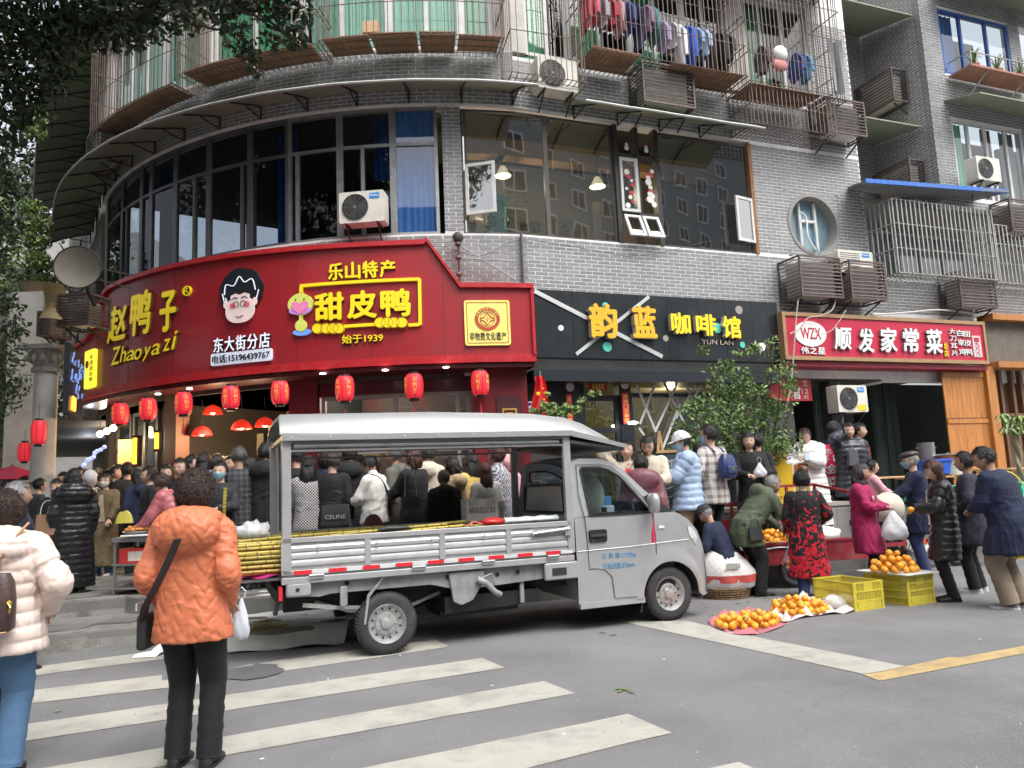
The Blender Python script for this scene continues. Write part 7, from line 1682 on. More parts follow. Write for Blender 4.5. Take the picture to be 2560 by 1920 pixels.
 for i in (0,1):
  m.tube([sh[i],(sh[i]+el[i])/2,el[i],(el[i]+wr[i])/2,wr[i]],[.048,.042,.036,.032,.024],8)
  sx=-1 if i==0 else 1
  if hands:
   d=(wr[i]-el[i]).normalized()
   a=arms[i] if isinstance(arms[i],str) else 'x'
   if a in('pocket','back'): continue
   up=Vector((sx,0,.0)) if a in('down','carry') else ud if a not in('ear','hair') else Vector((sx,0,0))
   d2=(d+Vector((0,0,-.1))).normalized() if a!='down' else d
   add_hand(m,wr[i],d2,up,-1 if i==0 else 1,{'down':.35,'carry':1.1,'hold':1.0,'front':.9,'phone':.9,'ear':.8}.get(a,.7),.4,.98)
  m.tube([hj[i],(hj[i]+kn[i])/2,kn[i],(kn[i]+ft[i])/2,ft[i]],[.07,.065,.048,.045,.035],8)
 sk=m.build('body',SKIN[skin],t,smooth=1.4)
 # face
 if face:
  e=MB()
  for sx in (-1,1): e.sph((0,0,0),(.0135,.006,.0062 if H>0 else .006),8,6,Mh@Matrix.Translation((sx*.031*hs,.0835*hs,.004*hs)))
  e.build('eyes',M_eye,t)
  b_=MB()
  for sx in (-1,1): b_.tube([Mh@Vector((sx*.016,.0935,.024)),Mh@Vector((sx*.031,.0925,.029)),Mh@Vector((sx*.048,.083,.023))],[.0025,.0032,.002],6)
  b_.build('eyebrows',hairmat(hc if hc!='grey' else 'dgrey'),t)
  if not mask:
   l=MB(); l.sph((0,0,0),(.021,.007,.0055),10,6,Mh@Matrix.Translation((0,.0945*hs,-.064*hs))); l.build('lips',mat('strong lip',(.5,.04,.05),.4) if 'red lip' in label else M_lip,t)
 if mask:
  mv,mf,md=head_grid(1.0,28,22); keep=[f for f in mf if all(md[i][1]>.15 and -.95<md[i][2]<-.08 for i in f)]; q=MB(); q.add([Mh@(Vector((p[0]*1.1,p[1]*1.09+.004,p[2]*1.04))*hs) for p in mv],keep)
  for sx in (-1,1): q.bar(Mh@Vector((sx*.07,.05,-.02)),Mh@Vector((sx*.082,-.01,-.01)),.004)
  q.build('face_mask',M_maskw if mask=='white' else M_mask,t,smooth=1)
 if glasses:
  q=MB()
  for sx in (-1,1):
   q.tube([Mh@Vector((sx*.031+.022*math.cos(a),.103,.002+.017*math.sin(a))) for a in [2*math.pi*k/12 for k in range(13)]],.0018,4); q.bar(Mh@Vector((sx*.053,.10,.004)),Mh@Vector((sx*.08,-.01,.006)),.003)
  q.bar(Mh@Vector((-.009,.104,.004)),Mh@Vector((.009,.104,.004)),.003); q.build('spectacles',M_iron,t)
 # hair
 def cap_hair(sc,zf,zb,rough,name='hair',mt=None,side=-.25):
  big=rough>.05; hv,hf,hd=head_grid(sc,*((64,48) if big else (44,32))); hd=np.array(hd); P=np.array(hv); n=sn(P,seed,55 if big else 80)*rough+sn(P,seed+1,120)*rough*.6+(sn(P,seed+5,230)*rough*.4 if big else sn(P*np.array([1,1,.15]),seed+5,260)*rough*.9)
  P=P*(1+n[:,None])*np.array([1.03,1.0,.955]); P[:,2]+=.003
  lim=np.where(hd[:,1]>.35,zf,np.where(hd[:,1]>-.1,side,zb)); keep=[f for f in hf if all(hd[i][2]>lim[i] for i in f)]
  q=MB(); q.add([Mh@(Vector(p)*hs) for p in P],keep); ok=sorted({i for f in keep for i in f}); P2=P[ok]; N=5200 if (big and vox<.01) else (1000 if big else 420); ix=rg.integers(0,len(P2),N)
  p0=P2[ix]*(1.0+.02*rg.random(N))[:,None]+rg.normal(size=(N,3))*.003; rad=p0/np.linalg.norm(p0,axis=1)[:,None]; crown=np.array([0,-.03,.115]); tg=p0-crown; tg-=rad*(tg*rad).sum(1)[:,None]; tg/=np.linalg.norm(tg,axis=1)[:,None]+1e-6
  if big: tg=rg.normal(size=(N,3)); tg-=rad*(tg*rad).sum(1)[:,None]*.6; tg/=np.linalg.norm(tg,axis=1)[:,None]
  tg+=rg.normal(size=(N,3))*.18; L_=(.02 if big else .022 if zf>.55 else .04)*(.6+.8*rg.random(N))[:,None]; sd=np.cross(tg,rad); sd/=np.linalg.norm(sd,axis=1)[:,None]+1e-6; w_=((.0008 if N>5000 else .0016)+.0012*rg.random(N))[:,None]
  a_=p0-sd*w_;b_=p0+sd*w_; m_=p0+tg*L_*.5+rad*(.006 if big else .0035); e_=p0+tg*L_-rad*(.006 if big else .001)
  MM=np.array(Mh); st=np.stack([a_,b_,m_+sd*w_,m_-sd*w_,e_],1).reshape(-1,3)*hs; st=st@MM[:3,:3].T+MM[:3,3]; k0=len(q.v); q.v+=[tuple(x) for x in st.tolist()]
  for k in range(N): j=k0+5*k; q.f+=[(j,j+1,j+2,j+3),(j+3,j+2,j+4)]; q.m+=[0,0]
  return q.build(name,mt or hairmat(hc),t,smooth=1.5)
 def fall(L,w0,w1,back=.05,th=.035,sx_=1.0):
  q=MB(); c0=hc_+Rh@Vector((0,-.035,.03)); R=[]; K=9
  for k in range(K+1):
   u=k/K; dn=ud*.7+Vector((0,0,.3)); c=c0-dn.normalized()*(L*u)-fd*(back*math.sin(min(1,u*1.5)*1.57)); w=(w0+(w1-w0)*u)*(1-.35*max(0,u-.8)*5*.6); tk=th*(1.0+.35*math.sin(u*3))*(1-.5*u)+.012
   ax=(Rh@Vector((1,0,0)))*(1-u)+xd*u; ax.normalize(); ay=ax.cross(dn).normalized()
   ring=[]
   for j in range(22):
    a=2*math.pi*j/22; wob=1+.07*math.sin(a*5+u*4+seed)+.05*math.sin(a*9-u*3); ring.append(c+ax*math.cos(a)*w*wob+ay*math.sin(a)*tk*wob)
   R.append(ring)
  q.loft(R)
  for k in range(150):
   j=int(rg.integers(0,22)); s0=int(rg.integers(0,K-3)); n_=int(rg.integers(3,K-s0+1)); off=1.02+.06*rg.random(); fr_=rg.random(); pv=None
   for i in range(s0,min(K+1,s0+n_)):
    rg_=R[i]; cc=sum(rg_,Vector((0,0,0)))/22; pt=rg_[j].lerp(rg_[(j+1)%22],fr_); pt=cc+(pt-cc)*(off+.05*math.sin(i+k)); sd_=(rg_[(j+1)%22]-rg_[j]).normalized()*.0022; cur=(pt-sd_,pt+sd_)
    if pv: q.add([pv[0],pv[1],cur[1],cur[0]],[(0,1,2,3)])
    pv=cur
  q.build('hair',hairmat(hc),t,smooth=1.5)
 ms=None
 if hat is None or hat in('cap','beret','capwhite','beanie'):
  if hair=='short': cap_hair(1.12,.5,-.5,.04,side=-.08)
  elif hair=='crop': cap_hair(1.05,.62,-.45,.015,side=.05)
  elif hair=='curly': cap_hair(1.22,.5,-.6,.085,side=-.35); cap_hair(1.17,.45,-.6,.11,side=-.35)
  elif hair=='bob': cap_hair(1.14,.42,-.95,.03,side=-.7); fall(.17,.085,.09,.03,.06)
  elif hair=='long': cap_hair(1.13,.45,-.9,.025,side=-.45); fall(.42,.085,.10,.06,.045)
  elif hair=='long2': cap_hair(1.13,.45,-.9,.025,side=-.6); fall(.34,.09,.11,.05,.05)
  elif hair=='pony':
   cap_hair(1.08,.5,-.5,.02,side=-.1); q=MB(); b0=Mh@Vector((0,-.105,.05)); P=[b0,b0-fd*.05+ud*.0,b0-fd*.07-ud*.08,b0-fd*.06-ud*.2,b0-fd*.05-ud*.28]; q.tube(P,[.02,.032,.034,.025,.008],10); q.build('ponytail',hairmat(hc),t,smooth=1.4)
  elif hair=='bun':
   cap_hair(1.08,.5,-.5,.02,side=-.1); q=MB(); q.sph((0,0,0),(.045,.04,.04),12,8,Mh@Matrix.Translation((0,-.11,.04))); q.build('bun',hairmat(hc),t,smooth=1)
 if hat in('cap','capwhite'):
  M_=M_white if hat=='capwhite' else mat('black cap',(.02,.02,.024),.8)
  q=MB(); hv,hf,hd=head_grid(1.2,28,22); keep=[f for f in hf if all(hd[i][2]>.14 for i in f)]; q.add([Mh@(Vector(p)*hs) for p in hv],keep); hh=q.build('cap',M_,t,smooth=1.2)
  q=MB(); q.grid(lambda u,v:Mh@Vector((.082*math.sin((u-.5)*2.4),.075+.095*v*math.cos((u-.5)*2.2)+.02*math.cos((u-.5)*2.4),.035-.012*v-.03*(u-.5)**2)),10,4); q.build('brim',M_,hh,smooth=1)
 if hat=='beret':
  q=MB(); q.sph((0,0,0),(.105,.13,.05),18,10,Mh@Matrix.Translation((0,.01,.085))@Euler((-.18,0,0)).to_matrix().to_4x4()); q.build('flat_cap',mat('brown leather cap',(.05,.035,.035),.35),t,smooth=1)
  q=MB(); q.grid(lambda u,v:Mh@Vector((.075*math.sin((u-.5)*2.2),.09+.06*v*math.cos((u-.5)*2),.05-.008*v)),8,3); q.build('brim',mat('brown leather cap',(.05,.035,.035),.35),t,smooth=1)
 if hat in('beanie','hoodup'):
  q=MB(); hv,hf,hd=head_grid(1.16 if hat=='beanie' else 1.28,28,22); keep=[f for f in hf if all(hd[i][2]>.25 or (hd[i][1]<(.35 if hat=='hoodup' else -5)) for i in f)]; q.add([Mh@(Vector(p)*hs) for p in hv],keep); q.build('hood' if hat=='hoodup' else 'knit_hat',(coat if hat=='hoodup' else mat('black knit',(.02,.02,.022),.95,bump=.5)) if not isinstance(hat,tuple) else hat[1],t,smooth=1.2)
 # trousers
 tm=trouser or cloth('black trousers',(.01,.01,.011))
 q=MB(); n=16
 for i in (0,1):
  P=[hj[i]+Vector((0,0,.04)),hj[i],(hj[i]*2+kn[i])/3,(hj[i]+2*kn[i])/3,kn[i],(kn[i]*2+ft[i])/3,(kn[i]+2*ft[i])/3,ft[i],ft[i]-(ft[i]-kn[i]).normalized()*-.03]
  P=smooth_pts([tuple(p) for p in P],4); L=len(P); fl=flare
  rad=[(.105 if k/L<.15 else .105-.035*min(1,(k/L-.15)/.4)-.006*max(0,(k/L-.55)))*B*(1+(fl-1)*max(0,k/L-.5)*2)+.0022*math.sin(k*2.1+seed)+.002*math.sin(k*3.7) for k in range(L)]
  q.tube(P,rad,n,flat=1.0)
 q.loft([elring(sp(z),xd,fd,a*B,b*B,18) for z,a,b in ((.80,.12,.09),(.86,.175,.125),(.93,.172,.12),(1.03,.15,.105))])
 q.build('trousers',tm,t,smooth=1.2)
 # shoes
 if feet:
  for i in (0,1):
   f=ft[i]; q=MB(); R=[]
   for k,(y,w,h,z0) in enumerate(((-.075,.026,.06,.0),(-.06,.037,.085,0),(-.02,.038,.095,0),(.05,.042,.07,0),(.11,.048,.05,0),(.16,.043,.04,.004),(.185,.02,.022,.008))):
    c=Vector((f.x,f.y+y,f.z-.08+z0)); R.append([c+Vector((w*math.cos(a),0,(h/2)+(h/2)*math.sin(a)) if abs(math.sin(a))>-2 else 0) for a in [2*math.pi*j/12 for j in range(12)]])
   q.loft(R); so=q.build('shoe',shoe or M_shoe,t,smooth=1)
   q=MB(); R=[[Vector((f.x+w*sx,f.y+y,f.z-.08+z)) for sx,z in ((-1,0),(1,0),(1,.022),(-1,.022))] for y,w in ((-.08,.03),(-.05,.042),(.05,.045),(.12,.052),(.17,.042),(.192,.02))]; q.loft(R); q.build('sole',M_sole if shoe is not None and shoe is not M_shoe else M_trim,so)
 # coat: torso and sleeves merged into one garment surface
 cm=coat or cloth('black wool',(.018,.018,.02)); th=.02 if style!='puffer' else .034
 rem=[]
 # pieces to merge
 q=MB(); hem=.90-coatlen+.28 if not sit else .86
 zs=[1.455,1.44,1.41,1.36,1.28,1.18,1.08,.98,.9]; ws=[.062,.085,.135,.178,.182,.170,.160,.170,.18]; ds=[.06,.068,.088,.108,.122,.12,.115,.122,.128]
 R=[elring(sp(z,-.004 if z>1.3 else 0),xd,fd,(w+th)*B*.98,(d+th)*B,22,2.3) for z,w,d in zip(zs,ws,ds)]
 zz=.82; kk=0
 mid=(kn[0]+kn[1])/2
 while zz>=hem-.001:
  u=(.9-zz)/.44; lo=hip-Vector((0,0,1))*(.9-zz)*1.0 if not sit else hip+ (mid-hip).normalized()*(.9-zz); wid=.185+.02*u+(.05*u if legs=='walk' else 0); R.append(elring(lo+ (Vector((0,(mid.y)*u*.5,0)) if not sit else Vector((0,0,0))),xd,Vector((0,1,0)) if not sit else fd,(wid+th)*B*(1+.05*u),(.135+.02*u+th)*B,22,2.3)); zz-=.08
 q.loft(R)
 slv=[]
 for i in (0,1):
  a=arms[i] if isinstance(arms[i],str) else 'x'
  P=smooth_pts([tuple(p) for p in (sh[i]-xd*(.03 if i else -.03)+ud*.0,sh[i],(sh[i]*2+el[i])/3,(sh[i]+2*el[i])/3,el[i],(el[i]*2+wr[i])/3,(el[i]+2*wr[i])/3,wr[i]+(wr[i]-el[i]).normalized()*.0)],3); L=len(P); r0=.062+th*.8; r1=.038+th*.7
  q.tube(P,[(r0+(r1-r0)*min(1,k/L*1.15)+(.008 if abs(k/L-.55)<.1 else 0))*B**.5 for k in range(L)],14); slv.append(np.array(P))
 if hood:
  hbk=sp(1.40,-.12); R=[]
  q.sph(tuple(sp(1.39,-.125)),(.135*B*hood,.085*hood,.10*hood),16,12); q.sph(tuple(sp(1.455,-.06)),(.13*B*hood,.10*hood,.055*hood),16,10)
 if collar: q.loft([elring(neck+ud*z,xd,fd,a,b,18) for z,a,b in ((-.05,.09,.085),(.0,.082,.08),(.05,.078,.078),(.075,.07,.07))])
 me=bpy.data.meshes.new('c'); me.from_pydata([tuple(v) for v in q.v],[],q.f); fixn(me); ob=bpy.data.objects.new('c',me); COL.objects.link(ob)
 r_=ob.modifiers.new('r','REMESH'); r_.mode='VOXEL'; r_.voxel_size=vox; s_=ob.modifiers.new('s','SMOOTH'); s_.iterations=4; s_.factor=.6
 dg=bpy.context.evaluated_depsgraph_get(); ev=ob.evaluated_get(dg).to_mesh(); nv=len(ev.vertices); co=np.empty(nv*3,np.float32); no=np.empty(nv*3,np.float32); ev.vertices.foreach_get('co',co); ev.vertices.foreach_get('normal',no); co=co.reshape(-1,3).astype(float); no=no.reshape(-1,3).astype(float)
 F=[tuple(p.vertices) for p in ev.polygons]; ob.evaluated_get(dg).to_mesh_clear(); bpy.data.objects.remove(ob); bpy.data.meshes.remove(me)
 # length coordinate down the garment for quilting and folds
 hipn=np.array(hip); udn=np.array(ud); tt=(co-hipn)@udn; xx=(co-hipn)@np.array(xd); arm=np.full(nv,9.)
 ta=tt.copy()
 for P in slv:
  d2=((co[:,None,:]-P[None,4:])**2).sum(2); k=d2.argmin(1); dm=np.sqrt(d2.min(1)); seg=np.linalg.norm(np.diff(P[4:],axis=0),axis=1); cum=np.concatenate([[0],np.cumsum(seg)]);
  use=(dm<.11)&(np.abs(xx)>.10) if True else dm<.1
  use&=dm<arm; ta[use]=-cum[k[use]]+ .3; arm[use]=dm[use]
 if style=='puffer':
  pit=.085; ph=(ta+sn(co,seed,9)*.012)/pit; dsp=.017*amp*(np.abs(np.sin(np.pi*ph))**.55-.6)+.006*(1-np.minimum(1,np.abs(sn(co*np.array([1,1,.5]),seed+2,30))*1.6))**2+sn(co,seed+3,70)*.0022
 elif style=='quilt':
  y=ta; xq=np.where(arm<9,co[:,1],xx); tri=np.abs(((xq/.115+.5)%1)-.5)*2; ph=((y-tri*.10)/.105); rd=lambda q,p:(1-np.minimum(1,np.abs(q)*1.6))**p
  dsp=.0095*(np.abs(np.sin(np.pi*ph))**.3-.7)+.0055*rd(sn(co*np.array([.6,.6,1]),seed+2,26),2.2)+sn(co,seed+3,60)*.0022+sn(co,seed+9,120)*.0008
 elif style=='fur': dsp=sn(co,seed,90)*.009+sn(co,seed+1,170)*.006
 else:
  rd=lambda q,p:(1-np.minimum(1,np.abs(q)*1.6))**p
  warp=co+sn(co,seed+7,11)[:,None]*.02; low=np.clip((.12-tt)/.3,0,1)
  s1=sn(warp*np.array([1,1,.22]),seed,22); s2=sn(warp*np.array([.45,.45,1]),seed+2,30); bend=np.exp(-((ta+.02)/.09)**2)*(arm<9)+np.exp(-((tt-.16)/.09)**2)*(arm>=9)
  dsp=amp*(.011*rd(s1,2)*(.35+low)+.011*rd(s2,2.5)*(.3+1.2*bend)+.0035*sn(co,seed+4,55)*.6-.004)
 co=co+no*dsp[:,None]
 me=bpy.data.meshes.new('coat'); me.from_pydata(co.tolist(),[],F); me.materials.append(cm); me.polygons.foreach_set('use_smooth',[True]*len(me.polygons)); me.update()
 link('coat',me,t)
 if fur:
  q=MB(); pts=[sp(1.44,.07*math.cos(a)-.01,.105*math.sin(a))+ud*(.02-.03*math.cos(a)) for a in [2*math.pi*k/20 for k in range(21)]]; q.tube(pts,[.04+.008*math.sin(k*5) for k in range(21)],10); o=q.build('fur_collar',fur,t,smooth=1.4)
  d=o.modifiers.new('sub','SUBSURF'); d.levels=2;d.render_levels=2
  tx=bpy.data.textures.get('furtex') or bpy.data.textures.new('furtex','CLOUDS'); tx.noise_scale=.012; dm=o.modifiers.new('d','DISPLACE'); dm.texture=tx; dm.strength=.03; dm.texture_coords='LOCAL'
 if inner:
  q=MB(); q.grid(lambda u,v:sp(1.42-.5*v,.118+th+.012+(-.055 if v<.12 else 0)+.004*math.sin(v*20),(u-.5)*(.05+.09*v)),6,12); q.build('shirt_front',inner,t,smooth=1)
 if skirt:
  q=MB(); R=[elring(hip+Vector((0,0,z-.9)),xd,Vector((0,1,0)),a,b,24) for z,a,b in ((.98,.15,.12),(.85,.19,.15),(.65,.24,.19),(.5,.27,.22))]; q.loft(R,cap=False); q.build('skirt',skirt,t,smooth=1)
 t.scale=(S_,S_,S_);
 info=dict(t=t,sp=sp,wr=wr,el=el,sh=sh,hc=hc_,Mh=Mh,hip=hip,ft=ft,S=S_,ud=ud,fd=fd,xd=xd)
 def world(p): return Matrix.LocRotScale(Vector(loc),Euler((0,0,-math.radians(head))),Vector((S_,S_,S_)))@Vector(p)
 info['w']=world; info['Mw']=Matrix.LocRotScale(Vector(loc),Euler((0,0,-math.radians(head))),Vector((S_,S_,S_)))
 return info
def hash_(s):
 h=7
 for c in s: h=(h*31+ord(c))%2147483647
 return h
def P_(label,px,py,D,floor,head,H=None,foot=None,**k):
 "place a person by the top of the head in the photo, D metres away, on a floor of the given height"
 p=aty(px,py,D)
 if H is None: H=max(1.35,min(1.85,(p[2]-floor)/1.0+.0))
 lean=k.get('lean',0)
 hd=math.radians(head); off=math.sin(math.radians(lean))*.72*H/1.7+ .02
 loc=(p[0]-math.sin(hd)*off,p[1]-math.cos(hd)*off,floor) if foot is None else foot
 return person(label,loc,head,H,**k)
CB=cloth('black wool',(.011,.011,.013)); CN=cloth('navy cloth',(.011,.017,.045)); JE=cloth('blue denim',(.07,.14,.25),rough=.85,bump=.4); KH=cloth('khaki cloth',(.3,.22,.13)); CW=cloth('white quilted cloth',(.66,.65,.62)); CC=cloth('cream fleece',(.58,.52,.42),bump=.7); PB=mat('black glossy nylon',(.014,.014,.016),.28,var=.1,bump=.25,bscale=30)
# --- the two women in the foreground
W0=person('woman seen from behind in an orange zigzag quilted coat with black cross strap',(-1.91,4.58,0),-3,1.63,arms=(((.185,.08,.94),(.4,-.9,0)),((.185,.09,.94),(.4,-.9,0))),coat=mat('orange nylon',(.54,.155,.07),.55,var=.06,bump=.2,bscale=26),style='quilt',coatlen=.50,hair='curly',hc='brown',build=1.06,hood=1.42,vox=.0068,yaw=8,nod=6,legs='stand',skin=1,amp=1.2)
W1=person('woman at the left edge in a cream white puffer jacket with a brown leather backpack',(-3.05,4.6,0),-10,1.56,arms=(((.24,.1,.95),(.8,-.6,0)),((.24,.12,.98),(.8,-.6,0))),coat=mat('cream white nylon',(.7,.58,.52),.42,var=.04,bump=.2,bscale=18),style='puffer',coatlen=.46,hair='curly',hc='brown',build=1.2,hood=1.3,vox=.0095,trouser=JE,yaw=-10,amp=.8)
# --- the queue behind the pickup, from the left
UF=.34
Q=[]
def q(*a,**k):
 return P_(*a,**k)
q('big man in a plain black hooded coat by the rear posts of the pickup',667,1112,10.0,UF,0,coat=CB,hood=1.1,build=1.15,coatlen=.8)
q('man with cropped hair in a dark tweed check coat, back turned, left of the pickup',597,1122,9.9,UF,-25,coat=cloth('dark tweed',(.025,.025,.03),'plaid',(.07,.075,.085),95.),hair='crop',hc='dgrey',coatlen=.95,skin=1)
q('woman facing the street in a pale blue mask and a dark speckled coat',550,1160,9.6,UF,178,coat=cloth('speckled dark',(.02,.02,.025),'dots',(.15,.14,.14),60.),face=True,mask='blue',hair='pony',arms=('front','front'),coatlen=.7)
q('man in spectacles facing the street behind the orange coat',450,1152,11.2,UF,182,coat=CB,face=True,glasses=True,hair='short')
q('young man in profile inside the duck shop doorway',480,1114,12.4,UF,80,coat=CB,face=True,hair='short')
q('person with long black hair in the duck shop doorway, back turned',511,1122,12.0,UF,10,coat=CB,hair='long2')
q('woman with a purple hood and black hair in the duck shop queue',542,1112,12.6,UF,-10,coat=cloth('lilac cloth',(.2,.17,.34)),hood=1.2,hair='bob')
q('man with thin greying hair deepest in the duck shop queue',557,1100,13.2,UF,20,coat=CB,hair='crop',hc='shaved')
q('man in a pale collar beneath the pendant lamps of the duck shop',578,1103,13.0,UF,-160,coat=CN,face=True,hair='short')
q('woman with short dark hair and a tan scarf behind the tweed coat',622,1148,10.6,UF,30,coat=cloth('tan cloth',(.28,.2,.1)),hair='bob')
q('person in a dark coat framed by the first window of the canopy',742,1122,10.4,UF,5,coat=CB,hair='short',coatlen=.8)
q('woman in a houndstooth long coat and black knit hat',771,1147,9.75,UF,-12,coat=cloth('houndstooth',(.5,.5,.5),'check',(.02,.02,.025),165.),hat='beanie',hair='long2',coatlen=1.05,arms=('hold','down'))
q('short brown haired man in a plain black jacket, back turned, behind the cane',832,1135,9.75,UF,8,coat=CB,hair='short',hc='brown',coatlen=.6,face=False)
q('dark figure half hidden left of the brown haired man',817,1126,10.7,UF,20,coat=CN,hair='bob')
q('tall man in a black hooded padded coat, back turned, left of the white jacket',874,1118,10.5,UF,0,coat=CB,hood=1.2,build=1.15,coatlen=.9)
WJ=q('woman with a ponytail in a short white quilted jacket looking down',930,1141,9.7,UF,-70,coat=CW,style='cloth',coatlen=.42,hair='pony',face=True,nod=32,arms=('front','front'),trouser=cloth('grey trousers',(.25,.24,.22)),build=1.08,collar=True,skin=1)
q('man with cropped hair and spectacles in a grey green hooded jacket',984,1122,10.3,UF,-72,coat=cloth('olive grey cloth',(.1,.1,.085)),hair='crop',hc='dgrey',face=True,glasses=True,hood=1.1,skin=1)
BK=q('woman with reddish brown hair in a black jacket holding up a phone',1030,1126,9.75,UF,-55,coat=CB,hair='bob',hc='redbrown',arms=('phone','phone'),coatlen=.6,build=1.05)
q('person in a cream hooded top seen from behind',1072,1118,10.3,UF,15,coat=CC,hood=1.15,hair='short',coatlen=.6)
q('shaven headed old man in a fuzzy black coat bent over the truck bed',1108,1180,9.45,UF,-20,coat=mat('fuzzy black fabric',(.02,.018,.018),.9,bump=.8,bscale=50),style='fur',hair='crop',hc='shaved',skin=2,build=1.1,hood=1.0)
q('woman with a straight black bob in a beige cape coat',1128,1150,9.75,UF,-60,coat=cloth('beige wool',(.42,.31,.19)),hair='bob',face=True,hood=1.0,coatlen=.8)
q('woman with black hair and a yellow jumper right of the beige cape coat',1177,1139,10.3,UF,-35,coat=cloth('ochre knit',(.55,.4,.12)),hair='long2')
q('woman with long reddish brown hair in a white coat behind the plastic basket',1210,1163,9.75,UF,-25,coat=CW,hair='long',hc='redbrown',coatlen=.7)
q('woman with curly brown hair in a white patterned padded jacket',1238,1123,10.1,UF,-75,coat=cloth('white zigzag print',(.5,.5,.53),'check',(.08,.08,.12),120.),style='puffer',amp=.5,hair='curly',hc='redbrown',face=True,collar=True,skin=1)
q('person in a pink hooded jacket behind the curly haired woman',1262,1140,10.7,UF,10,coat=cloth('pink fleece',(.55,.28,.32)),hat='hoodup',hair='none')
# --- right of the cab
TF=.42
q('young woman in a red top and white fluffy coat touching her hair, red lips',1566,1108,10.5,.3,-172,coat=CC,style='fur',arms=('front','hair'),face=True,hair='bun',inner=mat('bright red knit',(.6,.02,.02),.7),build=.98,coatlen=.45,yaw=6)
q('woman in round spectacles and a cream cardigan looking down, red lips',1620,1093,10.3,.35,-158,coat=CC,arms=('front','front'),face=True,glasses=True,hair='bob',nod=20,coatlen=.42,skirt=cloth('white lace',(.6,.58,.55),'dots',(.2,.2,.2),80.))
q('person in a maroon padded jacket with a big hood beside the cab window',1602,1142,9.75,.16,15,coat=mat('maroon nylon',(.14,.045,.06),.45,bump=.3,bscale=20),style='cloth',hood=1.5,build=1.2,coatlen=.6,lean=8)
WC=q('man in a white cap, blue mask and pale blue puffer jacket',1706,1084,10.4,.3,-82,coat=mat('pale blue nylon',(.32,.43,.6),.4,bump=.2,bscale=18),style='puffer',hat='capwhite',mask='blue',face=True,arms=('phone','phone'),trouser=KH,nod=14,build=1.12,coatlen=.5)
q('person in a black padded coat hidden behind the pale blue jacket',1748,1112,11.0,.34,0,coat=PB,style='puffer',coatlen=.9)
PS_=q('man in a brown and white plaid shirt with a navy backpack, face turned left',1770,1068,10.6,.34,-35,coat=cloth('brown plaid',(.52,.5,.47),'plaid',(.2,.16,.15),62.),style='cloth',hair='short',mask='blue',arms=('pocket','pocket'),yaw=-22,coatlen=.5)
BW_=q('young woman in a black coat holding up a white plastic bag',1870,1087,11.0,.42,-168,coat=CB,face=True,hair='bob',arms=('front','front'),coatlen=.8)
q('man in a black jacket beside the woman with the white bag',1893,1088,11.3,.42,50,coat=CB,hair='short',yaw=-20)
WP=q('woman in a long white hooded puffer coat looking at her phone',2011,1075,12.6,.5,-150,coat=mat('white nylon',(.72,.71,.7),.4,bump=.2,bscale=16),style='puffer',hood=1.3,face=True,hair='bun',arms=('phone','front'),nod=20,coatlen=1.0,hc='brown',build=1.25)
MP=q('man in a black padded jacket talking on a phone at his ear',2119,1062,12.6,.5,-175,coat=mat('slate nylon',(.03,.033,.045),.4,bump=.2,bscale=18),style='puffer',face=True,hair='short',arms=('down','ear'),build=1.15,hood=1.1)
q('man in a dark flat cap and mask standing behind the phone caller',2083,1060,13.2,.5,60,coat=CN,hat='cap',mask='blue',face=True)
q('smiling woman with a red collar in the restaurant entrance',2146,1062,13.3,.5,120,coat=cloth('dark maroon cloth',(.05,.015,.025)),face=True,hair='bun',collar=False,inner=mat('bright red knit',(.6,.02,.02),.7))
PG=P_('girl in a pink jacket and white trousers sitting on a green stool',2176,1123,12.3,.5,100,H=1.5,sit=True,coat=cloth('pink jacket cloth',(.6,.32,.36)),face=True,hair='pony',arms=('lap','lap'),trouser=cloth('white trousers',(.62,.6,.56)),shoe=M_shoew)
# --- round the orange tricycle
OM=P_('old man in a black cap and navy jacket sitting beside the pickup bonnet',1758,1235,10.1,.0,-50,H=1.55,sit=True,coat=CN,hat='cap',hair='crop',hc='grey',face=True,nod=28,lean=22,arms=('lap','lap'),trouser=cloth('grey flannel',(.13,.12,.12)),skin=2)
GM=P_('man in an olive green hooded jacket bending over the tricycle load',1918,1203,10.3,.0,78,H=1.66,foot=(2.95,10.0,0),lean=42,coat=cloth('olive green cloth',(.075,.095,.06)),hood=1.15,hair='crop',hc='grey',arms=('reachlow','reachlow'),coatlen=.55,skin=2,nod=15,build=1.15,face=True)
RF=P_('woman with curly black hair in a black coat with red flower pattern, back turned',2002,1184,9.75,.0,12,coat=cloth('black with red flowers',(.012,.012,.014),'floral',(.5,.012,.03),7.),hair='curly',coatlen=.93,arms=('carry','pocket'),build=1.12,trouser=cloth('navy trousers',(.02,.03,.09)),shoe=M_shoew)
MW=P_('grey haired woman in a magenta striped coat with black fur collar holding a clear bag',2152,1165,10.1,.0,128,coat=cloth('magenta stripe',(.33,.015,.085),'stripe',(.22,.01,.06),230.),face=True,hair='bob',hc='dgrey',arms=('front','front'),coatlen=.74,build=1.15,skin=2,yaw=-10,fur=mat('black fur',(.015,.013,.013),.9,bump=.6))
BM=P_('person in a leather flat cap and blue mask with a navy jacket reaching left',2272,1132,11.2,.0,-70,H=1.72,coat=CN,hat='beret',mask='blue',hc='grey',hair='crop',face=True,arms=('reach','pocket'),trouser=cloth('blue trousers',(.03,.045,.12)),lean=4,build=1.1,coatlen=.6)
LB=P_('woman with long reddish hair in a shiny black padded coat peeling an orange',2338,1154,9.0,.0,-72,coat=PB,style='puffer',hair='long',hc='redbrown',face=True,nod=24,arms=('front','front'),coatlen=.74,inner=M_white,build=.95)
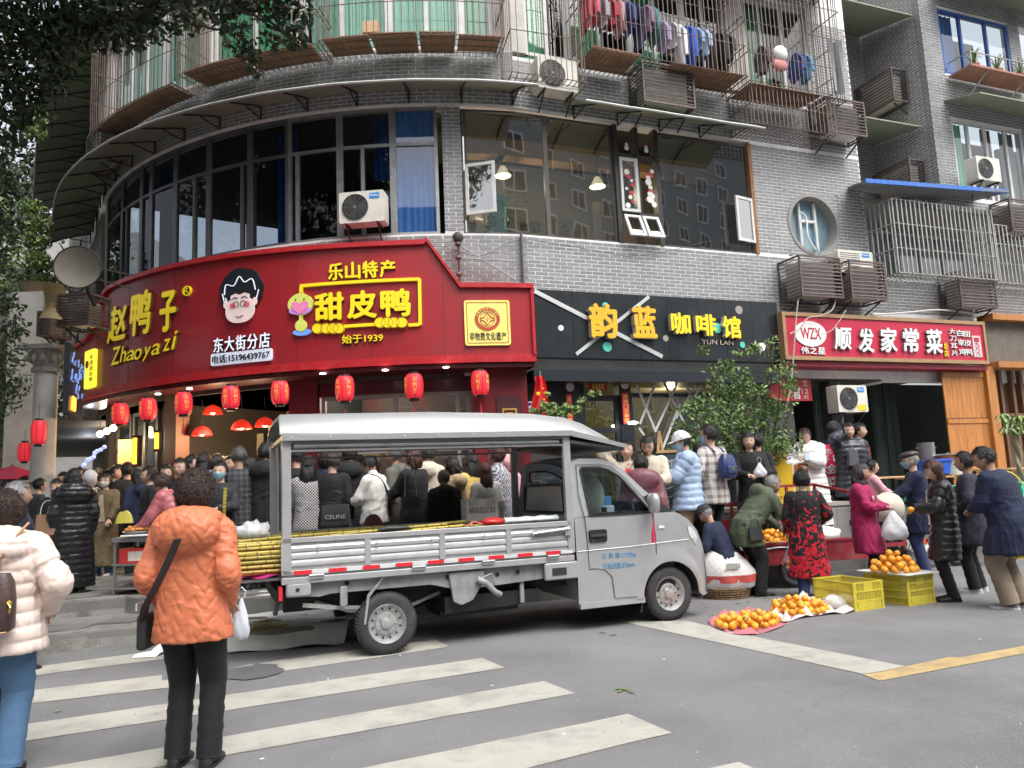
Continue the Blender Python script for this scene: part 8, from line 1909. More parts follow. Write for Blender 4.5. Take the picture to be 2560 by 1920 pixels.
BJ=P_('man in a black jacket and white trainers turned away behind the navy coat',2408,1136,9.5,.0,-50,coat=cloth('dark navy nylon',(.02,.022,.035)),arms=('pocket','hold'),shoe=M_shoew,build=1.08,face=True,skin=1)
NM=P_('heavy man in a navy wool coat and khaki trousers at the right edge',2452,1137,8.5,.0,-38,H=1.72,lean=13,coat=CN,hair='short',glasses=True,build=1.32,arms=('front','carry'),trouser=cloth('khaki chinos',(.24,.19,.14)),shoe=cloth('grey trainer',(.2,.2,.22)),coatlen=.62,nod=14,yaw=-18,skin=1,vox=.014)
# --- left crowd
P_('grey haired man in a dark jacket just behind the woman with the backpack',47,1212,7.4,.0,45,coat=CN,hair='short',hc='grey',skin=1,build=1.1)
EW=P_('woman in black eating a snack, brown paper bag on her arm',142,1203,10.6,UF,170,coat=CB,face=True,hair='bun',arms=('front','carry'),coatlen=.9)
P_('person in a very long glossy black puffer coat, back turned, before the crowd',186,1178,10.4,UF,-40,coat=PB,style='puffer',coatlen=1.12,hood=1.5,hair='bob',build=1.15)
P_('person in a pale grey hood deep in the crowd',226,1183,12.9,UF,10,coat=cloth('pale grey fleece',(.42,.42,.46)),hat='hoodup',hair='none')
MG=P_('young woman in a white mask, khaki parka and blue jeans with a yellow bag',264,1188,12.75,UF,178,coat=cloth('khaki parka',(.13,.1,.055)),face=True,mask='white',hair='long2',arms=('hold','front'),trouser=JE,inner=cloth('beige jumper',(.4,.32,.24)),coatlen=1.0,shoe=M_shoew,flare=1.15)
VN=P_('woman vendor in a pink padded jacket leaning over the steel cart',388,1200,10.4,UF,-85,lean=30,H=1.6,coat=mat('dusty pink nylon',(.42,.12,.14),.45,bump=.3,bscale=20),style='puffer',amp=.6,hair='curly',hc='brown',face=True,arms=('reachlow','reachlow'),nod=10)
P_('dark haired person bent behind the pink vendor',372,1172,11.3,UF,-120,coat=CB,hair='short',face=True)
crowd=[(20,1205,12.5,'nearest the left edge'),(62,1196,14.2,'under the small lantern'),(100,1200,13.0,'with a white collar'),(118,1178,15.0,'in the gap by the white light'),(160,1185,13.6,'behind the long puffer coat'),(205,1165,14.6,'under the blue neon figure'),(245,1160,15.2,'beside the grey hood'),(290,1168,14.4,'right of the masked girl'),(318,1150,13.8,'in front of the ochre board'),(345,1180,12.6,'left of the pink vendor'),(415,1168,12.4,'by the shop pillar'),(80,1178,16.5,'farthest in the side street'),(400,1190,13.6,'at the doorway of the duck shop'),(30,1180,15.5,'behind the grey haired man')]
for i,(x,y,D,l) in enumerate(crowd):
 P_('dark clothed shopper in the left crowd '+l,x,y,D,UF,random.uniform(-180,180),coat=[CB,CN,cloth('charcoal cloth',(.04,.04,.045)),cloth('dark brown cloth',(.04,.028,.022))][i%4],hair=['short','bob','pony','short','long2'][i%5],face=True,vox=.024,hood=1.0*(i%3==0),feet=False,hands=i%2==0,group='shoppers in the dim left crowd',legs='stand')
# ---------------------------------------------------------------- goods, stalls, bags
def tl(x,y,z): return tuple(Lm@V(x,y,z))
# sugar cane: each stalk a thing, three kinds of stalk shared
M_cane=mat('sugar cane skin',(.42,.34,.06),.42,var=.28,scale=3,rand=.2,stretch=(.6,3,3)); M_node=mat('cane node',(.16,.09,.04),.6,var=.3,rand=.15)
def cane_mesh(L,seed):
 r=random.Random(seed); m=MB(); x=0; k=0
 while x<L:
  s=r.uniform(.11,.17); x2=min(L,x+s); m.mat=0; bend=lambda t:.03*math.sin(t*1.3+seed)
  R=[]
  for xx,rr in ((x+.006,.0165),(x+.02,.0155),((x+x2)/2,.015),(x2-.015,.0155),(x2-.004,.0165)): R.append([(xx,bend(xx)+rr*math.cos(a),rr*math.sin(a)) for a in [2*math.pi*j/8 for j in range(8)]])
  m.loft(R); m.mat=1; m.loft([[(xx,bend(xx)+.018*math.cos(a),.018*math.sin(a)) for a in [2*math.pi*j/8 for j in range(8)]] for xx in (x2-.005,x2+.006)]); x=x2; k+=1
 return m.mesh('sugar_cane',[M_cane,M_node],1.0)
cms=[cane_mesh(L,i) for i,L in enumerate((2.9,2.5,2.2))]
n=0
for layer in range(7):
 for j in range(9):
  y=.13+j*.125+random.uniform(-.02,.02)+(layer%2)*.05; x=-1.62+random.uniform(-.2,.15); z=.825+layer*.042+random.uniform(0,.008)
  if layer>4 and j>6: continue
  o=link('sugar_cane',cms[n%3],None,tl(x,y,z)); o.rotation_euler=Euler((random.uniform(0,6),-.003*layer+random.uniform(-.005,.006),TA+(random.uniform(-.02,.03) if j>1 else random.uniform(.0,.03))))
  tag(o,'long yellow green sugar cane stalk in the truck bed, end out past the tailgate','sugar cane','sugar cane stalks loaded on the pickup'); n+=1
for j in range(7):
 o=link('sugar_cane',cms[2],None,tl(-1.55+random.uniform(-.1,.1),.09,.84+.042*j)); o.rotation_euler=Euler((0,0,TA+random.uniform(.0,.02))); tag(o,'sugar cane stalk on the near edge of the pile, end showing beyond the tailgate','sugar cane','sugar cane stalks loaded on the pickup')
p=aty(556,1300,8.6); o=link('sugar_cane',cms[2],None,(p[0],p[1],p[2]-.3)); o.scale=(.3,1.3,1.3); o.rotation_euler=(0,-1.5,0); tag(o,'short cut sugar cane stick standing upright beside the orange coat','sugar cane')
def at(px,py,D): return tuple(aty(px,py,D))
def slotcrate(name,label,cat,loc,rz,w,d,h,mt,rows,cols,group=None,bars=.01):
 t=thing(name,label,cat,loc,rz,group)
 m=MB(); th=.012
 for z in [h*i/rows for i in range(rows+1)]:
  zz=min(max(z-.008,0),h-.016); m.box(-th*.4,w+th*.4,-th*.4,th,zz,zz+.016); m.box(-th*.4,w+th*.4,d-th,d+th*.4,zz,zz+.016); m.box(-th*.4,th,th,d-th,zz,zz+.016); m.box(w-th,w+th*.4,th,d-th,zz,zz+.016)
 m.build('hoop',mt,t)
 def side(n,fn,L,nm):
  m=MB()
  for i in range(n+1):
   x=L*i/n; m.box(*fn(x-bars/2,x+bars/2),0.01,h-.01)
  # solid plates near the corners and low row
  m.build(nm,mt,t)['kind']='stuff'
 side(cols,lambda a,b:(a,b,.001,.008),w,'slotted_side'); side(cols,lambda a,b:(a,b,d-.008,d-.001),w,'slotted_side')
 side(int(cols*d/w),lambda a,b:(.001,.008,a,b),d,'slotted_end'); side(int(cols*d/w),lambda a,b:(w-.008,w-.001,a,b),d,'slotted_end')
 m=MB();
 for a,b in ((.36*w,.64*w),): m.box(a,b,-.003,.004,h*.68,h*.95); m.box(a-.1,b+.1,-.003,.004,h*.06,h*.3)
 for x in (0,w-.03): m.box(x,x+.03,-.004,.004,0,h)
 m.build('solid_panel',mt,t); m=MB(); m.box(.01,w-.01,.01,d-.01,.004,.012); m.build('base',mt,t)
 return t
M_yc=mat('yellow crate plastic',(.6,.5,.05),.5,var=.08,dirt=.5,dcol=(.3,.22,.05),dscale=5)
def crate_at(c,r,l,h,**k):
 c=np.array(atz(*c,0));r=np.array(atz(*r,0));l=np.array(atz(*l,0)); w=np.linalg.norm(r-c); a=math.atan2(r[1]-c[1],r[0]-c[0]); d=np.linalg.norm(l-c); return c,a,max(w,.3),max(d,.3)
c,a,w,d=crate_at((2138,1529),(2222,1521),(2046,1502),.3);
slotcrate('plastic_crate','empty yellow slotted plastic crate on the road beside the sack of oranges','crate',(c[0],c[1],0),a+0.12,.42,.6,.30,M_yc,3,20,'yellow plastic crates on the road')
# true heading: long side recedes to the left
c2=atz(2273,1516); ct=slotcrate('plastic_crate','yellow slotted plastic crate with a tray of oranges on its top','crate',(c2[0],c2[1],0),.42,.42,.58,.32,M_yc,4,20,'yellow plastic crates on the road')
# oranges
M_or=mat('orange peel',(.78,.33,.025),.42,var=.14,scale=5,bump=.25,bscale=90,rand=.14,spec=.5); q_=MB(); q_.sph((0,0,0),(.038,.038,.035),12,8); OMs=q_.mesh('orange',M_or,1.2)
lf=MB(); lf.add([(0,0,0),(.03,.014,.006),(.07,0,.0),(.03,-.014,.006)],[(0,1,2),(0,2,3)]); LFm=lf.mesh('leaf',M_leaf2)
def oranges(cx,cy,cz,rx,ry,n,label,group,hmax=.13,leaves=8,rot=0):
 placed=[]; r=random.Random(n*7+int(cx*100)); tries=0
 while len(placed)<n and tries<6000:
  tries+=1; a=r.uniform(0,6.283); q=math.sqrt(r.random()); x=rx*q*math.cos(a); y=ry*q*math.sin(a); xx=x*math.cos(rot)-y*math.sin(rot); yy=x*math.sin(rot)+y*math.cos(rot); z=.036
  top=hmax*(1-q*q)+.036
  ok=True
  for lev in range(4):
   z=.036+lev*.055
   if z>top+.03: ok=False;break
   if all((xx-p[0])**2+(yy-p[1])**2+(z-p[2])**2>.068**2 for p in placed): break
  else: ok=False
  if not ok: continue
  placed.append((xx,yy,z)); o=link('orange',OMs,None,(cx+xx,cy+yy,cz+z)); s=r.uniform(.85,1.12); o.scale=(s,s,s); o.rotation_euler=(r.random()*6,r.random()*6,0); tag(o,label,'orange',group)
 for k in range(leaves):
  p=r.choice(placed); o=link('orange_leaf',LFm,None,(cx+p[0]+r.uniform(-.03,.03),cy+p[1]-.02,cz+p[2]+.036)); o.rotation_euler=(r.uniform(-.6,.6),r.uniform(-.5,.5),r.random()*6); tag(o,'green leaf among the '+label.split(' ')[-1]+' oranges' if False else 'green leaf lying on '+group,'leaf','leaves on '+group)
 return placed
h1=atz(1872,1568); h2=atz(1998,1533)
oranges(h1[0],h1[1],.015,.34,.27,62,'ripe orange in the heap on the pink sack nearest the road','the orange heap on the pink sack',.08,14,.3)
oranges(h2[0],h2[1],.015,.33,.26,58,'ripe orange in the heap on the white sack by the yellow crate','the orange heap on the white sack',.09,12,.3)
cb=Matrix.LocRotScale(V(c2[0],c2[1],.335),Euler((0,0,.42)),None); cc_=cb@V(.17,.28,0)
tr=MB(); tr.box(-.06,.46,-.06,.62,0,.012); o=tr.build('cardboard_tray',mat('white board',(.6,.58,.55),.7)); o.location=(c2[0],c2[1],.335); o.rotation_euler.z=.42; tag(o,'white board laid across the top of the yellow crate under the oranges','board')
oranges(cc_[0],cc_[1],.347,.31,.24,60,'ripe orange in the pile on top of the yellow crate','the orange pile on the yellow crate',.14,6,1.2)
def sackcloth(name,label,P,z0,mt,edge=.03):
 "crumpled cloth over an outline on the ground"
 cx=sum(p[0] for p in P)/len(P); cy=sum(p[1] for p in P)/len(P); n=len(P); m=MB(); R=[]
 P=smooth_pts(P+[P[0]],4)[:-1]; n=len(P)
 for k in range(7):
  t=k/6; R.append([(cx+(x-cx)*t,cy+(y-cy)*t,z0+(edge*(.5+.5*math.sin(i*1.7)+.3*math.sin(i*3.1+k)) if k>=5 else .006+.004*math.sin(i*2+k))*(1 if k<6 else .25)) for i,(x,y) in enumerate(P)])
 R[0]=[(cx+.001*math.cos(i),cy+.001*math.sin(i),z0+.005) for i in range(n)]
 m.loft(R,cap=False); o=m.build(name,mt,smooth=1.3); tag(o,label,'sack'); return o
M_pinksack=mat('pink woven sack',(.42,.14,.17),.8,var=.2,scale=12,bump=.5,bscale=60); M_whsack=mat('white woven sack',(.55,.52,.49),.75,var=.12,scale=8,bump=.5,bscale=50,dirt=.3)
sackcloth('woven_sack','pink woven sack spread on the road under the nearest oranges',[tuple(atz(x,y)[:2]) for x,y in ((1770,1555),(1790,1572),(1858,1590),(1940,1575),(1985,1545),(1960,1530),(1850,1528),(1790,1540))],.004,M_pinksack,.055)
sackcloth('woven_sack','white woven sack spread under the second orange heap and bunched by the crate',[tuple(atz(x,y)[:2]) for x,y in ((1945,1565),(2000,1548),(2070,1538),(2135,1530),(2120,1500),(2060,1492),(1990,1500),(1925,1525),(1930,1550))],.008,M_whsack,.09)
# bunched part of the sack
p=atz(2095,1522); m=MB(); m.sph((0,0,.04),(.22,.13,.09),18,10); me=m.mesh('bunched_sack',M_whsack,1.3)
for v in me.vertices: v.co*=1+.12*math.sin(v.co.x*60+v.co.y*40)+.1*math.sin(v.co.y*90)
o=link('bunched_sack',me,None,(p[0],p[1],.02),.4); tag(o,'bunched up end of a white sack leaning on the empty yellow crate','sack')
# white rice sack beside the bonnet, on a wicker basket
p=atz(1812,1496); t=thing('rice_sack','bulging white woven sack with a red band standing on a wicker basket','sack',(p[0]+.05,p[1]+.1,0),.1)
m=MB(); R=[]
for z,w,dp in ((.10,.29,.2),(.14,.36,.26),(.3,.37,.28),(.45,.30,.24),(.55,.22,.18),(.60,.12,.1),(.62,.03,.03)): R.append([(w*math.cos(a)*(1+.04*math.sin(a*5+z*9))+.04*math.sin(z*8),dp*math.sin(a)*(1+.05*math.sin(a*7+z*11)),z) for a in [2*math.pi*j/36 for j in range(36)]])
m.loft(R); m.build('bag',mat('white sack plastic',(.62,.6,.58),.55,var=.08,bump=.5,bscale=30),t,smooth=1.3)
m=MB(); R=[[((w+.004)*math.cos(a)*(1+.04*math.sin(a*5+z*9))+.04*math.sin(z*8),(dp+.004)*math.sin(a)*(1+.05*math.sin(a*7+z*11)),z) for a in [2*math.pi*j/36 for j in range(36)]] for z,w,dp in ((.20,.362,.268),(.29,.37,.28))]; m.loft(R,cap=False); m.build('printed_band',mat('sack red print',(.5,.08,.07),.6,var=.2,scale=20),t,smooth=1)
m=MB(); plate(m,rect(-.08,.1,.38,.44),-.283,.002,lambda x,z,y:(x,y,z)); m.build('printed_box',mat('sack faded print',(.3,.32,.28),.7,var=.5,scale=60),t)
bk=thing('wicker_basket','round wicker basket under the white sack','basket',(p[0]+.05,p[1]+.1,0)); m=MB()
for k in range(28):
 a=2*math.pi*k/28; m.tube([(.27*math.cos(a),.22*math.sin(a),0),(.31*math.cos(a),.26*math.sin(a),.12)],.009,5)
for z in (.01,.04,.07,.10,.125): m.tube([((.27+.3*z)*math.cos(a),(.22+.3*z)*math.sin(a),z) for a in [2*math.pi*j/28 for j in range(29)]],.011,5)
m.build('weave',mat('wicker',(.2,.12,.06),.8,var=.3,scale=20),bk)['kind']='stuff'
# ---- red cargo tricycle
M_rt=mat('worn red paint',(.27,.018,.028),.5,var=.15,dirt=.6,dcol=(.25,.12,.11),dscale=5,bump=.1)
A_=math.radians(14); TC=thing('cargo_tricycle','worn red cargo tricycle with rails, its open bed laid out with oranges','tricycle',(2.95,10.35,.08),A_)
Tm=Matrix.LocRotScale(V(2.95,10.35,.08),Euler((0,0,A_)),None)
m=MB(); m.box(0,1.9,0,1.05,.46,.49); m.build('bed_floor',M_rt,TC)
def panel(x0,x1,y0,y1,z0,z1):
 m=MB(); m.box(x0,x1,y0,y1,z0,z1); return m
for a,b in ((.0,.93),(.97,1.9)):
 m=panel(a,b,-.03,0,.24,.53); m.box(a,b,-.045,-.03,.5,.53); m.box(a,b,-.045,-.03,.24,.27); m.box(a,a+.03,-.045,-.03,.27,.5); m.box(b-.03,b,-.045,-.03,.27,.5); m.build('drop_side',M_rt,TC)
m=panel(0,1.9,1.05,1.08,.46,.80); m.build('back_side',M_rt,TC)
m=MB()
for x in (0,.48,.95,1.42,1.9): m.bar((x,1.065,.8),(x,1.065,1.25 if x>.9 else 1.02),.035)
m.bar((.95,1.065,1.25),(1.9,1.065,1.25),.04); m.bar((0,1.065,1.02),(.95,1.065,1.02),.04); m.bar((1.9,0,.5),(1.9,0,1.1),.035); m.bar((1.9,0,1.1),(1.9,1.065,1.25),.035); m.build('rail_frame',M_rt,TC)
m=MB(); m.tube([(.95,-.05,.5),(.95,-.06,.25),(1.0,-.06,.12),(1.15,-.05,.08)],.022,8); m.bar((0,.1,.42),(2.6,.1,.38),.05); m.bar((0,.95,.42),(2.6,.95,.38),.05); m.bar((2.6,.1,.38),(2.9,.5,.6),.05); m.bar((2.6,.95,.38),(2.9,.5,.6),.05); m.bar((2.9,.5,.25),(2.75,.5,1.0),.045); m.bar((2.7,.2,1.0),(2.7,.8,1.0),.025); m.build('chassis',M_rt,TC)
def twheel(x,y,r):
 m=MB(); m.tube([(r*math.cos(a),0,r*math.sin(a)) for a in [2*math.pi*j/28 for j in range(29)]],.045,8); w=m.build('wheel',M_tyre,TC,smooth=1); w.location=(x,y,r-.035); m=MB()
 for k in range(12): a=math.pi*k/6; m.bar((0,0,0),(r*math.cos(a),0,r*math.sin(a)),.008)
 m.cyl((0,-.05,0),(0,.05,0),.05,n=12); m.build('hub_and_spokes',M_alud,w)
twheel(.75,.02,.19); twheel(.75,1.0,.19); twheel(2.95,.5,.24)
sd=MB(); sd.box(2.2,2.6,.3,.75,.62,.72); sd.build('saddle',M_black,TC,bevel=.03)
def tm(x,y,z): return tuple(Tm@V(x,y,z))
pc=tm(.62,.36,.5); oranges(pc[0],pc[1],pc[2],.42,.32,70,'ripe orange on newspaper in the bed of the red tricycle','the oranges in the red tricycle',.12,9,.3)
m=MB(); m.grid(lambda u,v:(-.05+1.0*u,-.06+.8*v,.505+.008*math.sin(u*14+v*9)-(.05 if v<.05 else 0)),14,8); o=m.build('newspaper',mat('newsprint',(.5,.5,.5),.8,var=.25,scale=18),smooth=1); o.matrix_world=Tm.copy(); tag(o,'newspaper sheets spread under the oranges in the red tricycle','newspaper')
m=MB(); m.sph((0,0,.05),(.3,.22,.12),20,12); me=m.mesh('plastic_heap',mat('white plastic film',(.6,.62,.62),.3,var=.1,bump=.6,bscale=14),1.4)
for v in me.vertices: v.co*=1+.13*math.sin(v.co.x*37+v.co.y*24)+.09*math.sin(v.co.z*70+v.co.x*50)
o=link('plastic_heap',me,None,tm(1.4,.35,.5),A_); tag(o,'heap of crumpled white plastic bags in the bed of the tricycle','plastic bags')
o=link('plastic_heap',me,None,tm(1.5,.75,.6),A_+1); o.scale=(.7,.7,1.2); tag(o,'smaller crumpled white plastic bag at the back of the tricycle bed','plastic bags')
m=MB(); m.box(-.06,.06,-.05,.05,0,.1); o=m.build('green_box',mat('green packet',(.05,.4,.12),.5)); o.location=tm(.98,.7,.5); tag(o,'small green box at the back of the tricycle bed','box')
# ---- bags hung from hands
M_film=glass('thin plastic film',(.88,.88,.9),.9,base=.12,rough=.18)
M_filmw=mat('translucent white bag',(.66,.66,.7),.35,var=.08,bump=.5,bscale=25,alpha=.75)
def plasticbag(label,top,h,w,mt,n=0,seed=1,cat='plastic bag'):
 t=thing('plastic_bag',label,cat,tuple(top)); R=[]; m=MB()
 for k in range(11):
  v=k/10; ww=w*(.12+.88*min(1,(v*1.5))**.9)*(1-.35*max(0,v-.85)/.15*1); R.append([(ww*math.cos(a)*(1+.09*math.sin(a*4+k+seed)),ww*.6*math.sin(a)*(1+.1*math.sin(a*5-k)),-h*v) for a in [2*math.pi*j/24 for j in range(24)]])
 m.loft(R); m.build('film',mt,t,smooth=1.3)
 m=MB(); m.tube([(-.02,0,0),(-.03,0,.05),(0,0,.08),(.03,0,.05),(.02,0,0)],.008,5,flat=.5); m.build('handle',mt,t)
 if n:
  rr=random.Random(seed)
  for k in range(n):
   a=k*2.4; q=w*.5*math.sqrt((k%4)/4); o=link('orange',OMs,None,(top[0]+q*math.cos(a),top[1]+q*.5*math.sin(a),top[2]-h+.06+.06*(k//4))); tag(o,'orange inside the clear bag carried by the woman in the flowered coat','orange','oranges in the carried bag')
 return t
wh=lambda info,i:info['w'](info['wr'][i])
p=wh(RF,0)+Vector((-.0,-.04,-.12)); plasticbag('clear plastic bag full of oranges carried by the woman in the red flowered coat',p,.36,.13,M_film,9,2)
p=wh(MW,1)+Vector((.02,-.05,-.04)); plasticbag('clear white plastic bag held open by the woman in the magenta coat',p+Vector((.03,-.02,0)),.36,.17,M_filmw,0,5)
p=wh(BW_,0)+Vector((.02,-.06,.16)); plasticbag('small white plastic bag held up by the woman in the black coat',p,.2,.09,M_filmw,0,3)
p=wh(GM,0)+Vector((.05,-.05,.22)); plasticbag('crumpled clear bag held by the man in the olive jacket',p,.26,.06,M_filmw,0,8)
# phones
def phone(label,p,rz,tilt=.5):
 m=MB(); m.box(-.037,.037,-.004,.004,-.075,.075); o=m.build('phone',M_black,bevel=.003); o.location=p; o.rotation_euler=(tilt,0,rz); q=MB(); q.box(-.033,.033,-.006,-.0041,-.068,.068); q.build('screen',mat('phone screen',(.25,.3,.35),.15,emit=.3),o); tag(o,label,'phone'); return o
phone('phone in the hand of the man in the pale blue jacket',wh(WC,0)+Vector((-.10,-.02,.03)),1.2,-.6); phone('phone held by the woman in the long white puffer coat',wh(WP,0)+Vector((-.03,-.12,.04)),-.3,-.5); phone('phone held to the ear of the man in the black padded jacket',wh(MP,1)+Vector((-.02,-.09,.05)),1.2,0); phone('phone held by the woman with reddish hair behind the cane',wh(BK,0)+Vector((-.09,.0,.04)),1.0,-.6)
# straps and bags worn on the body
def strap(info,pts,name,mt,w=.02,fl=.35):
 m=MB(); P=smooth_pts([tuple(p) for p in pts],5); m.tube(P,w,6,flat=fl); o=m.build(name,mt,info['t'],smooth=1); return o
sp=W0['sp']; strap(W0,[sp(1.35,-.30,.02),sp(1.26,-.262,-.03),sp(1.15,-.235,-.09),sp(1.05,-.205,-.15),sp(.95,-.15,-.22),sp(.86,-.05,-.265)],'cross_strap',M_black,.026,.2)
t=thing('shoulder_bag','black shoulder bag at the left hip of the orange jacket with a white tag','bag',tuple(W0['w'](sp(.80,.02,-.27))),.0); m=MB(); m.box(-.03,.03,-.09,.09,-.1,.1); m.build('bag',M_black,t,bevel=.02); m=MB(); m.box(-.045,-.036,-.06,.03,.12,.16); m.build('tag',M_white,t)
# brown backpack of the woman at the left edge
M_lea=mat('dark brown leather',(.06,.035,.035),.45,var=.25,scale=14,bump=.2); M_tan2=mat('tan leather strap',(.42,.24,.12),.5)
sp1=W1['sp']; Mw=W1['Mw']; t=thing('leather_backpack','dark brown leather backpack with tan straps worn by the woman at the left edge','backpack'); t.matrix_world=Matrix.Translation(W1['w'](sp1(1.08,-.25,.03)))@Euler((0,0,math.radians(10))).to_matrix().to_4x4()
m=MB(); R=[];
for z,w,d in ((-.17,.13,.05),(-.15,.15,.065),(0,.15,.07),(.1,.14,.06),(.15,.12,.04)): R.append([Vector((w*math.copysign(abs(math.cos(a))**.5,math.cos(a)),d*math.copysign(abs(math.sin(a))**.5,math.sin(a)),z)) for a in [2*math.pi*j/24 for j in range(24)]])
m.loft(R); m.build('pouch',M_lea,t,smooth=.9); m=MB(); m.tube([(-.14,-.06,-.165),(0,-.075,-.172),(.14,-.06,-.165)],.006,6); m.build('piping',M_tan2,t)
m=MB(); m.tube([(-.05,-.03,.14),(-.045,-.03,.20),(.0,-.03,.225),(.045,-.03,.20),(.05,-.03,.14)],.012,8); m.build('grab_handle',M_tan2,t); m=MB(); m.tube([(.0,.0,.14),(.06,.03,.25),(.12,.08,.36),(.15,.14,.42)],.016,6,flat=.5); m.tube([(.0,.0,.14),(-.06,.03,.25),(-.12,.08,.36)],.016,6,flat=.5); m.build('shoulder_strap',M_tan2,t); m=MB(); m.sph((.145,-.05,-.01),.016,8,6); m.tube([(.145,-.06,0),(.16,-.07,-.03),(.15,-.06,-.06)],.006,6); m.build('clasp',mat('gold clasp',(.6,.4,.1),.25,metal=1),t)
# navy backpack on the plaid shirt
sq=PS_['sp']; t=thing('navy_backpack','small navy leather backpack on the man in the plaid shirt','backpack'); t.matrix_world=Matrix.Translation(PS_['w'](sq(1.2,-.22,.02)))@Euler((0,0,math.radians(35))).to_matrix().to_4x4()
m=MB(); R=[]
for z,w,d in ((-.16,.11,.06),(-.13,.14,.08),(0,.14,.08),(.1,.12,.07),(.16,.08,.04)): R.append([Vector((w*math.copysign(abs(math.cos(a))**.6,math.cos(a)),d*math.copysign(abs(math.sin(a))**.6,math.sin(a)),z)) for a in [2*math.pi*j/22 for j in range(22)]])
m.loft(R); m.build('pouch',mat('navy leather',(.02,.04,.12),.35),t,smooth=.9); m=MB(); m.box(-.09,.09,-.095,-.07,-.1,.0); m.build('front_pocket',mat('navy leather',(.02,.04,.12),.35),t,bevel=.012); m=MB(); m.box(-.02,.02,-.1,-.094,-.05,-.02); m.build('buckle',mat('gold clasp',(.6,.4,.1),.25),t)
for sx in (-1,1): strap(PS_,[sq(1.38,-.15,sx*.08),sq(1.46,.0,sx*.10),sq(1.36,.14,sx*.11)],'backpack_strap',mat('navy leather',(.02,.04,.12),.35),.016)
# white jacket strap and brown bag, chain bag, lettered bag, paper bag, yellow bag
sw_=WJ['sp']; strap(WJ,[sw_(1.3,.15,-.1),sw_(1.42,.08,-.12),sw_(1.46,-.02,-.1),sw_(1.38,-.13,-.02),sw_(1.15,-.165,.1),sw_(.95,-.13,.2)],'bag_strap',mat('maroon strap',(.12,.03,.03),.5),.018)
def bag(name,label,p,rz,w,d,h,mt,hmt=None,hl=.18,txt=None,tc=None,cat='bag',dome=False):
 t=thing(name,label,cat,tuple(p),rz); m=MB(); R=[]
 for k in range(6):
  v=k/5; ww=w*(1-.12*v if not dome else math.sqrt(max(.05,1-v*v*.9))); R.append([(ww/2*math.copysign(abs(math.cos(a))**.45,math.cos(a)),d/2*(1-.5*v)*math.copysign(abs(math.sin(a))**.45,math.sin(a)),h*v) for a in [2*math.pi*j/20 for j in range(20)]])
 m.loft(R); m.build('pouch',mt,t,smooth=.8)
 if hl: m=MB(); m.tube(smooth_pts([(-w*.3,0,h*.95),(-w*.22,0,h+hl*.7),(0,0,h+hl),(w*.22,0,h+hl*.7),(w*.3,0,h*.95)],4),.006,6); m.build('handle',hmt or mt,t)
 if txt: letters('lettering',txt,tc,-w*.33,w*.33,h*.3,h*.5,-d/2-.004,.004,lambda x,z,y:(x,y,z),t,.01)
 return t
bag('shopping_bag','dark grey shopping bag with white capital letters behind the cane',aty(840,1312,9.3),.1,.36,.12,.24,mat('dark grey bag',(.06,.06,.063),.7),M_black,.16,'CELINE',M_white)
bag('handbag','brown half round handbag below the white jacket',aty(933,1322,9.2),.2,.24,.1,.17,mat('maroon leather',(.13,.045,.04),.45),hl=0,dome=True)
bag('chain_bag','black quilted bag with silver chain beside the reddish haired woman',aty(1028,1272,9.4),.1,.24,.09,.15,mat('black quilt leather',(.02,.02,.02),.35,bump=.8,bscale=22),M_chrome,.5)
bag('paper_bag','brown paper carrier bag hanging in the left crowd',aty(117,1338,10.2),.2,.3,.1,.27,mat('brown paper',(.26,.15,.09),.8),M_wframe,.18)
bag('yellow_bag','pale yellow crescent shoulder bag of the masked young woman',aty(311,1308,12.35),.1,.26,.1,.2,mat('pale yellow leather',(.55,.5,.09),.5),hl=.0,dome=True)
strap(MG,[MG['sp'](1.0,.16,.24),MG['sp'](1.2,.17,.2),MG['sp'](1.42,.07,.14)],'bag_strap',mat('pale yellow leather',(.55,.5,.09),.5),.016)
sg_=GM['sp']; strap(GM,[sg_(1.42,.08,.12),sg_(1.44,-.06,.06),sg_(1.25,-.17,-.04),sg_(1.0,-.17,-.17),sg_(.9,-.05,-.25)],'cross_strap',M_black,.012); bag('sling_bag','black sling bag hanging below the man in the olive jacket',aty(1890,1350,9.75),.4,.22,.09,.16,M_black,hl=.1)
strap(MW,[MW['sp'](1.42,.1,-.12),MW['sp'](1.2,.2,.0),MW['sp'](.95,.2,.14)],'cross_strap',M_black,.009)
m=MB();
for (z,x) in ((1.13,.1),(1.25,.13)): m.sph(tuple(MW['sp'](z,.172,x)),(.035,.012,.035),10,6)
m.build('badge',mat('pink badge',(.6,.4,.45),.5),MW['t'])
o=link('orange',OMs,None,tuple(wh(LB,0)+Vector((-.08,-.02,0)))); tag(o,'half peeled orange in the hands of the long haired woman','orange')
strap(NM,[NM['sp'](1.44,.05,.12),NM['sp'](1.40,-.14,.13),NM['sp'](1.15,-.2,.2),NM['sp'](.95,-.14,.27)],'yellow_strap',mat('yellow webbing',(.5,.45,.06),.6),.02)
t=bag('yellow_shopper','yellow and orange shopping bag at the far right edge',aty(2553,1395,8.2),.3,.2,.1,.28,mat('yellow shopper',(.6,.42,.03),.6),hl=.1)
sm=MP['sp']; t=thing('sling_pack','small checked sling pack across the chest of the phone caller','bag',tuple(MP['w'](sm(1.18,.23,.05))),.05); m=MB(); m.poly([(-.09,-.14),(.09,-.14),(.08,.1),(.0,.17),(-.07,.1)],-.05,.03); m.build('pouch',mat('grey check pack',(.1,.1,.12),.5,bump=.4,bscale=40),t,bevel=.015)
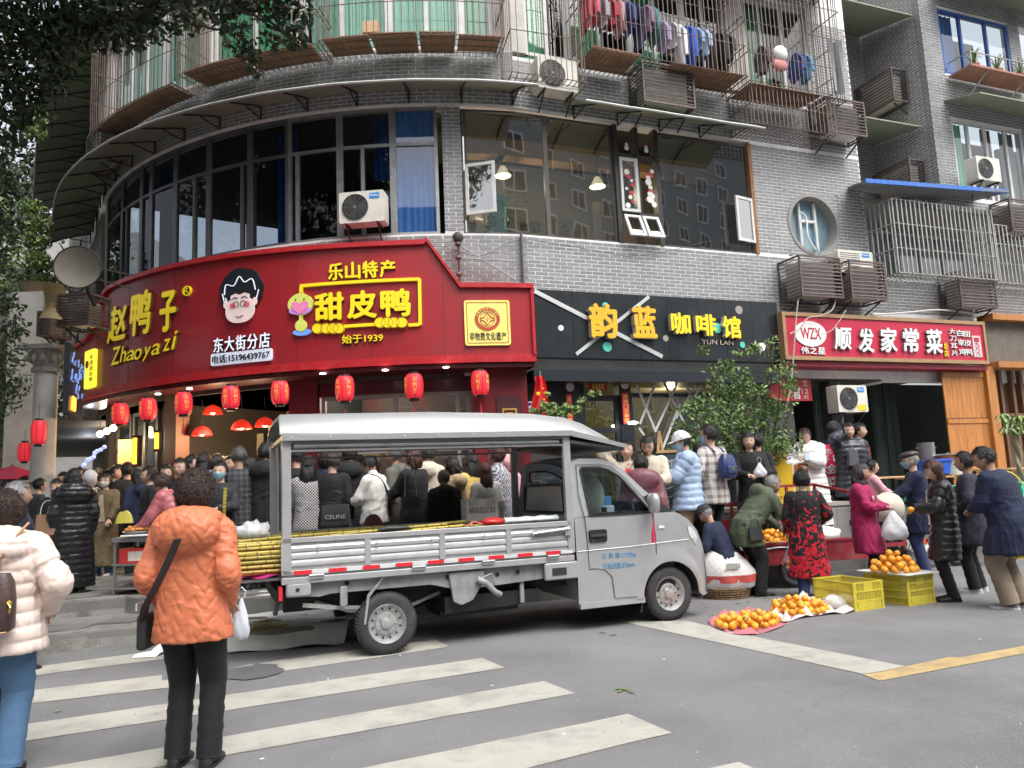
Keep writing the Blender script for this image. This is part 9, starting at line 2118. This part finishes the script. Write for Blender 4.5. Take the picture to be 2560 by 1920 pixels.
# ---- on the truck bed
slotcrate('plastic_basket','grey white slotted plastic basket standing on the cane near the cab','basket',tl(1.12,.95,1.13),TA-.12,.36,.3,.25,mat('grey white plastic',(.8,.78,.75),.5,dirt=.3),3,12)
t=thing('red_tin','round red sweet tin on the cane beside the basket','tin',tl(1.18,.26,1.13),TA); m=MB(); m.sph((0,0,.02),(.13,.09,.045),16,8); m.build('lid',mat('red tin',(.6,.03,.03),.35),t,smooth=1); m=MB(); m.tube([(-.28,0,-.01),(-.2,.02,.03),(-.12,-.02,.0),(-.05,.03,.02)],.01,6); m.build('ribbon',mat('red tin',(.6,.03,.03),.35),t)
m=MB(); R=[]
for k in range(8): v=k/7; R.append([( -.3+.6*v,.09*math.cos(a)*(1-.3*abs(2*v-1)),.035*math.sin(a)*(1+.2*math.sin(v*19))+.0) for a in [2*math.pi*j/14 for j in range(14)]])
m.loft(R); o=m.build('foam_wrap',mat('pale blue plastic',(.55,.62,.62),.4,bump=.4,bscale=20),smooth=1.2); o.location=tl(1.58,.22,1.15); o.rotation_euler.z=TA; tag(o,'pale blue white plastic bag bundle lying beside the headboard','bag')
m=MB(); m.tube([(0,0,0),(.1,0,.012),(.28,0,.01),(.34,.0,.0)],[.012,.03,.022,.01],8); o=m.build('folded_umbrella',M_black,smooth=1); o.location=tl(-.05,.1,1.14); o.rotation_euler.z=TA; tag(o,'small folded black umbrella lying on the cane','umbrella')
o=link('plastic_heap',me,None,tl(-1.15,.55,1.14),0); o.scale=(.55,.6,.8); tag(o,'crumpled white plastic bag on the cane ends by the tailgate','plastic bags')
# ---- kerb side sheet, straw, litter
M_sheet=mat('white plastic sheeting',(.82,.82,.8),.5,var=.08,bump=.5,bscale=10,dirt=.35,dcol=(.3,.29,.26),dscale=2)
P0=[(-2.95,7.86),(-2.15,8.02),(-1.7,8.3),(-1.8,9.6)]; m=MB()
def shz(x,y):
 fy=7.9+max(0,(x+2.9))*.22; s=min(1,max(0,(y-fy)/.12)); return .018+.165*s+.012*math.sin(x*9+y*5)+.008*math.sin(y*17-x*6)
m.grid(lambda u,v:(-3.35+1.5*u+.05*math.sin(v*6),7.70+.2*u+(2.0-.1*u)*v,shz(-3.35+1.5*u,7.72+.2*u+2.0*v)+(.16*(v>.8))),26,34); o=m.build('plastic_sheet',M_sheet,smooth=1.2); tag(o,'dirty white plastic sheet draped over the kerb behind the pickup','sheet')
m=MB(); hc0=atz(640,1578,.19)
for k in range(260):
 r=abs(random.gauss(0,.2)); a=random.uniform(0,6.28); c=Vector((hc0[0]+r*math.cos(a)*1.5+.1,hc0[1]+.12+r*math.sin(a)*.7,.20+max(0,.1-r*.3)*random.random())); b=random.uniform(-.5,.5); l=random.uniform(.06,.2); d=Vector((math.cos(b)*l,math.sin(b)*l,random.uniform(-.02,.05))); w=Vector((-d.y,d.x,0)).normalized()*.006
 m.add([c-d-w,c-d+w,c+d+w*.3,c+d-w*.3],[(0,1,2,3)])
o=m.build('cane_trimmings',mat('straw',(.6,.53,.2),.7,island=.4)); tag(o,'heap of yellow green cane trimmings on the plastic sheet','trimmings',kind='stuff')
plasticbag('white plastic bag with printed pattern hanging right of the orange jacket',aty(604,1495,5.9),.3,.06,mat('printed white bag',(.5,.52,.56),.5,var=.1),0,4)
m=MB(); c0=atz(372,1640); m.grid(lambda u,v:(c0[0]-.12+.24*u+.03*v,c0[1]-.1+.4*v,.01+.05*math.sin(u*3.1)*v+.02*math.sin(v*7)),6,8); o=m.build('plastic_scrap',M_sheet,smooth=1); tag(o,'scrap of white plastic on the crossing left of the orange jacket','litter')
for k,(x,y) in enumerate(((1545,1725),(1560,1729),(1535,1727),(1570,1730),(1495,1583),(1520,1590),(1820,1500),(1850,1498),(1880,1494),(1905,1497),(1930,1492),(1950,1488),(1870,1508),(1835,1510),(1960,1496),(1910,1505),(1930,1503),(1968,1490),(155,1778),(1795,1541))):
 p=atz(x,y); o=link('fallen_leaf',LFm,None,(p[0],p[1],.006)); s=random.uniform(.9,1.6); o.scale=(s,s,s); o.rotation_euler.z=random.uniform(0,6.28); tag(o,'green leaf fallen on the road surface','leaf','fallen leaves on the road')
q5=MB(); q5.box(-.012,.012,-.006,.006,0,.004); lm=q5.mesh('litter_scrap',M_white)
for x,y in ((415,1774),(497,1779),(655,1935-30),(820,1700),(1000,1640),(1660,1650),(2450,1600),(1230,1716),(1410,1838)):
 p=atz(x,min(y,1900)); o=link('litter_scrap',lm,None,(p[0],p[1],.005),random.random()*3); tag(o,'tiny white paper scrap on the asphalt','litter','paper scraps on the road')
m=MB()
for k in range(2600):
 x=random.uniform(-8,9); y=random.uniform(2.5,9.5); s=random.uniform(.004,.010); z=.005
 if y>8.0+(x+1.9)*.39*(x>-2) : continue
 a=random.random()*3; m.add([(x-s*math.cos(a),y-s*math.sin(a),z),(x+s*math.sin(a),y-s*math.cos(a),z),(x+s*math.cos(a),y+s*math.sin(a),z+s*.6)],[(0,1,2)])
o=m.build('road_grit',mat('pale grit',(.25,.245,.235),.8,island=.5)); o['kind']='stuff'; o['label']='scattered pale grit and crumbs on the asphalt'
# ---- steel snack cart on the left
CA=-5.25; t=thing('steel_cart','stainless steel snack cart with shelves at the left, behind the orange coat','cart',(CA,10.1,.345),-.03)
M_st=mat('stainless steel',(.4,.4,.4),.3,metal=.8,var=.1,dirt=.2)
m=MB(); m.box(0,1.25,-.05,.6,.66,.72); m.build('top',M_st,t,bevel=.006)
for z in (.36,.06): m=MB(); m.box(0,1.25,-.03,.58,z,z+.025); m.build('shelf',M_st,t)
for x in (.02,1.2):
 for y in (-.02,.55): m=MB(); m.box(x,x+.03,y,y+.03,0,.66); m.build('leg',M_st,t)
def cart_pt(x,y,z): return (CA+x,10.1+y-.03*x,.345+z)
t=thing('metal_bowl','metal bowl heaped with orange fried snacks on the cart','bowl',cart_pt(.25,.15,.72)); m=MB(); m.loft([[(r*math.cos(a),r*math.sin(a),z) for a in [2*math.pi*j/24 for j in range(24)]] for r,z in ((.1,0),(.15,.04),(.19,.07),(.185,.072))]); m.build('bowl',M_st,t,smooth=1); m=MB()
for k in range(60): a=random.uniform(0,6.28); r=.15*math.sqrt(random.random()); m.sph((r*math.cos(a),r*math.sin(a),.09+.12*(1-r/.15)*random.random()),(.03,.022,.018),6,5)
m.build('fried_food',mat('fried orange food',(.55,.22,.05),.6,island=.3),t)['kind']='stuff'
t=thing('metal_bowl','second wide metal bowl to the right on the cart','bowl',cart_pt(.62,.2,.72)); m=MB(); m.loft([[(r*math.cos(a),r*math.sin(a),z) for a in [2*math.pi*j/24 for j in range(24)]] for r,z in ((.1,0),(.15,.05),(.19,.08),(.185,.082))]); m.build('bowl',M_st,t,smooth=1)
m=MB(); m.box(-.2,.2,-.1,.1,0,.02); o=m.build('white_tray',M_white,bevel=.005); o.location=cart_pt(.35,-.02,.73); tag(o,'flat white tray at the front of the cart top','tray')
t=thing('red_carton','red carton with printed oranges on the middle shelf of the cart','box',cart_pt(.08,.0,.385)); m=MB(); m.box(0,.55,0,.35,0,.19); m.build('carton',mat('red carton',(.5,.03,.03),.5),t,bevel=.006); m=MB(); m.box(.12,.5,-.004,0,.03,.15); m.build('printed_label',mat('carton print',(.6,.5,.45),.6,var=.25,scale=12),t)
m=MB(); disc(m,.42,.1,.035,-.006,.003,lambda x,z,y:(x,y,z),14); disc(m,.38,.08,.028,-.008,.003,lambda x,z,y:(x,y,z),14); m.build('printed_orange',mat('print orange',(.8,.35,.05),.5),t)
slotcrate('white_basket','small white slotted basket with red paper on the lowest cart shelf','basket',cart_pt(.32,.0,.09),0,.3,.25,.2,M_wframe,3,12)
# ---- boards, banner, easel
t=thing('yellow_display_stand','tall yellow display stand with small printed lines beside the shrub','display stand',(aty(1960,1247,12.1)[0],12.1,1.04),.1); m=MB(); m.box(-.17,.17,-.02,.02,0,.62); m.box(-.22,.08,-.02,.02,.62,.78); m.box(-.2,.2,-.06,.06,-.01,.02); m.build('board',mat('display yellow',(.65,.43,.02),.5),t)
for z,x1 in ((.7,-.02),(.68,-.05),(.35,-.04),(.12,-.02),(.09,.04)): m=MB(); m.box(-.12,x1,-.0235,-.021,z,z+.012); m.build('print_line',mat('faded brown print',(.2,.14,.02),.7,var=.5,scale=90),t)
t=thing('food_photo_board','small board of food photographs behind the yellow stand','menu board',tuple(aty(2005,1200,12.35)),.1); m=MB(); m.box(-.14,.14,0,.02,-.28,.28); m.build('board',M_white,t);
for z,c in ((.14,(.45,.15,.06)),(-.14,(.3,.25,.06))): m=MB(); m.box(-.12,.12,-.004,0,z-.11,z+.11); m.build('photo_print',mat('food print%f'%z,c,.5,var=.5,scale=14),t)
b_=aty(2072,1225,13.0); t=thing('pink_red_banner','crimson roll-up banner with large white characters between the two puffer coats','banner',tuple(b_),.1); m=MB(); m.box(-.22,.22,-.01,.01,0,.76); m.build('fabric',mat('crimson banner',(.55,.01,.08),.6),t)
for ch,x0,x1,z0,z1 in (('小吃',-.16,.1,.6,.69),('¥1',-.12,.16,.47,.58),('烩',-.1,.18,.26,.43),('菜',-.1,.18,.05,.22)): letters('character',ch,M_white,x0,x1,z0,z1,-.015,.004,lambda x,z,y:(x,y,z),t,.02)
p=aty(1663,1290,11.0); t=thing('chalkboard_easel','chalkboard on a wooden easel behind the pickup cab','chalkboard',(p[0],p[1],.45),-.1)
m=MB();
for a,b in (((-.25,0,.45),(-.25,0,1.45)),((.25,0,.45),(.25,0,1.45)),((-.25,0,1.45),(.25,0,1.45)),((-.25,0,.45),(.25,0,.45))): m.bar(a,b,.04)
m.bar((-.2,.0,0),(0,.05,1.75),.035); m.bar((.2,.0,0),(0,.05,1.75),.035); m.bar((0,.5,0),(0,.05,1.7),.035); m.build('wood_frame',M_woodlight,t); m=MB(); m.box(-.23,.23,-.005,.01,.47,1.43); m.build('slate',mat('slate board',(.045,.055,.07),.8,var=.3,scale=6),t)
letters('lettering','咖啡馆',M_wframe,-.15,.18,1.22,1.34,-.01,.003,lambda x,z,y:(x,y,z),t);
for i in range(4): m=MB(); stroke(m,[(-.17+.05*k,.70+.12*i+.02*math.sin(k*2+i)) for k in range(7)],.008,-.009,.003,lambda x,z,y:(x,y,z)); m.build('chalk_line',M_wframe,t)
# ---- eating place at the right
def table(label,px,py,D,w,d,rz):
 p=aty(px,py,D); t=thing('dining_table',label,'table',(p[0],p[1],.5),rz,'small wooden tables of the restaurant'); h=p[2]-.5; m=MB(); m.box(-w/2,w/2,-d/2,d/2,h-.03,h); m.build('table_top',M_woodlight,t,bevel=.006)
 for x in (-w/2+.05,w/2-.09):
  for y in (-d/2+.05,d/2-.09): m=MB(); m.box(x,x+.04,y,y+.04,0,h-.03); m.build('leg',M_iron,t)
 return p
pa=table('wooden table beside the girl in pink',2210,1192,12.6,.9,.5,TD); pb=table('wooden table bearing the pots and tubs',2350,1190,13.2,1.5,.55,TD); pcx=table('wooden table at the far right edge under the potted tree',2520,1170,12.4,1.2,.5,TD)
def pot(label,px,py,D,r,h,mt,lid=True,nm='stock_pot'):
 p=aty(px,py,D); t=thing(nm,label,'pot',tuple(p)); m=MB(); m.cyl((0,0,0),(0,0,h),r,r,24); m.build('body',mt,t,smooth=.6)
 if lid: m=MB(); m.cyl((0,0,h),(0,0,h+.02),r*1.05,r*.9,24); m.cyl((0,0,h+.02),(0,0,h+.05),.02,.02,8); m.build('lid',M_st,t,smooth=.6)
 m=MB();
 for sx in (-1,1): m.tube([(sx*r,-.04,h*.7),(sx*(r+.04),0,h*.7),(sx*r,.04,h*.7)],.007,6)
 m.build('handle',M_st,t)
pot('tall steel stockpot behind the leather cap',2318,1150,13.4,.14,.3,M_st,False); pot('wide copper coloured pan with steel lid',2372,1158,13.3,.24,.14,mat('copper pan',(.35,.14,.07),.35,metal=.5)); pot('white enamel tub at the right of the blue crate',2382,1186,13.1,.17,.22,mat('enamel white',(.55,.57,.55),.4),False,'white_tub')
t=thing('blue_tub','blue rectangular plastic tub on the pot table','tub',tuple(aty(2335,1186,13.0)),TD); m=MB(); m.hexa([(-.2,-.14,0),(.2,-.14,0),(.2,.14,0),(-.2,.14,0),(-.24,-.17,.24),(.24,-.17,.24),(.24,.17,.24),(-.24,.17,.24)]); m.build('tub',mat('blue plastic',(.02,.12,.6),.4),t,bevel=.01); m=MB(); m.box(-.26,.26,-.19,-.16,.22,.25); m.build('rim',mat('blue plastic',(.02,.12,.6),.4),t)
M_gs=mat('green stool plastic',(.06,.5,.32),.45)
def stool(label,x,y,z,rz=0,s=1.):
 t=thing('plastic_stool',label,'stool',(x,y,z),rz,'sea green plastic stools of the restaurant'); m=MB(); m.box(-.15,.15,-.15,.15,.42,.45); m.build('seat',M_gs,t,bevel=.01)
 for sx in (-1,1):
  for sy in (-1,1): m=MB(); m.hexa([(sx*.17-.02,sy*.17-.02,0),(sx*.17+.02,sy*.17-.02,0),(sx*.17+.02,sy*.17+.02,0),(sx*.17-.02,sy*.17+.02,0),(sx*.12-.02,sy*.12-.02,.42),(sx*.12+.02,sy*.12-.02,.42),(sx*.12+.02,sy*.12+.02,.42),(sx*.12-.02,sy*.12+.02,.42)]); m.build('leg',M_gs,t)
 m=MB(); m.box(-.15,.15,-.16,-.14,.3,.36); m.box(-.15,.15,.14,.16,.3,.36); m.box(-.16,-.14,-.15,.15,.3,.36); m.box(.14,.16,-.15,.15,.3,.36); m.build('brace',M_gs,t); return t
pg=PG['t'].location; stool('green stool under the girl in pink',pg[0]+.02,pg[1],.5,.3)
for px,py,D,l in ((2392,1213,12.2,'green stool showing between the long haired woman and the black jacket'),(2545,1205,11.6,'green stool at the far right edge'),(2262,1235,12.0,'green stool behind the reaching arm')):
 p=aty(px,py,D); stool(l,p[0],p[1],p[2]-.45,.4)
m=MB(); m.cyl((0,0,0),(0,0,.33),.16,.17,14); o=m.build('low_stool',mat('dark wood stool',(.1,.06,.04),.7)); om=OM['t'].location; o.location=(om[0]-.05,om[1]+.12,0); tag(o,'low round stool under the old man in the black cap','stool')
# ---- parked scooter, half hidden
p=atz(2400,1428); SC=thing('electric_scooter','white and red electric scooter parked behind the orange seller','scooter',(p[0]-.2,p[1]+.5,0),.25)
for x in (-.62,.55):
 m=MB(); m.tube([(.2*math.cos(a),0,.2*math.sin(a)) for a in [2*math.pi*j/26 for j in range(27)]],.045,8); w=m.build('wheel',M_tyre,SC,smooth=1); w.location=(x,0,.245); m=MB(); m.cyl((0,-.03,0),(0,.03,0),.12,.12,18); m.build('hub',M_alu,w)
m=MB(); m.poly([(-.55,.3),(-.35,.25),(.1,.22),(.3,.25),(.36,.55),(.3,.62),(.12,.34),(-.1,.34),(-.2,.55),(-.6,.6),(-.8,.5)],-.13,.13); m.build('body',mat('scooter white',(.5,.5,.48),.35),SC,bevel=.03); m=MB(); m.box(-.68,-.1,-.12,.12,.6,.7); m.build('saddle',M_black,SC,bevel=.04); m=MB(); m.bar((.55,0,.25),(.38,0,.95),.05); m.bar((.38,-.28,.98),(.38,.28,.98),.03); m.build('steering',M_black,SC)
m=MB(); m.box(-.82,-.78,-.1,.1,.45,.52); m.box(-.3,-.1,-.14,-.13,.38,.46); m.build('red_reflector',mat('orange red reflector',(.6,.08,.03),.3),SC)
p=atz(2240,1400); SC2=thing('electric_scooter','maroon electric scooter with round red lamp behind the magenta coat','scooter',(p[0]+.25,p[1]+.3,0),1.2)
for x in (-.6,.55):
 m=MB(); m.tube([(.2*math.cos(a),0,.2*math.sin(a)) for a in [2*math.pi*j/26 for j in range(27)]],.045,8); w=m.build('wheel',M_tyre,SC2,smooth=1); w.location=(x,0,.245)
m=MB(); m.poly([(-.55,.3),(.1,.22),(.3,.25),(.36,.6),(.3,.62),(.12,.34),(-.1,.34),(-.2,.6),(-.75,.55)],-.13,.13); m.build('body',mat('scooter maroon',(.14,.02,.03),.35),SC2,bevel=.03); m=MB(); m.bar((.55,0,.25),(.38,0,.95),.05); m.bar((.38,-.28,.98),(.38,.28,.98),.03); m.build('steering',M_black,SC2); m=MB(); m.sph((-.78,0,.62),.05,10,8); m.sph((-.75,0,.42),.04,10,8); m.build('red_lamp',mat('lamp red',(.5,.02,.06),.2),SC2,smooth=1)
m=MB(); m.sph((0,0,0),(.24,.17,.13),20,12); me2=m.mesh('cream_bundle',mat('cream cloth bundle',(.5,.46,.38),.8,bump=.4,bscale=15),1.4)
for v in me2.vertices: v.co*=1+.1*math.sin(v.co.x*25+v.co.y*18)
p=aty(2215,1270,11.0); o=link('cloth_bundle',me2,None,tuple(p)); o.scale=(1.1,1,1.6); tag(o,'cream cloth bundle strapped on the maroon scooter','bundle')
# red umbrella canopies far left, small
for x,y,D,l,c in ((30,1180,15.,'dark red umbrella at the left edge over the crowd',(.35,.01,.05)),(72,1178,16,'smaller red umbrella deeper in the side street',(.5,.02,.02))):
 p=aty(x,y,D); t=thing('red_umbrella',l,'umbrella',tuple(p)); m=MB(); m.loft([[(r*math.cos(a),r*math.sin(a),z) for a in [2*math.pi*j/8 for j in range(8)]] for r,z in ((.5,-.15),(.3,.02),(.02,.12))],cap=False); m.build('canopy',mat('umbrella '+str(c),c,.6),t); m=MB(); m.cyl((0,0,-.8),(0,0,.15),.012,n=6); m.build('shaft',M_iron,t)
